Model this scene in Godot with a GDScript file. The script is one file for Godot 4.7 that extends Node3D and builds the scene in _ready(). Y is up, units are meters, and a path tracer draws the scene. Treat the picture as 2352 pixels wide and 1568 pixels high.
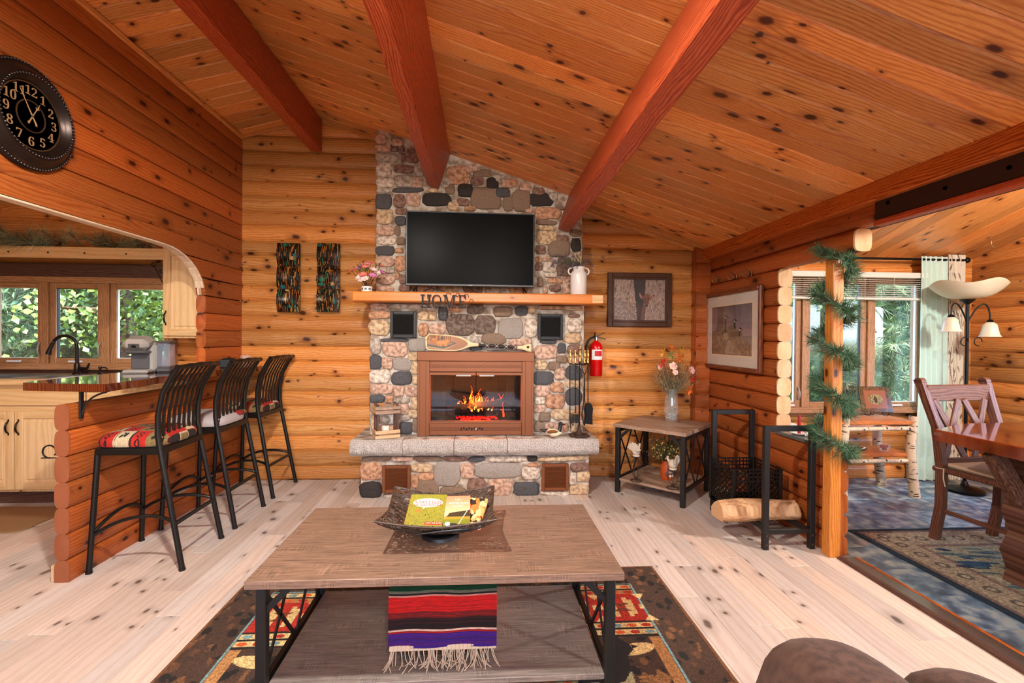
extends Node3D
# A log cabin living room: stone fireplace, bar with stools, coffee table, passage to a dining sunroom.
# Metres, y up; the camera stands at x = z = 0 and looks towards -z.

const BACK := -4.19      # face of the log wall with the fireplace
const LEFT := -2.06      # face of the wall with the arch to the kitchen
const RIGHT := 2.04      # face of the wall to the sunroom
const RIDGE_X := -1.44
const RIDGE_Y := 3.137
const SLOPE_R := 0.315
const SLOPE_L := 0.28
const REAR := 3.2
const ARCH_Y := 1.55
const ARCH_B := 0.30
const SUN_BACK := -4.05
const SUN_RIGHT := 4.5

var rng := RandomNumberGenerator.new()
var T := {}
var MATS := {}
var used_names := {}


func _ready() -> void:
	rng.seed = 11
	camera_and_light()
	make_textures()
	make_materials()
	shell()
	fireplace()
	mantel_things()
	hearth_things()
	wall_things()
	bar_and_stools()
	kitchen()
	coffee_table_things()
	right_corner_things()
	sunroom()
	outside()


func camera_and_light() -> void:
	var cam := Camera3D.new()
	cam.name = "camera"
	add_child(cam)
	cam.position = Vector3(0, 1.25, 0)
	var yaw := deg_to_rad(-3.71)
	var b := Basis(Vector3.UP, yaw) * Basis(Vector3.RIGHT, deg_to_rad(-0.45)) * Basis(Vector3.BACK, 0.0085)
	cam.basis = b
	cam.fov = rad_to_deg(2.0 * atan(784.0 / 1080.0))
	cam.near = 0.05
	cam.far = 200.0
	cam.current = true

	var we := WorldEnvironment.new()
	we.name = "world_environment"
	var e := Environment.new()
	var sky := Sky.new()
	var sm := ProceduralSkyMaterial.new()
	sm.sky_top_color = Color(0.55, 0.70, 0.92)
	sm.sky_horizon_color = Color(0.86, 0.92, 0.97)
	sm.ground_bottom_color = Color(0.20, 0.23, 0.16)
	sm.ground_horizon_color = Color(0.55, 0.60, 0.52)
	sm.sky_energy_multiplier = 1.0
	sm.sun_angle_max = 4.0
	sky.sky_material = sm
	e.background_mode = Environment.BG_SKY
	e.sky = sky
	e.background_energy_multiplier = 11.0
	e.tonemap_mode = Environment.TONE_MAPPER_LINEAR
	e.tonemap_exposure = 1.58
	e.sdfgi_enabled = true
	e.ssao_enabled = true
	e.ssil_enabled = true
	we.environment = e
	add_child(we)

	var sun := DirectionalLight3D.new()
	sun.name = "sun"
	add_child(sun)
	sun.look_at_from_position(Vector3(3.0, 9.0, 1.5), Vector3(0, 0, 0))
	sun.light_color = Color(1.0, 0.95, 0.86)
	sun.light_energy = 8.0
	sun.light_angular_distance = 1.0
	sun.shadow_enabled = true

	# unseen lamps added to replace a flash and brighten the rooms; fittings out of frame
	lamp_omni("flash_fill_light", Vector3(-0.72, 2.50, -1.12), Color(1.0, 0.97, 0.93), 4.6, 0.05)
	lamp_omni("rear_fill_light", Vector3(0.35, 2.42, 1.25), Color(1.0, 0.97, 0.93), 4.0, 0.12)
	lamp_omni("kitchen_fill_light", Vector3(-3.05, 2.02, -1.55), Color(1.0, 0.95, 0.88), 0.55, 0.08)
	lamp_omni("dining_fill_light", Vector3(3.35, 2.25, -1.15), Color(1.0, 0.98, 0.96), 4.5, 0.10)


func lamp_omni(called: String, at: Vector3, colour: Color, energy: float, size: float) -> void:
	var l := OmniLight3D.new()
	l.name = called
	add_child(l)
	l.position = at
	l.light_color = colour
	l.light_energy = energy
	l.light_size = size
	l.omni_range = 14.0
	l.omni_attenuation = 2.0
	l.shadow_enabled = true
const STONES_UPPER := [-104, 2323, 154, 2504, 7, -881, 2836, -796, 2910, 0, -796, 2811, -753, 2883, 1, -753, 2815, -659, 2872, 0, -881, 2772, -757, 2824, 0, -753, 2774, -697, 2811, 4, -685, 2776, -646, 2818, 4, -676, 2694, -639, 2762, 4, -637, 2689, -525, 2798, 4, -883, 2692, -690, 2759, 1, -876, 2565, -751, 2678, 9, -735, 2601, -567, 2665, 4, -871, 2484, -725, 2553, 9, -717, 2488, -580, 2579, 1, -580, 2478, -493, 2570, 0, -568, 2578, -490, 2666, 1, -742, 2443, -493, 2479, 5, -870, 2431, -763, 2467, 1, -878, 2301, -750, 2419, 5, -733, 2317, -638, 2423, 4, -626, 2329, -514, 2439, 0, -502, 2336, -259, 2443, 6, -446, 2446, -372, 2479, 2, -305, 2519, -112, 2675, 3, -347, 2488, -269, 2569, 1, -308, 2437, -233, 2518, 7, -100, 2518, 4, 2589, 4, -204, 2420, -83, 2525, 6, -78, 2584, 4, 2634, 7, -207, 2344, -111, 2403, 4, -285, 2303, -198, 2375, 2, -150, 2302, -58, 2339, 3, -716, 2267, -621, 2307, 4, -865, 2264, -737, 2294, 2, 32, 2485, 130, 2585, 6, 112, 2424, 227, 2499, 5, 160, 2506, 248, 2564, 0, 170, 2312, 259, 2433, 7, 249, 2312, 401, 2488, 7, 390, 2361, 596, 2466, 6, 356, 2299, 436, 2333, 0, 436, 2252, 660, 2348, 3, 450, 2205, 624, 2240, 7, 459, 2156, 611, 2196, 2, 625, 2067, 724, 2118, 4, 754, 2161, 836, 2223, 1, 614, 2332, 686, 2357, 7, -869, 2174, -740, 2285, 2, -712, 2261, -628, 2300, 4, -718, 2170, -628, 2247, 5, -870, 2085, -726, 2160, 0, -722, 2087, -677, 2163, 7, -870, 2008, -712, 2073, 9, -704, 2010, -640, 2070, 7, -874, 1921, -725, 1996, 5, -717, 1943, -653, 1979, 3, -878, 1828, -725, 1909, 0, -718, 1795, -630, 1917, 3, -855, 1774, -787, 1821, 9, -785, 1775, -720, 1822, 1, -866, 1680, -717, 1766, 0, -715, 1726, -683, 1785, 3, -681, 1690, -629, 1762, 4, -865, 1625, -725, 1668, 0, -681, 1627, -588, 1680, 4, 454, 2038, 626, 2152, 2, 450, 1956, 531, 2029, 4, 553, 1937, 741, 2072, 7, 625, 2045, 724, 2110, 4, 752, 1985, 829, 2092, 6, 738, 2112, 838, 2169, 7, 446, 1887, 503, 1932, 3, 446, 1820, 506, 1881, 4, 511, 1802, 628, 1892, 9, 510, 1898, 565, 1933, 0, 522, 1763, 628, 1797, 9, 468, 1684, 510, 1763, 7, 553, 1715, 675, 1752, 3, 567, 1646, 660, 1701, 4, 680, 1629, 764, 1772, 0, 515, 1626, 549, 1685, 0, 632, 1778, 753, 1930, 7, 766, 1780, 841, 1979, 2, 768, 1630, 843, 1773, 0]
const STONES_MIDDLE := [-906, 1474, -764, 1519, 0, -743, 1482, -451, 1514, 9, -912, 1395, -739, 1458, 3, -912, 1262, -741, 1379, 2, -515, 1385, -368, 1463, 2, -511, 1258, -435, 1362, 3, -425, 1274, -299, 1356, 0, -351, 1386, -278, 1494, 5, -289, 1268, -61, 1437, 8, -261, 1456, -163, 1513, 3, -121, 1447, 18, 1515, 8, -900, 1111, -815, 1240, 1, -809, 1210, -592, 1237, 5, -798, 1091, -598, 1208, 0, -592, 1135, -449, 1242, 10, -595, 1059, -513, 1120, 2, -899, 989, -807, 1100, 5, -804, 993, -718, 1079, 0, -715, 979, -569, 1072, 10, -566, 947, -512, 1048, 2, -899, 874, -739, 983, 9, -725, 860, -568, 968, 5, -558, 867, -511, 929, 2, -898, 788, -714, 863, 0, -707, 766, -625, 852, 0, -618, 766, -511, 853, 0, -898, 716, -781, 777, 5, -774, 716, -710, 773, 3, -685, 712, -582, 752, 1, -568, 665, -510, 759, 2, -588, 592, -509, 658, 2, -822, 543, -737, 608, 1, -659, 571, -573, 614, 1, -556, 477, -509, 585, 7, -659, 462, -558, 557, 5, -660, 622, -588, 705, 0, -886, 622, -666, 705, 3, -886, 464, -829, 608, 2, -822, 463, -665, 536, 0, 94, 1425, 252, 1507, 7, 273, 1437, 377, 1513, 5, 383, 1456, 435, 1510, 2, 461, 1488, 675, 1515, 3, 683, 1483, 836, 1514, 2, -61, 1277, 111, 1432, 8, 139, 1243, 338, 1409, 10, 358, 1255, 459, 1411, 9, 717, 1424, 814, 1452, 4, 710, 1298, 834, 1415, 9, 688, 1210, 827, 1293, 2, 485, 1205, 619, 1233, 5, 1, 1190, 199, 1287, 7, 228, 1192, 412, 1242, 0, 434, 1080, 624, 1188, 0, 630, 1128, 701, 1205, 5, 712, 1121, 828, 1198, 4, 623, 1047, 709, 1105, 7, 716, 1033, 833, 1110, 0, 442, 991, 543, 1067, 2, 550, 984, 650, 1053, 7, 432, 866, 596, 972, 5, 602, 907, 692, 1002, 0, 702, 907, 837, 1021, 5, 433, 770, 567, 858, 0, 574, 803, 686, 881, 3, 696, 844, 831, 899, 2, 534, 667, 694, 781, 3, 438, 704, 527, 763, 9, 438, 634, 528, 697, 0, 704, 693, 836, 833, 5, 579, 574, 788, 660, 2, 483, 560, 573, 630, 7, 435, 568, 476, 627, 1, 528, 471, 640, 549, 0, 647, 471, 722, 545, 3, 440, 472, 522, 553, 7, 729, 471, 834, 560, 2, 791, 574, 841, 685, 3, -93, 1203, -2, 1261, 1, -92, 1145, 3, 1181, 5, 10, 1147, 221, 1182, 10, 228, 1148, 420, 1183, 0]
const STONES_BASE := [-933, 139, -761, 268, 3, -936, -1, -765, 120, 6, -536, 195, -379, 256, 2, -480, 130, -370, 187, 3, -539, 72, -488, 175, 3, -367, 81, -162, 272, 10, -501, 1, -331, 132, 7, -315, -10, -110, 74, 7, -154, 140, -55, 257, 0, -98, 22, 44, 136, 4, 52, -2, 247, 134, 0, -48, 140, 320, 260, 10, 264, -1, 464, 106, 5, 328, 130, 476, 227, 9, 371, 230, 475, 254, 3, 716, 191, 866, 253, 4, 769, 108, 872, 187, 2, 708, 83, 762, 179, 9, 713, 3, 868, 76, 2, 482, 1, 705, 32, 9, -752, -4, -551, 28, 1, -101, -12, 45, 15, 7, -921, 285, -695, 319, 7, -691, 284, -527, 317, 0, -523, 282, -299, 316, 7, -295, 280, -99, 314, 4, -95, 274, 34, 312, 5, 42, 271, 366, 311, 9, 370, 273, 449, 311, 6, 453, 276, 866, 310, 2]


# ---------------------------------------------------------------- mesh building

class MB:
	var v := PackedVector3Array()
	var n := PackedVector3Array()
	var t := PackedVector2Array()
	var c := PackedColorArray()
	var x := Transform3D()
	var us := Vector2(0.5, 1.92)      # texture repeats per metre along and across the grain
	var uo := Vector2()
	var col := Color.WHITE
	var tinted := false

	func put(p: Vector3, nn: Vector3, uv: Vector2) -> void:
		v.append(x * p)
		n.append((x.basis * nn).normalized())
		t.append(uv + uo)
		if tinted:
			c.append(col)

	func tri(a: Vector3, b: Vector3, d: Vector3, ua := Vector2(), ub := Vector2(), ud := Vector2()) -> void:
		var nn := (b - a).cross(d - a)
		put(a, nn, ua)
		put(d, nn, ud)
		put(b, nn, ub)

	func tri_n(a: Vector3, b: Vector3, d: Vector3, na: Vector3, nb: Vector3, nd: Vector3, ua := Vector2(), ub := Vector2(), ud := Vector2()) -> void:
		put(a, na, ua)
		put(d, nd, ud)
		put(b, nb, ub)

	func quad(a: Vector3, b: Vector3, d: Vector3, e: Vector3, ua := Vector2(), ub := Vector2(1, 0), ud := Vector2(1, 1), ue := Vector2(0, 1)) -> void:
		tri(a, b, d, ua, ub, ud)
		tri(a, d, e, ua, ud, ue)

	func quad_out(p: Array, out: Vector3, uv: Array) -> void:
		if (p[1] - p[0]).cross(p[2] - p[0]).dot(out) >= 0.0:
			quad(p[0], p[1], p[2], p[3], uv[0], uv[1], uv[2], uv[3])
		else:
			quad(p[3], p[2], p[1], p[0], uv[3], uv[2], uv[1], uv[0])

	func face_uv(p: Vector3, k: int, g: int) -> Vector2:
		if k == g:
			return Vector2(p[(g + 1) % 3] * us.x * 0.3, p[(g + 2) % 3] * us.y)
		return Vector2(p[g] * us.x, p[3 - g - k] * us.y)

	# a box with chamfered edges; the grain runs along axis g (the longest if left out)
	func box(at: Vector3, s: Vector3, bev := 0.0, g := -1) -> void:
		var h := s * 0.5
		var b := minf(bev, minf(h.x, minf(h.y, h.z)) * 0.9)
		if g < 0:
			g = s.max_axis_index()
		for k in 3:
			var i := (k + 1) % 3
			var j := (k + 2) % 3
			for sg in [-1.0, 1.0]:
				var q := []
				var uv := []
				for ij in [[-1, -1], [1, -1], [1, 1], [-1, 1]]:
					var p := Vector3()
					p[k] = sg * h[k]
					p[i] = ij[0] * (h[i] - b)
					p[j] = ij[1] * (h[j] - b)
					q.append(p + at)
					uv.append(face_uv(p, k, g))
				var o := Vector3()
				o[k] = sg
				quad_out(q, o, uv)
			if b <= 0.0:
				continue
			for si in [-1.0, 1.0]:
				for sj in [-1.0, 1.0]:
					var q := []
					var uv := []
					for e in [[0, -1], [0, 1], [1, 1], [1, -1]]:
						var p := Vector3()
						p[k] = e[1] * (h[k] - b)
						p[i] = si * (h[i] - (b if e[0] else 0.0))
						p[j] = sj * (h[j] - (0.0 if e[0] else b))
						q.append(p + at)
						uv.append(face_uv(p, i if k != g else i, g) if i != g else face_uv(p, j, g))
					var o := Vector3()
					o[i] = si
					o[j] = sj
					quad_out(q, o, uv)
		if b > 0.0:
			for sx in [-1.0, 1.0]:
				for sy in [-1.0, 1.0]:
					for sz in [-1.0, 1.0]:
						var s3 := Vector3(sx, sy, sz)
						var pa := s3 * (h - Vector3(0, b, b)) + at
						var pb := s3 * (h - Vector3(b, 0, b)) + at
						var pc := s3 * (h - Vector3(b, b, 0)) + at
						if (pb - pa).cross(pc - pa).dot(s3) >= 0.0:
							tri(pa, pb, pc)
						else:
							tri(pa, pc, pb)

	# a bar of rectangular section from a to b
	func bar(a: Vector3, b: Vector3, w: float, d: float, bev := 0.0, up := Vector3.UP) -> void:
		var keep := x
		var f := (b - a).normalized()
		if absf(f.dot(up)) > 0.98:
			up = Vector3.RIGHT if absf(f.x) < 0.9 else Vector3.BACK
		var r := up.cross(f).normalized()
		x = x * Transform3D(Basis(r, f.cross(r), f), (a + b) * 0.5)
		box(Vector3(), Vector3(w, d, a.distance_to(b)), bev, 2)
		x = keep

	# smooth grid of points, rows of equal length
	func grid(P: Array, wrap_u := false, wrap_v := false, uvk := Vector2(1, 1)) -> void:
		var R := P.size()
		var C: int = P[0].size()
		var N := []
		for i in R:
			var row := PackedVector3Array()
			for j in C:
				var a: Vector3 = P[(i + 1) % R if wrap_v else mini(i + 1, R - 1)][j] - P[(i - 1 + R) % R if wrap_v else maxi(i - 1, 0)][j]
				var b: Vector3 = P[i][(j + 1) % C if wrap_u else mini(j + 1, C - 1)] - P[i][(j - 1 + C) % C if wrap_u else maxi(j - 1, 0)]
				var nn := b.cross(a)
				if nn.length_squared() < 1e-16:
					var c2: Vector3 = P[mini(i + 1, R - 1)][(j + C / 4) % C] - P[maxi(i - 1, 0)][(j + C / 4) % C]
					nn = Vector3(0, 1, 0) if i > R / 2 else Vector3(0, -1, 0)
					if c2.length_squared() < 1e-14:
						nn = Vector3.UP
				row.append(nn.normalized())
			N.append(row)
		for i in (R if wrap_v else R - 1):
			var i2 := (i + 1) % R
			for j in (C if wrap_u else C - 1):
				var j2 := (j + 1) % C
				var u0 := Vector2(float(j) / C * uvk.x, float(i) / R * uvk.y)
				var u1 := Vector2(float(j + 1) / C * uvk.x, float(i) / R * uvk.y)
				var u2 := Vector2(float(j + 1) / C * uvk.x, float(i + 1) / R * uvk.y)
				var u3 := Vector2(float(j) / C * uvk.x, float(i + 1) / R * uvk.y)
				tri_n(P[i][j], P[i][j2], P[i2][j2], N[i][j], N[i][j2], N[i2][j2], u0, u1, u2)
				tri_n(P[i][j], P[i2][j2], P[i2][j], N[i][j], N[i2][j2], N[i2][j], u0, u2, u3)

	# round tube along a path; r is a number or one radius for each point
	func tube(path: Array, r, sides := 8, caps := true, uvk := Vector2(1, 1)) -> void:
		var m := path.size()
		var rows := []
		var f0: Vector3 = (path[1] - path[0]).normalized()
		var up := Vector3.UP if absf(f0.y) < 0.9 else Vector3.RIGHT
		for i in m:
			var f: Vector3 = (path[mini(i + 1, m - 1)] - path[maxi(i - 1, 0)]).normalized()
			var r1 := up.cross(f).normalized()
			up = f.cross(r1).normalized()
			var rad: float = r[i] if r is Array else r
			var row := PackedVector3Array()
			for k in sides:
				var a := TAU * k / sides
				row.append(path[i] + (r1 * cos(a) + up * sin(a)) * rad)
			rows.append(row)
		grid(rows, true, false, uvk)
		if caps:
			for e in [0, m - 1]:
				for k in sides:
					var p0: Vector3 = rows[e][k]
					var p1: Vector3 = rows[e][(k + 1) % sides]
					if e == 0:
						tri(path[e], p1, p0, Vector2(.5, .5), Vector2(.6, .5), Vector2(.5, .6))
					else:
						tri(path[e], p0, p1, Vector2(.5, .5), Vector2(.6, .5), Vector2(.5, .6))

	# body of revolution about y; profile of Vector2(radius, height) from bottom to top
	func lathe(prof: Array, seg := 20, sx := 1.0, sz := 1.0) -> void:
		var m := prof.size()
		var L := 0.0
		for i in m - 1:
			var a: Vector2 = prof[i]
			var b: Vector2 = prof[i + 1]
			if a.is_equal_approx(b):
				continue
			var d := (b - a).normalized()
			var nn := Vector2(d.y, -d.x)
			var na := nn
			var nb := nn
			if i > 0:
				var dp: Vector2 = (a - prof[i - 1]).normalized()
				if dp.dot(d) > 0.6:
					na = Vector2((d + dp).y, -(d + dp).x).normalized()
			if i < m - 2:
				var dn: Vector2 = (prof[i + 2] - b).normalized()
				if dn.dot(d) > 0.6:
					nb = Vector2((d + dn).y, -(d + dn).x).normalized()
			var L2 := L + a.distance_to(b)
			for k in seg:
				var t0 := TAU * k / seg
				var t1 := TAU * (k + 1) / seg
				var c0 := Vector3(cos(t0) * sx, 0, -sin(t0) * sz)
				var c1 := Vector3(cos(t1) * sx, 0, -sin(t1) * sz)
				var u0 := float(k) / seg
				var u1 := float(k + 1) / seg
				var A := c0 * a.x + Vector3(0, a.y, 0)
				var B := c1 * a.x + Vector3(0, a.y, 0)
				var D := c1 * b.x + Vector3(0, b.y, 0)
				var E := c0 * b.x + Vector3(0, b.y, 0)
				var y := Vector3.UP
				if a.x > 1e-5:
					tri_n(A, B, D, c0 * na.x + y * na.y, c1 * na.x + y * na.y, c1 * nb.x + y * nb.y, Vector2(u0, L), Vector2(u1, L), Vector2(u1, L2))
				if b.x > 1e-5:
					tri_n(A, D, E, c0 * na.x + y * na.y, c1 * nb.x + y * nb.y, c0 * nb.x + y * nb.y, Vector2(u0, L), Vector2(u1, L2), Vector2(u0, L2))
			L = L2

	func ball(at: Vector3, r: Vector3, seg := 12, rings := 7) -> void:
		var keep := x
		x = x * Transform3D(Basis(), at)
		var prof := []
		for i in rings + 1:
			var a := -PI / 2 + PI * i / rings
			prof.append(Vector2(maxf(cos(a), 0.0) * r.x, sin(a) * r.y))
		lathe(prof, seg, 1.0, r.z / r.x)
		x = keep

	# polygon in the xy plane (counter-clockwise) pulled from z = 0 to z = d, front edge chamfered
	func slab(poly: PackedVector2Array, d: float, bev := 0.0, uvk := Vector2(1, 1), uv0 := Vector2()) -> void:
		if Geometry2D.is_polygon_clockwise(poly):
			poly.reverse()
		var front := poly
		if bev > 0.0:
			var off := Geometry2D.offset_polygon(poly, -bev)
			if off.size() == 1 and off[0].size() == poly.size():
				front = off[0]
				if Geometry2D.is_polygon_clockwise(front):
					front.reverse()
				var best := 0
				for k in front.size():
					if front[k].distance_to(poly[0]) < front[best].distance_to(poly[0]):
						best = k
				var turned := PackedVector2Array()
				for k in front.size():
					turned.append(front[(k + best) % front.size()])
				front = turned
			else:
				bev = 0.0
		var ix := Geometry2D.triangulate_polygon(front)
		for k in range(0, ix.size(), 3):
			var p := [front[ix[k]], front[ix[k + 1]], front[ix[k + 2]]]
			if (p[1] - p[0]).cross(p[2] - p[0]) < 0.0:
				p = [p[0], p[2], p[1]]
			tri(Vector3(p[0].x, p[0].y, d), Vector3(p[1].x, p[1].y, d), Vector3(p[2].x, p[2].y, d), (p[0] - uv0) * uvk, (p[1] - uv0) * uvk, (p[2] - uv0) * uvk)
		ix = Geometry2D.triangulate_polygon(poly)
		for k in range(0, ix.size(), 3):
			var p := [poly[ix[k]], poly[ix[k + 1]], poly[ix[k + 2]]]
			if (p[1] - p[0]).cross(p[2] - p[0]) < 0.0:
				p = [p[0], p[2], p[1]]
			tri(Vector3(p[0].x, p[0].y, 0), Vector3(p[2].x, p[2].y, 0), Vector3(p[1].x, p[1].y, 0), (p[0] - uv0) * uvk, (p[2] - uv0) * uvk, (p[1] - uv0) * uvk)
		var m := poly.size()
		for k in m:
			var a := poly[k]
			var b := poly[(k + 1) % m]
			var zb := d - bev
			quad(Vector3(a.x, a.y, 0), Vector3(b.x, b.y, 0), Vector3(b.x, b.y, zb), Vector3(a.x, a.y, zb), (a - uv0) * uvk, (b - uv0) * uvk, (b - uv0) * uvk, (a - uv0) * uvk)
			if bev > 0.0:
				var fa := front[k]
				var fb := front[(k + 1) % m]
				quad(Vector3(a.x, a.y, zb), Vector3(b.x, b.y, zb), Vector3(fb.x, fb.y, d), Vector3(fa.x, fa.y, d), (a - uv0) * uvk, (b - uv0) * uvk, (fb - uv0) * uvk, (fa - uv0) * uvk)

	# closed section in the (y, z) plane pulled along x from x0 to x1, with soft shading on its curves
	func prism(sec: PackedVector2Array, x0: float, x1: float) -> void:
		var m := sec.size()
		var area := 0.0
		for k in m:
			area += sec[k].cross(sec[(k + 1) % m])
		if area < 0.0:
			sec.reverse()
		var L := 0.0
		var N := []
		for k in m:
			var d := (sec[(k + 1) % m] - sec[k]).normalized()
			N.append(Vector2(d.y, -d.x))
		for k in m:
			var a := sec[k]
			var b := sec[(k + 1) % m]
			var na: Vector2 = N[k]
			var nb: Vector2 = N[k]
			if N[(k + m - 1) % m].dot(N[k]) > 0.75:
				na = (N[(k + m - 1) % m] + N[k]).normalized()
			if N[(k + 1) % m].dot(N[k]) > 0.75:
				nb = (N[(k + 1) % m] + N[k]).normalized()
			var L2 := L + a.distance_to(b)
			var A := Vector3(x0, a.x, a.y)
			var B := Vector3(x0, b.x, b.y)
			var D := Vector3(x1, b.x, b.y)
			var E := Vector3(x1, a.x, a.y)
			var n1 := Vector3(0, na.x, na.y)
			var n2 := Vector3(0, nb.x, nb.y)
			tri_n(A, B, D, n1, n2, n2, Vector2(x0 * us.x, L * us.y), Vector2(x0 * us.x, L2 * us.y), Vector2(x1 * us.x, L2 * us.y))
			tri_n(A, D, E, n1, n2, n1, Vector2(x0 * us.x, L * us.y), Vector2(x1 * us.x, L2 * us.y), Vector2(x1 * us.x, L * us.y))
			L = L2
		var ix := Geometry2D.triangulate_polygon(sec)
		for k in range(0, ix.size(), 3):
			var p := [sec[ix[k]], sec[ix[k + 1]], sec[ix[k + 2]]]
			if (p[1] - p[0]).cross(p[2] - p[0]) < 0.0:
				p = [p[0], p[2], p[1]]
			tri(Vector3(x1, p[0].x, p[0].y), Vector3(x1, p[1].x, p[1].y), Vector3(x1, p[2].x, p[2].y), p[0] * us.y * 0.3, p[1] * us.y * 0.3, p[2] * us.y * 0.3)
			tri(Vector3(x0, p[0].x, p[0].y), Vector3(x0, p[2].x, p[2].y), Vector3(x0, p[1].x, p[1].y), p[0] * us.y * 0.3, p[2] * us.y * 0.3, p[1] * us.y * 0.3)

	func mesh() -> ArrayMesh:
		var a := []
		a.resize(Mesh.ARRAY_MAX)
		a[Mesh.ARRAY_VERTEX] = v
		a[Mesh.ARRAY_NORMAL] = n
		a[Mesh.ARRAY_TEX_UV] = t
		if tinted:
			a[Mesh.ARRAY_COLOR] = c
		var am := ArrayMesh.new()
		am.add_surface_from_arrays(Mesh.PRIMITIVE_TRIANGLES, a)
		return am


func numbered(called: String) -> String:
	var k: int = used_names.get(called, 0)
	used_names[called] = k + 1
	return called if k == 0 else "%s_%03d" % [called, k]


func tag(o: Node3D, label: String, category := "", group := "") -> Node3D:
	o.set_meta("label", label)
	if category:
		o.set_meta("category", category)
	if group:
		o.set_meta("group", group)
	return o


func thing(called: String, label: String, category: String, at := Vector3(), turn := 0.0, group := "") -> Node3D:
	var o := Node3D.new()
	o.name = numbered(called)
	add_child(o)
	o.position = at
	o.rotation.y = turn
	return tag(o, label, category, group)


func part(mb: MB, called: String, m: Material, parent: Node3D, label := "") -> MeshInstance3D:
	var o := MeshInstance3D.new()
	o.name = called
	o.mesh = mb.mesh()
	o.material_override = m
	parent.add_child(o, true)
	if label:
		o.set_meta("label", label)
	return o


func solo(mb: MB, called: String, m: Material, label: String, category: String, at := Vector3(), turn := 0.0, group := "") -> MeshInstance3D:
	var o := MeshInstance3D.new()
	o.name = numbered(called)
	o.mesh = mb.mesh()
	o.material_override = m
	add_child(o)
	o.position = at
	o.rotation.y = turn
	tag(o, label, category, group)
	return o


func struct(called: String) -> Node3D:
	var o := Node3D.new()
	o.name = called
	o.set_meta("kind", "structure")
	add_child(o)
	return o


func struct_mesh(mb: MB, called: String, m: Material) -> MeshInstance3D:
	var o := MeshInstance3D.new()
	o.name = called
	o.mesh = mb.mesh()
	o.material_override = m
	o.set_meta("kind", "structure")
	add_child(o)
	return o


func wood_mb() -> MB:
	var mb := MB.new()
	mb.uo = Vector2(rng.randf(), rng.randf() * 0.7)
	return mb


func frame(xa: Vector3, ya: Vector3, za: Vector3, o: Vector3) -> Transform3D:
	return Transform3D(Basis(xa, ya, za), o)


func arc(c: Vector3, r: float, a0: float, a1: float, k: int, ax := Vector3.RIGHT, ay := Vector3.UP) -> Array:
	var p := []
	for i in k + 1:
		var a := lerpf(a0, a1, float(i) / k)
		p.append(c + (ax * cos(a) + ay * sin(a)) * r)
	return p


func bez(a: Vector3, b: Vector3, c: Vector3, d: Vector3, k := 10) -> Array:
	var p := []
	for i in k + 1:
		p.append(a.bezier_interpolate(b, c, d, float(i) / k))
	return p


func rnd(a: float, b: float) -> float:
	return rng.randf_range(a, b)


func rvec(r: float) -> Vector3:
	return Vector3(rnd(-r, r), rnd(-r, r), rnd(-r, r))


func text_part(s: String, size: float, depth: float, m: Material, parent: Node3D, at: Vector3, b := Basis(), serif := true, called := "lettering") -> MeshInstance3D:
	var tm := TextMesh.new()
	var f := SystemFont.new()
	f.font_names = PackedStringArray(["Droid Serif" if serif else "Droid Sans"])
	f.font_weight = 400
	tm.font = f
	tm.text = s
	tm.font_size = 48
	tm.pixel_size = size / 48.0
	tm.depth = depth
	tm.curve_step = 2.0
	var o := MeshInstance3D.new()
	o.name = called
	o.mesh = tm
	o.material_override = m
	parent.add_child(o, true)
	o.transform = Transform3D(b, at)
	return o


# ---------------------------------------------------------------- textures and materials

func noise(seed_: int, freq: float, octaves := 3) -> FastNoiseLite:
	var n := FastNoiseLite.new()
	n.noise_type = FastNoiseLite.TYPE_SIMPLEX_SMOOTH
	n.seed = seed_
	n.frequency = freq
	n.fractal_octaves = octaves
	return n


func to_tex(w: int, h: int, bytes: PackedByteArray) -> ImageTexture:
	return ImageTexture.create_from_image(Image.create_from_data(w, h, false, Image.FORMAT_RGB8, bytes))


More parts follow.
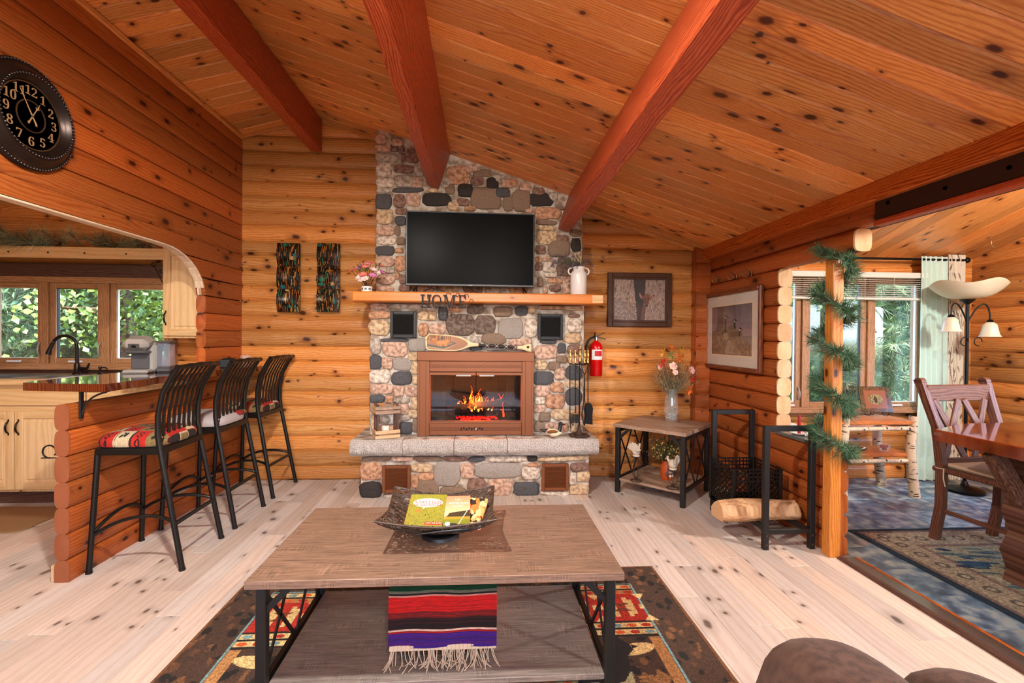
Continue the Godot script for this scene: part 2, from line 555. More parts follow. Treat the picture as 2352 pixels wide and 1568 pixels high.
# wood, 2 m along u (seamless) and 0.52 m across v; the colours are shares of the material's albedo
func wood_tex(w: int, h: int, seed_: int, knots: int, rings: float, cont: float, streak: float, dark: Color, knot_c: Color, knot_r := 1.0) -> ImageTexture:
	var r := RandomNumberGenerator.new()
	r.seed = seed_
	var n1 := noise(seed_, 1.0, 2)
	var n2 := noise(seed_ + 5, 1.0, 2)
	var dv := PackedFloat32Array()
	dv.resize(w * h)
	var kn := PackedFloat32Array()
	kn.resize(w * h)
	for q in knots:
		var cx := r.randf() * w
		var cy := r.randf() * h
		var rv := r.randf_range(0.006, 0.017) * knot_r
		if r.randf() < 0.4:
			rv *= 0.5
		var ru := rv * r.randf_range(1.2, 2.0)
		var lim_x := int(ru * 7.0 / 2.0 * w)
		var lim_y := int(rv * 6.0 / 0.52 * h)
		for yy in range(maxi(0, int(cy) - lim_y), mini(h, int(cy) + lim_y)):
			var dy := (yy - cy) / h * 0.52
			for xx in range(int(cx) - lim_x, int(cx) + lim_x):
				var dx := (xx - cx) / w * 2.0
				var k := yy * w + posmod(xx, w)
				var rr := sqrt(dx * dx / (ru * ru) + dy * dy / (rv * rv)) * (1.0 + 0.12 * sin(atan2(dy, dx) * 2.0 + q))
				dv[k] += dy / (absf(dy) + 0.004) * rv * 0.9 * exp(-rr * rr / 7.0)
				kn[k] = maxf(kn[k], clampf((1.3 - rr) * 1.6, 0.0, 1.0) * 0.66 + clampf((3.4 - rr) / 2.4, 0.0, 1.0) * 0.24)
	var out := PackedByteArray()
	out.resize(w * h * 3)
	for yy in h:
		var v := float(yy) / h * 0.52
		for xx in w:
			var a := TAU * xx / w
			var ca := cos(a)
			var sa := sin(a)
			var k := yy * w + xx
			var d := v + dv[k] + 0.035 * n1.get_noise_3d(ca * 0.35, sa * 0.35, v * 7.0) + 0.004 * n1.get_noise_3d(ca * 2.0 + 9.0, sa * 2.0, v * 30.0)
			var s := 0.5 + 0.5 * sin(d * rings * TAU)
			s = s * s
			var fine := n2.get_noise_3d(ca * 5.0, sa * 5.0, v * 420.0) * streak
			var blot := n2.get_noise_3d(ca * 0.8, sa * 0.8, v * 9.0) * 0.5 + 0.5
			var m := clampf(s * cont + fine + blot * 0.25 * cont, 0.0, 1.0)
			var c := Color.WHITE.lerp(dark, m).lerp(knot_c, clampf(kn[k], 0.0, 1.0))
			out[k * 3] = int(c.r * 255.0)
			out[k * 3 + 1] = int(c.g * 255.0)
			out[k * 3 + 2] = int(c.b * 255.0)
	return to_tex(w, h, out)


func noise_tex(size: int, seed_: int, freq: float, octaves: int, colors: Array, stops: Array, cellular := false) -> NoiseTexture2D:
	var t := NoiseTexture2D.new()
	t.width = size
	t.height = size
	t.seamless = true
	var n := noise(seed_, freq, octaves)
	if cellular:
		n.noise_type = FastNoiseLite.TYPE_CELLULAR
	t.noise = n
	var g := Gradient.new()
	g.offsets = PackedFloat32Array(stops)
	g.colors = PackedColorArray(colors)
	t.color_ramp = g
	return t


func bump_tex(size: int, seed_: int, freq: float, strength: float, octaves := 4) -> NoiseTexture2D:
	var t := NoiseTexture2D.new()
	t.width = size
	t.height = size
	t.seamless = true
	t.as_normal_map = true
	t.bump_strength = strength
	t.noise = noise(seed_, freq, octaves)
	return t


class Paint:
	var im: Image
	var w: int
	var h: int
	func _init(w_: int, h_: int, c: Color) -> void:
		w = w_
		h = h_
		im = Image.create(w, h, false, Image.FORMAT_RGB8)
		im.fill(c)
	func rect(x0: float, y0: float, x1: float, y1: float, c: Color) -> void:
		im.fill_rect(Rect2i(int(x0 * w), int(y0 * h), maxi(1, int((x1 - x0) * w)), maxi(1, int((y1 - y0) * h))), c)
	# polygon of points in 0..1
	func poly(p: Array, c: Color, jit := 0.0, seed_ := 1) -> void:
		var lo := 1e9
		var hi := -1e9
		for q in p:
			lo = minf(lo, q.y)
			hi = maxf(hi, q.y)
		var r := RandomNumberGenerator.new()
		r.seed = seed_
		for yy in range(maxi(0, int(lo * h)), mini(h - 1, int(hi * h)) + 1):
			var xs := []
			var y := (yy + 0.5) / h
			for k in p.size():
				var a: Vector2 = p[k]
				var b: Vector2 = p[(k + 1) % p.size()]
				if (a.y <= y) != (b.y <= y):
					xs.append((a.x + (y - a.y) / (b.y - a.y) * (b.x - a.x)) * w + r.randf_range(-jit, jit))
			xs.sort()
			for k in range(0, xs.size() - 1, 2):
				var x0 := clampi(int(round(xs[k])), 0, w)
				var x1 := clampi(int(round(xs[k + 1])), 0, w)
				if x1 > x0:
					im.fill_rect(Rect2i(x0, yy, x1 - x0, 1), c)
	func ell(cx: float, cy: float, rx: float, ry: float, c: Color, turn := 0.0, jit := 0.0) -> void:
		var p := []
		for k in 20:
			var q := Vector2(cos(TAU * k / 20) * rx, sin(TAU * k / 20) * ry).rotated(turn)
			p.append(Vector2(cx, cy) + q)
		poly(p, c, jit, int(cx * 999))
	func line(a: Vector2, b: Vector2, wd: float, c: Color) -> void:
		var d := (b - a).normalized().orthogonal() * wd * 0.5
		poly([a + d, b + d, b - d, a - d], c)
	func grain(amount: float, seed_: int, sx := 1.0, sy := 1.0) -> void:
		var n := FastNoiseLite.new()
		n.seed = seed_
		n.frequency = 0.45
		n.noise_type = FastNoiseLite.TYPE_VALUE
		for yy in h:
			for xx in w:
				var k := 1.0 + amount * n.get_noise_2d(xx * sx, yy * sy)
				var c := im.get_pixel(xx, yy)
				im.set_pixel(xx, yy, Color(clampf(c.r * k, 0, 1), clampf(c.g * k, 0, 1), clampf(c.b * k, 0, 1)))
	func tex() -> ImageTexture:
		return ImageTexture.create_from_image(im)


func make_textures() -> void:
	T.pine = wood_tex(1024, 384, 3, 24, 55.0, 0.42, 0.35, Color(0.74, 0.50, 0.30), Color(0.26, 0.13, 0.07))
	T.fir = wood_tex(1024, 256, 8, 2, 75.0, 0.75, 0.5, Color(0.66, 0.44, 0.34), Color(0.3, 0.16, 0.1), 0.6)
	T.oak = wood_tex(512, 256, 21, 0, 60.0, 0.5, 0.8, Color(0.74, 0.62, 0.48), Color(0.4, 0.3, 0.2))
	T.maple = wood_tex(512, 256, 27, 1, 24.0, 0.35, 0.22, Color(0.86, 0.76, 0.62), Color(0.6, 0.45, 0.3), 0.5)
	T.plank = wood_tex(1024, 384, 14, 13, 26.0, 0.30, 0.30, Color(0.84, 0.79, 0.75), Color(0.46, 0.41, 0.39), 1.0)
	T.sawn = sawn_tex()
	T.stone = noise_tex(512, 4, 0.014, 5, [Color(0.66, 0.60, 0.56), Color(0.88, 0.85, 0.82), Color(1, 1, 1)], [0.2, 0.5, 0.8])
	T.speck = noise_tex(512, 9, 0.16, 3, [Color(0.45, 0.43, 0.42), Color(0.82, 0.79, 0.77), Color(1, 0.98, 0.96)], [0.25, 0.5, 0.75])
	T.slate = noise_tex(512, 6, 0.012, 5, [Color(0.45, 0.50, 0.56), Color(0.66, 0.72, 0.76), Color(1.0, 0.95, 0.86)], [0.25, 0.5, 0.78])
	T.stone_n = bump_tex(512, 5, 0.018, 8.0, 5)
	T.fine_n = bump_tex(256, 7, 0.2, 4.0, 3)
	T.weave_n = bump_tex(256, 17, 0.5, 6.0, 2)
	T.bark = noise_tex(256, 15, 0.05, 4, [Color(0.3, 0.26, 0.22), Color(0.62, 0.55, 0.47), Color(0.9, 0.85, 0.78)], [0.3, 0.5, 0.75])
	T.rug = rug_tex()
	T.rug2 = rug2_tex()
	T.serape = serape_tex()
	T.cushion = cushion_tex()
	T.geese = geese_tex()
	T.deer = deer_tex()
	T.art = art_tex()
	T.paddle = paddle_tex()
	T.birch = birch_tex()
	T.leaf_cloth = cloth_print_tex()
	T.book_green = book_green_tex()
	T.book_golf = book_golf_tex()
	T.book_snack = book_snack_tex()
	T.plate = plate_tex()
	T.mat = noise_tex(256, 31, 0.3, 3, [Color(0.6, 0.5, 0.4), Color(0.85, 0.76, 0.64), Color(1, 0.95, 0.85)], [0.2, 0.5, 0.8])


func sawn_tex() -> ImageTexture:
	var w := 768
	var h := 384
	var n1 := noise(41, 1.0, 2)
	var out := PackedByteArray()
	out.resize(w * h * 3)
	for yy in h:
		var v := float(yy) / h
		for xx in w:
			var u := float(xx) / w
			var s := n1.get_noise_2d(u * 5.0, v * 70.0) * 0.5 + n1.get_noise_2d(u * 22.0, v * 210.0) * 0.35
			var saw := n1.get_noise_2d(u * 260.0 + 40.0, v * 5.0)
			var zone := clampf(n1.get_noise_2d(u * 6.0 + 90.0, v * 6.0) * 3.0 - 0.4, 0.0, 1.0)
			var l := 0.80 + s * 0.34 + saw * zone * 0.22
			var k := (yy * w + xx) * 3
			out[k] = int(clampf(l, 0, 1) * 255.0)
			out[k + 1] = int(clampf(l * 0.985, 0, 1) * 253.0)
			out[k + 2] = int(clampf(l * 0.965, 0, 1) * 250.0)
	return to_tex(w, h, out)


# an animal with four legs seen from the side: c is its middle, dir points to its head, feet to its feet
func animal(p: Paint, c: Vector2, dir: Vector2, feet: Vector2, s: float, col: Color) -> void:
	var asp := Vector2(1.0, 2.11 / 2.91)
	var at := func(u: float, v: float) -> Vector2: return c + (dir * u + feet * v) * s * asp
	p.poly([at.call(-0.50, -0.22), at.call(-0.25, -0.34), at.call(0.10, -0.30), at.call(0.28, -0.42), at.call(0.42, -0.36), at.call(0.58, -0.20), at.call(0.70, -0.12), at.call(0.68, -0.02), at.call(0.48, -0.02), at.call(0.38, 0.10), at.call(0.36, 0.24), at.call(-0.44, 0.26), at.call(-0.56, 0.06)], col, 1.5)
	for q in [-0.46, -0.26, 0.16, 0.32]:
		p.poly([at.call(q, 0.1), at.call(q + 0.15, 0.1), at.call(q + 0.13, 0.58), at.call(q + 0.02, 0.58)], col, 1.0)
	p.poly([at.call(0.30, -0.40), at.call(0.34, -0.52), at.call(0.41, -0.38)], col)


func rug_tex() -> ImageTexture:
	# u along x (0 left), v along z (0 far); 2.11 x 2.91 m
	var brown := Color(0.25, 0.18, 0.13)
	var dark := Color(0.10, 0.085, 0.08)
	var tan := Color(0.64, 0.46, 0.27)
	var cream := Color(0.80, 0.69, 0.46)
	var sage := Color(0.62, 0.59, 0.42)
	var red := Color(0.64, 0.15, 0.09)
	var orange := Color(0.78, 0.33, 0.15)
	var blue := Color(0.42, 0.55, 0.56)
	var p := Paint.new(1000, 1380, brown)
	var r := RandomNumberGenerator.new()
	r.seed = 5
	for k in 2600:
		var q := Vector2(r.randf(), r.randf())
		p.ell(q.x, q.y, r.randf_range(0.003, 0.012), r.randf_range(0.002, 0.009), [dark, Color(0.34, 0.23, 0.15), brown, dark, Color(0.42, 0.29, 0.18)][r.randi() % 5], r.randf() * 3.0, 2.0)
	for q in [[0.0, 0.0, 0.007, 1.0], [0.993, 0.0, 1.0, 1.0], [0.0, 0.0, 1.0, 0.005], [0.0, 0.995, 1.0, 1.0]]:
		p.rect(q[0], q[1], q[2], q[3], Color(0.42, 0.27, 0.15))
	# thin blue line inside the border
	var e := 0.084
	var ev := 0.061
	for q in [[e, ev, e + 0.005, 1.0 - ev], [1.0 - e - 0.005, ev, 1.0 - e, 1.0 - ev], [e, ev, 1.0 - e, ev + 0.0036], [e, 1.0 - ev - 0.0036, 1.0 - e, 1.0 - ev]]:
		p.rect(q[0], q[1], q[2], q[3], blue)
	var u0 := e + 0.006
	var u1 := 1.0 - u0
	for side in [0, 1]:
		# rows of dots, then the red band of stepped diamonds, then more rows
		var rows := [[0.066, 0.012, cream], [0.078, 0.004, dark], [0.082, 0.012, tan], [0.168, 0.004, dark], [0.172, 0.012, cream], [0.184, 0.004, dark], [0.188, 0.012, cream], [0.200, 0.004, dark]]
		for q in rows:
			var v: float = q[0] if side == 0 else 1.0 - q[0] - q[1]
			p.rect(u0, v, u1, v + q[1], q[2])
			if q[1] > 0.01:
				for k in 27:
					p.ell(u0 + 0.014 + k * 0.0305, v + q[1] * 0.5, 0.010, 0.0042, [red, blue, orange][(k + int(q[0] * 1000)) % 3], 0.0, 1.0)
		var v0 := 0.094 if side == 0 else 1.0 - 0.168
		p.rect(u0, v0, u1, v0 + 0.074, red)
		for k in 8:
			var u := u0 + 0.052 + k * 0.1032
			for st in 5:
				var hw := 0.050 - st * 0.010
				p.rect(u - hw, v0 + 0.037 - 0.0066 * (st + 1), u + hw, v0 + 0.037 + 0.0066 * (st + 1), [cream, red, cream, cream, red][st])
			p.poly([Vector2(u - 0.022, v0 + 0.026), Vector2(u + 0.022, v0 + 0.026), Vector2(u - 0.022, v0 + 0.048), Vector2(u + 0.022, v0 + 0.048)], Color(0.42, 0.20, 0.11), 1.0)
			for w in [[0.0, 0.016], [0.074, 0.058]]:
				p.poly([Vector2(u + 0.036, v0 + w[0]), Vector2(u + 0.066, v0 + w[0]), Vector2(u + 0.0515, v0 + w[1])], cream, 1.0)
	# middle field
	p.rect(u0 + 0.21, 0.21, u1 - 0.21, 0.79, tan)
	for k in 6:
		var v := 0.23 + k * 0.095
		p.rect(u0 + 0.21, v, u1 - 0.21, v + 0.03, [red, cream, brown][k % 3])
		for j in 9:
			p.ell(u0 + 0.24 + j * 0.05, v + 0.015, 0.014, 0.008, [cream, dark, orange][(j + k) % 3])
	# side scenes: tan ground, sage and cream hills, dark and tan bears
	for side in [0, 1]:
		var m := 1.0 if side == 0 else -1.0
		var b := u0 if side == 0 else u1
		p.rect(minf(b, b + m * 0.022), 0.206, maxf(b, b + m * 0.022), 0.794, tan)
		for k in 5:
			var v := 0.255 + k * 0.118
			var hill := PackedVector2Array()
			for j in 13:
				var a := TAU * j / 13.0
				hill.append(Vector2(b + m * (0.155 + 0.065 * cos(a) * r.randf_range(0.8, 1.2)), v + 0.034 + 0.046 * sin(a) * r.randf_range(0.8, 1.2)))
			p.poly(Array(hill), sage if k % 2 == 0 else cream, 2.0, k)
			p.ell(b + m * 0.06, v - 0.024, 0.040, 0.012, cream, m * 0.15, 2.0)
			animal(p, Vector2(b + m * 0.115, v), Vector2(0.25, -1).normalized() if k % 2 == 0 else Vector2(-0.1, 1).normalized(), Vector2(m, 0.1), 0.105, dark if k % 2 == 0 else brown)
			animal(p, Vector2(b + m * 0.048, v + 0.046), Vector2(0.1, -1).normalized(), Vector2(m, 0.0), 0.058, Color(0.52, 0.37, 0.21))
			p.ell(b + m * 0.185, v - 0.03, 0.022, 0.016, cream, 0.4, 2.0)
			for st in 3:
				p.rect(minf(b + m * 0.196, b + m * 0.212), v - 0.02 + st * 0.026, maxf(b + m * 0.196, b + m * 0.212), v - 0.008 + st * 0.026, [red, blue, orange][st])
	p.grain(0.45, 77)
	return p.tex()


func rug2_tex() -> ImageTexture:
	var p := Paint.new(512, 512, Color(0.10, 0.17, 0.22))
	p.rect(0.02, 0.02, 0.98, 0.98, Color(0.46, 0.38, 0.33))
	p.rect(0.035, 0.035, 0.965, 0.965, Color(0.62, 0.57, 0.47))
	p.rect(0.13, 0.13, 0.87, 0.87, Color(0.50, 0.40, 0.36))
	p.rect(0.145, 0.145, 0.855, 0.855, Color(0.60, 0.58, 0.46))
	var r := RandomNumberGenerator.new()
	r.seed = 8
	for k in 300:
		var q := Vector2(r.randf_range(0.16, 0.84), r.randf_range(0.16, 0.84))
		p.ell(q.x, q.y, r.randf_range(0.01, 0.06), r.randf_range(0.004, 0.012), [Color(0.10, 0.20, 0.30), Color(0.16, 0.30, 0.40), Color(0.66, 0.63, 0.50), Color(0.30, 0.40, 0.42)][r.randi() % 4], 0.2, 2.0)
	for k in 14:
		var u := 0.06 + k * 0.068
		for q in [Vector2(u, 0.083), Vector2(u, 0.917), Vector2(0.083, u), Vector2(0.917, u)]:
			p.ell(q.x, q.y, 0.018, 0.018, Color(0.36, 0.34, 0.30), 0.0, 2.0)
			p.ell(q.x, q.y, 0.010, 0.010, Color(0.66, 0.60, 0.48), 0.0, 1.0)
	p.grain(0.45, 5)
	return p.tex()


func serape_tex() -> ImageTexture:
	# bands across v, from the fold (0) down to the fringe (1)
	var p := Paint.new(64, 512, Color(0.03, 0.03, 0.03))
	var b := [[0.0, 0.05, Color(0.05, 0.03, 0.12)], [0.05, 0.22, Color(0.02, 0.20, 0.08)], [0.22, 0.25, Color(0.30, 0.32, 0.25)], [0.25, 0.27, Color(0.02, 0.02, 0.02)], [0.27, 0.29, Color(0.70, 0.45, 0.40)],
		[0.29, 0.48, Color(0.62, 0.02, 0.02)], [0.48, 0.56, Color(0.36, 0.02, 0.03)], [0.56, 0.70, Color(0.06, 0.01, 0.02)], [0.70, 0.725, Color(0.72, 0.62, 0.55)], [0.725, 0.75, Color(0.55, 0.03, 0.04)], [0.75, 1.0, Color(0.16, 0.04, 0.42)]]
	for q in b:
		p.rect(0.0, q[0], 1.0, q[1], q[2])
	var r := RandomNumberGenerator.new()
	r.seed = 4
	for k in 60:
		var v := r.randf()
		for q in b:
			if v >= q[0] and v < q[1] - 0.004:
				p.rect(0.0, v, 1.0, v + 0.004, (q[2] as Color).lerp([Color(0, 0, 0), Color(0.6, 0.1, 0.1)][r.randi() % 2], 0.35))
	p.grain(0.35, 3)
	return p.tex()


func cushion_tex() -> ImageTexture:
	var p := Paint.new(320, 320, Color(0.66, 0.11, 0.06))
	var r := RandomNumberGenerator.new()
	r.seed = 12
	for i in 5:
		for j in 5:
			var x := i * 0.2
			var y := j * 0.2
			var k := (i * 2 + j * 3) % 5
			var c: Color = [Color(0.62, 0.09, 0.05), Color(0.70, 0.63, 0.50), Color(0.46, 0.38, 0.22), Color(0.64, 0.11, 0.06), Color(0.64, 0.10, 0.05)][k]
			p.rect(x, y, x + 0.2, y + 0.2, c)
			if k in [1, 2]:
				p.rect(x + 0.015, y + 0.015, x + 0.185, y + 0.03, Color(0.45, 0.38, 0.25))
				var d := Color(0.10, 0.10, 0.08)
				p.ell(x + 0.10, y + 0.12, 0.045, 0.022, d)
				p.ell(x + 0.065, y + 0.085, 0.02, 0.014, d, 0.5)
				p.ell(x + 0.13, y + 0.075, 0.03, 0.016, d, -0.6)
			else:
				for m in 3:
					p.poly([Vector2(x + 0.04 + m * 0.06, y + 0.1), Vector2(x + 0.07 + m * 0.06, y + 0.06), Vector2(x + 0.10 + m * 0.06, y + 0.1), Vector2(x + 0.07 + m * 0.06, y + 0.14)], Color(0.10, 0.06, 0.05))
					p.poly([Vector2(x + 0.055 + m * 0.06, y + 0.1), Vector2(x + 0.07 + m * 0.06, y + 0.08), Vector2(x + 0.085 + m * 0.06, y + 0.1), Vector2(x + 0.07 + m * 0.06, y + 0.12)], Color(0.72, 0.16, 0.08))
				p.rect(x, y, x + 0.2, y + 0.025, Color(0.12, 0.08, 0.06))
	p.grain(0.2, 6)
	return p.tex()


func geese_tex() -> ImageTexture:
	var p := Paint.new(420, 380, Color(0.46, 0.40, 0.42))
	for k in 40:
		var v := k / 40.0
		p.rect(0, v * 0.62, 1, v * 0.62 + 0.02, Color(0.36, 0.30, 0.32).lerp(Color(0.56, 0.49, 0.50), v))
	var r := RandomNumberGenerator.new()
	r.seed = 9
	for k in 90:
		var y := r.randf() * 0.6
		var x := r.randf()
		p.rect(x, y, x + r.randf_range(0.04, 0.2), y + 0.006, Color(0.50, 0.44, 0.46).darkened(r.randf() * 0.25))
	for k in 8:
		p.rect(0.30 + k * 0.06, 0.0, 0.31 + k * 0.06, 0.22, Color(0.34, 0.28, 0.28))
	p.poly([Vector2(0.16, 0.0), Vector2(0.34, 0.0), Vector2(0.31, 0.25), Vector2(0.33, 0.5), Vector2(0.08, 0.55), Vector2(0.16, 0.35)], Color(0.30, 0.22, 0.18), 3.0)
	p.poly([Vector2(0.0, 0.50), Vector2(0.4, 0.54), Vector2(1, 0.80), Vector2(1, 1), Vector2(0, 1)], Color(0.44, 0.33, 0.24), 3.0)
	var body := Color(0.46, 0.37, 0.26)
	for g in [[0.52, 0.48, 0.14, 0.10], [0.36, 0.56, 0.13, 0.11], [0.62, 0.60, 0.17, 0.12]]:
		p.ell(g[0], g[1], g[2], g[3], body, -0.15, 2.0)
		p.ell(g[0] - 0.02, g[1] - 0.02, g[2] * 0.7, g[3] * 0.5, Color(0.36, 0.29, 0.21), -0.15, 2.0)
	p.ell(0.38, 0.62, 0.06, 0.09, Color(0.66, 0.58, 0.47))
	for g in [[0.37, 0.22, 0.55], [0.60, 0.31, 0.48], [0.72, 0.48, 0.62]]:
		var x: float = g[0]
		p.poly([Vector2(x - 0.025, g[2]), Vector2(x - 0.018, g[1]), Vector2(x + 0.02, g[1]), Vector2(x + 0.03, g[2])], Color(0.07, 0.06, 0.06))
		p.ell(x + 0.012, g[1], 0.034, 0.028, Color(0.07, 0.06, 0.06))
		p.poly([Vector2(x + 0.04, g[1] - 0.008), Vector2(x + 0.085, g[1] + 0.008), Vector2(x + 0.04, g[1] + 0.014)], Color(0.07, 0.06, 0.06))
		p.ell(x + 0.002, g[1] + 0.02, 0.014, 0.018, Color(0.84, 0.81, 0.76))
	p.poly([Vector2(0.42, 0.72), Vector2(0.52, 0.70), Vector2(0.62, 0.98), Vector2(0.36, 0.98)], Color(0.60, 0.52, 0.44), 3.0)
	p.poly([Vector2(0.50, 0.72), Vector2(0.56, 0.74), Vector2(0.78, 1.0), Vector2(0.64, 1.0)], Color(0.52, 0.44, 0.37), 3.0)
	for k in 260:
		var x := r.randf()
		var y := r.randf_range(0.62 + 0.1 * x, 1.0)
		var e := Vector2(r.randf_range(-0.05, 0.05), -r.randf_range(0.03, 0.10))
		p.line(Vector2(x, y), Vector2(x, y) + e, 0.006, [Color(0.68, 0.54, 0.34), Color(0.52, 0.39, 0.25), Color(0.74, 0.62, 0.44), Color(0.34, 0.25, 0.18)][r.randi() % 4])
	p.grain(0.12, 3)
	return p.tex()


func deer_tex() -> ImageTexture:
	var p := Paint.new(420, 340, Color(0.64, 0.55, 0.50))
	var r := RandomNumberGenerator.new()
	r.seed = 19
	for k in 700:
		var x := r.randf()
		var y := r.randf()
		var c: Color = [Color(0.40, 0.33, 0.30), Color(0.52, 0.44, 0.40), Color(0.74, 0.66, 0.60), Color(0.68, 0.58, 0.52)][r.randi() % 4]
		p.ell(x, y, r.randf_range(0.004, 0.012), r.randf_range(0.015, 0.05), c, 0.15, 1.0)
	p.poly([Vector2(0.38, 0.0), Vector2(0.62, 0.0), Vector2(0.60, 0.55), Vector2(0.56, 1.0), Vector2(0.46, 1.0), Vector2(0.42, 0.5)], Color(0.15, 0.13, 0.13), 4.0)
	p.poly([Vector2(0.0, 0.45), Vector2(0.38, 0.62), Vector2(0.46, 1.0), Vector2(0.0, 1.0)], Color(0.52, 0.46, 0.44), 4.0)
	for k in 400:
		var q := Vector2(r.randf() * 0.44, r.randf_range(0.55, 1.0))
		p.ell(q.x, q.y, 0.012, 0.010, [Color(0.68, 0.63, 0.60), Color(0.40, 0.34, 0.32), Color(0.50, 0.40, 0.34)][r.randi() % 3])
	var fur := Color(0.50, 0.30, 0.22)
	p.ell(0.64, 0.45, 0.075, 0.10, fur, 0.0, 1.5)
	p.poly([Vector2(0.59, 0.46), Vector2(0.69, 0.46), Vector2(0.665, 0.66), Vector2(0.615, 0.66)], Color(0.44, 0.26, 0.19), 1.5)
	p.ell(0.525, 0.40, 0.030, 0.085, fur, -0.35, 1.5)
	p.ell(0.755, 0.43, 0.030, 0.080, fur, 0.5, 1.5)
	p.ell(0.525, 0.41, 0.014, 0.055, Color(0.70, 0.54, 0.46), -0.35)
	p.ell(0.755, 0.44, 0.014, 0.050, Color(0.70, 0.54, 0.46), 0.5)
	p.ell(0.64, 0.645, 0.022, 0.018, Color(0.08, 0.06, 0.06))
	p.ell(0.607, 0.46, 0.012, 0.012, Color(0.05, 0.04, 0.04))
	p.ell(0.673, 0.46, 0.012, 0.012, Color(0.05, 0.04, 0.04))
	p.poly([Vector2(0.58, 0.58), Vector2(0.63, 0.68), Vector2(0.60, 1.0), Vector2(0.52, 1.0)], Color(0.42, 0.26, 0.19), 2.0)
	p.grain(0.15, 2)
	return p.tex()


func art_tex() -> ImageTexture:
	# two strips of three panels each: dark ground with vertical drips of copper, gold and teal
	var p := Paint.new(256, 384, Color(0.07, 0.05, 0.03))
	var r := RandomNumberGenerator.new()
	r.seed = 33
	var cs := [Color(0.60, 0.32, 0.08), Color(0.70, 0.50, 0.22), Color(0.12, 0.08, 0.04), Color(0.07, 0.06, 0.05), Color(0.46, 0.21, 0.06), Color(0.08, 0.42, 0.34), Color(0.30, 0.18, 0.07), Color(0.06, 0.16, 0.14)]
	for k in 900:
		var x := r.randf()
		var y := r.randf()
		var c: Color = cs[r.randi() % cs.size()]
		p.rect(x, y, x + r.randf_range(0.006, 0.022), y + r.randf_range(0.02, 0.10), c)
	for k in 16:
		p.ell(r.randf(), r.randf(), r.randf_range(0.03, 0.07), r.randf_range(0.012, 0.03), [Color(0.08, 0.44, 0.36), Color(0.07, 0.36, 0.38), Color(0.72, 0.58, 0.36), Color(0.66, 0.42, 0.16)][r.randi() % 4], 0.0, 6.0)
	for k in 500:
		var x := r.randf()
		var y := r.randf()
		p.rect(x, y, x + 0.008, y + r.randf_range(0.015, 0.06), [Color(0.09, 0.06, 0.03), Color(0.66, 0.46, 0.20), Color(0.05, 0.04, 0.03), Color(0.42, 0.20, 0.05)][r.randi() % 4])
	return p.tex()


func paddle_tex() -> ImageTexture:
	var p := Paint.new(320, 160, Color(0.62, 0.42, 0.28))
	var r := RandomNumberGenerator.new()
	r.seed = 6
	p.rect(0, 0.0, 0.55, 0.35, Color(0.52, 0.34, 0.18))
	for k in 40:
		var x := r.randf() * 0.6
		p.line(Vector2(x, 0.02), Vector2(x + r.randf_range(-0.03, 0.03), r.randf_range(0.2, 0.5)), 0.012, [Color(0.75, 0.52, 0.26), Color(0.40, 0.24, 0.12)][r.randi() % 2])
	p.poly([Vector2(0.30, 0.28), Vector2(0.36, 0.08), Vector2(0.43, 0.28)], Color(0.30, 0.26, 0.24))
	p.poly([Vector2(0.0, 0.72), Vector2(0.42, 0.86), Vector2(0.70, 0.52), Vector2(0.50, 0.36), Vector2(0.62, 0.56), Vector2(0.36, 0.72), Vector2(0.0, 0.58)], Color(0.36, 0.33, 0.30))
	p.poly([Vector2(0.0, 0.80), Vector2(0.42, 0.94), Vector2(0.74, 0.52), Vector2(0.40, 0.86), Vector2(0.0, 0.70)], Color(0.68, 0.56, 0.40))
	var dog := Color(0.78, 0.52, 0.27)
	p.ell(0.17, 0.42, 0.07, 0.13, Color(0.66, 0.42, 0.20))
	p.ell(0.17, 0.27, 0.05, 0.08, Color(0.70, 0.46, 0.22))
	p.ell(0.35, 0.48, 0.13, 0.10, dog)
	p.ell(0.48, 0.40, 0.055, 0.085, dog)
	p.ell(0.515, 0.44, 0.03, 0.035, Color(0.70, 0.45, 0.22))
	for x in [0.27, 0.32, 0.42, 0.45]:
		p.rect(x, 0.52, x + 0.025, 0.72, dog)
	for k in 14:
		p.line(Vector2(0.66 + k * 0.02, 0.60), Vector2(0.60 + k * 0.024, 0.98), 0.008, Color(0.56, 0.40, 0.30))
	p.grain(0.1, 4)
	return p.tex()


func birch_tex() -> ImageTexture:
	var p := Paint.new(192, 384, Color(0.82, 0.73, 0.60))
	var r := RandomNumberGenerator.new()
	r.seed = 44
	for k in 90:
		var y := r.randf()
		p.rect(0, y, 1, y + 0.01, Color(0.86, 0.78, 0.66).lerp(Color(0.70, 0.56, 0.42), r.randf() * 0.6))
	for k in 46:
		var x := r.randf()
		var y := r.randf()
		p.ell(x, y, r.randf_range(0.02, 0.13), r.randf_range(0.003, 0.010), Color(0.16, 0.12, 0.10), 0.0, 2.0)
	p.grain(0.1, 9)
	return p.tex()


func cloth_print_tex() -> ImageTexture:
	var p := Paint.new(192, 512, Color(0.86, 0.82, 0.74))
	var r := RandomNumberGenerator.new()
	r.seed = 51
	for k in 5:
		var x := 0.1 + k * 0.2
		for m in 60:
			var y := m / 60.0
			var xx := x + 0.05 * sin(y * 14.0 + k * 2.0)
			p.rect(xx, y, xx + 0.012, y + 0.02, Color(0.48, 0.43, 0.38))
			if m % 3 == 0:
				p.ell(xx + (0.05 if m % 2 else -0.04), y, 0.035, 0.010, [Color(0.50, 0.45, 0.40), Color(0.60, 0.54, 0.44)][r.randi() % 2], 0.5 if m % 2 else -0.5)
	return p.tex()


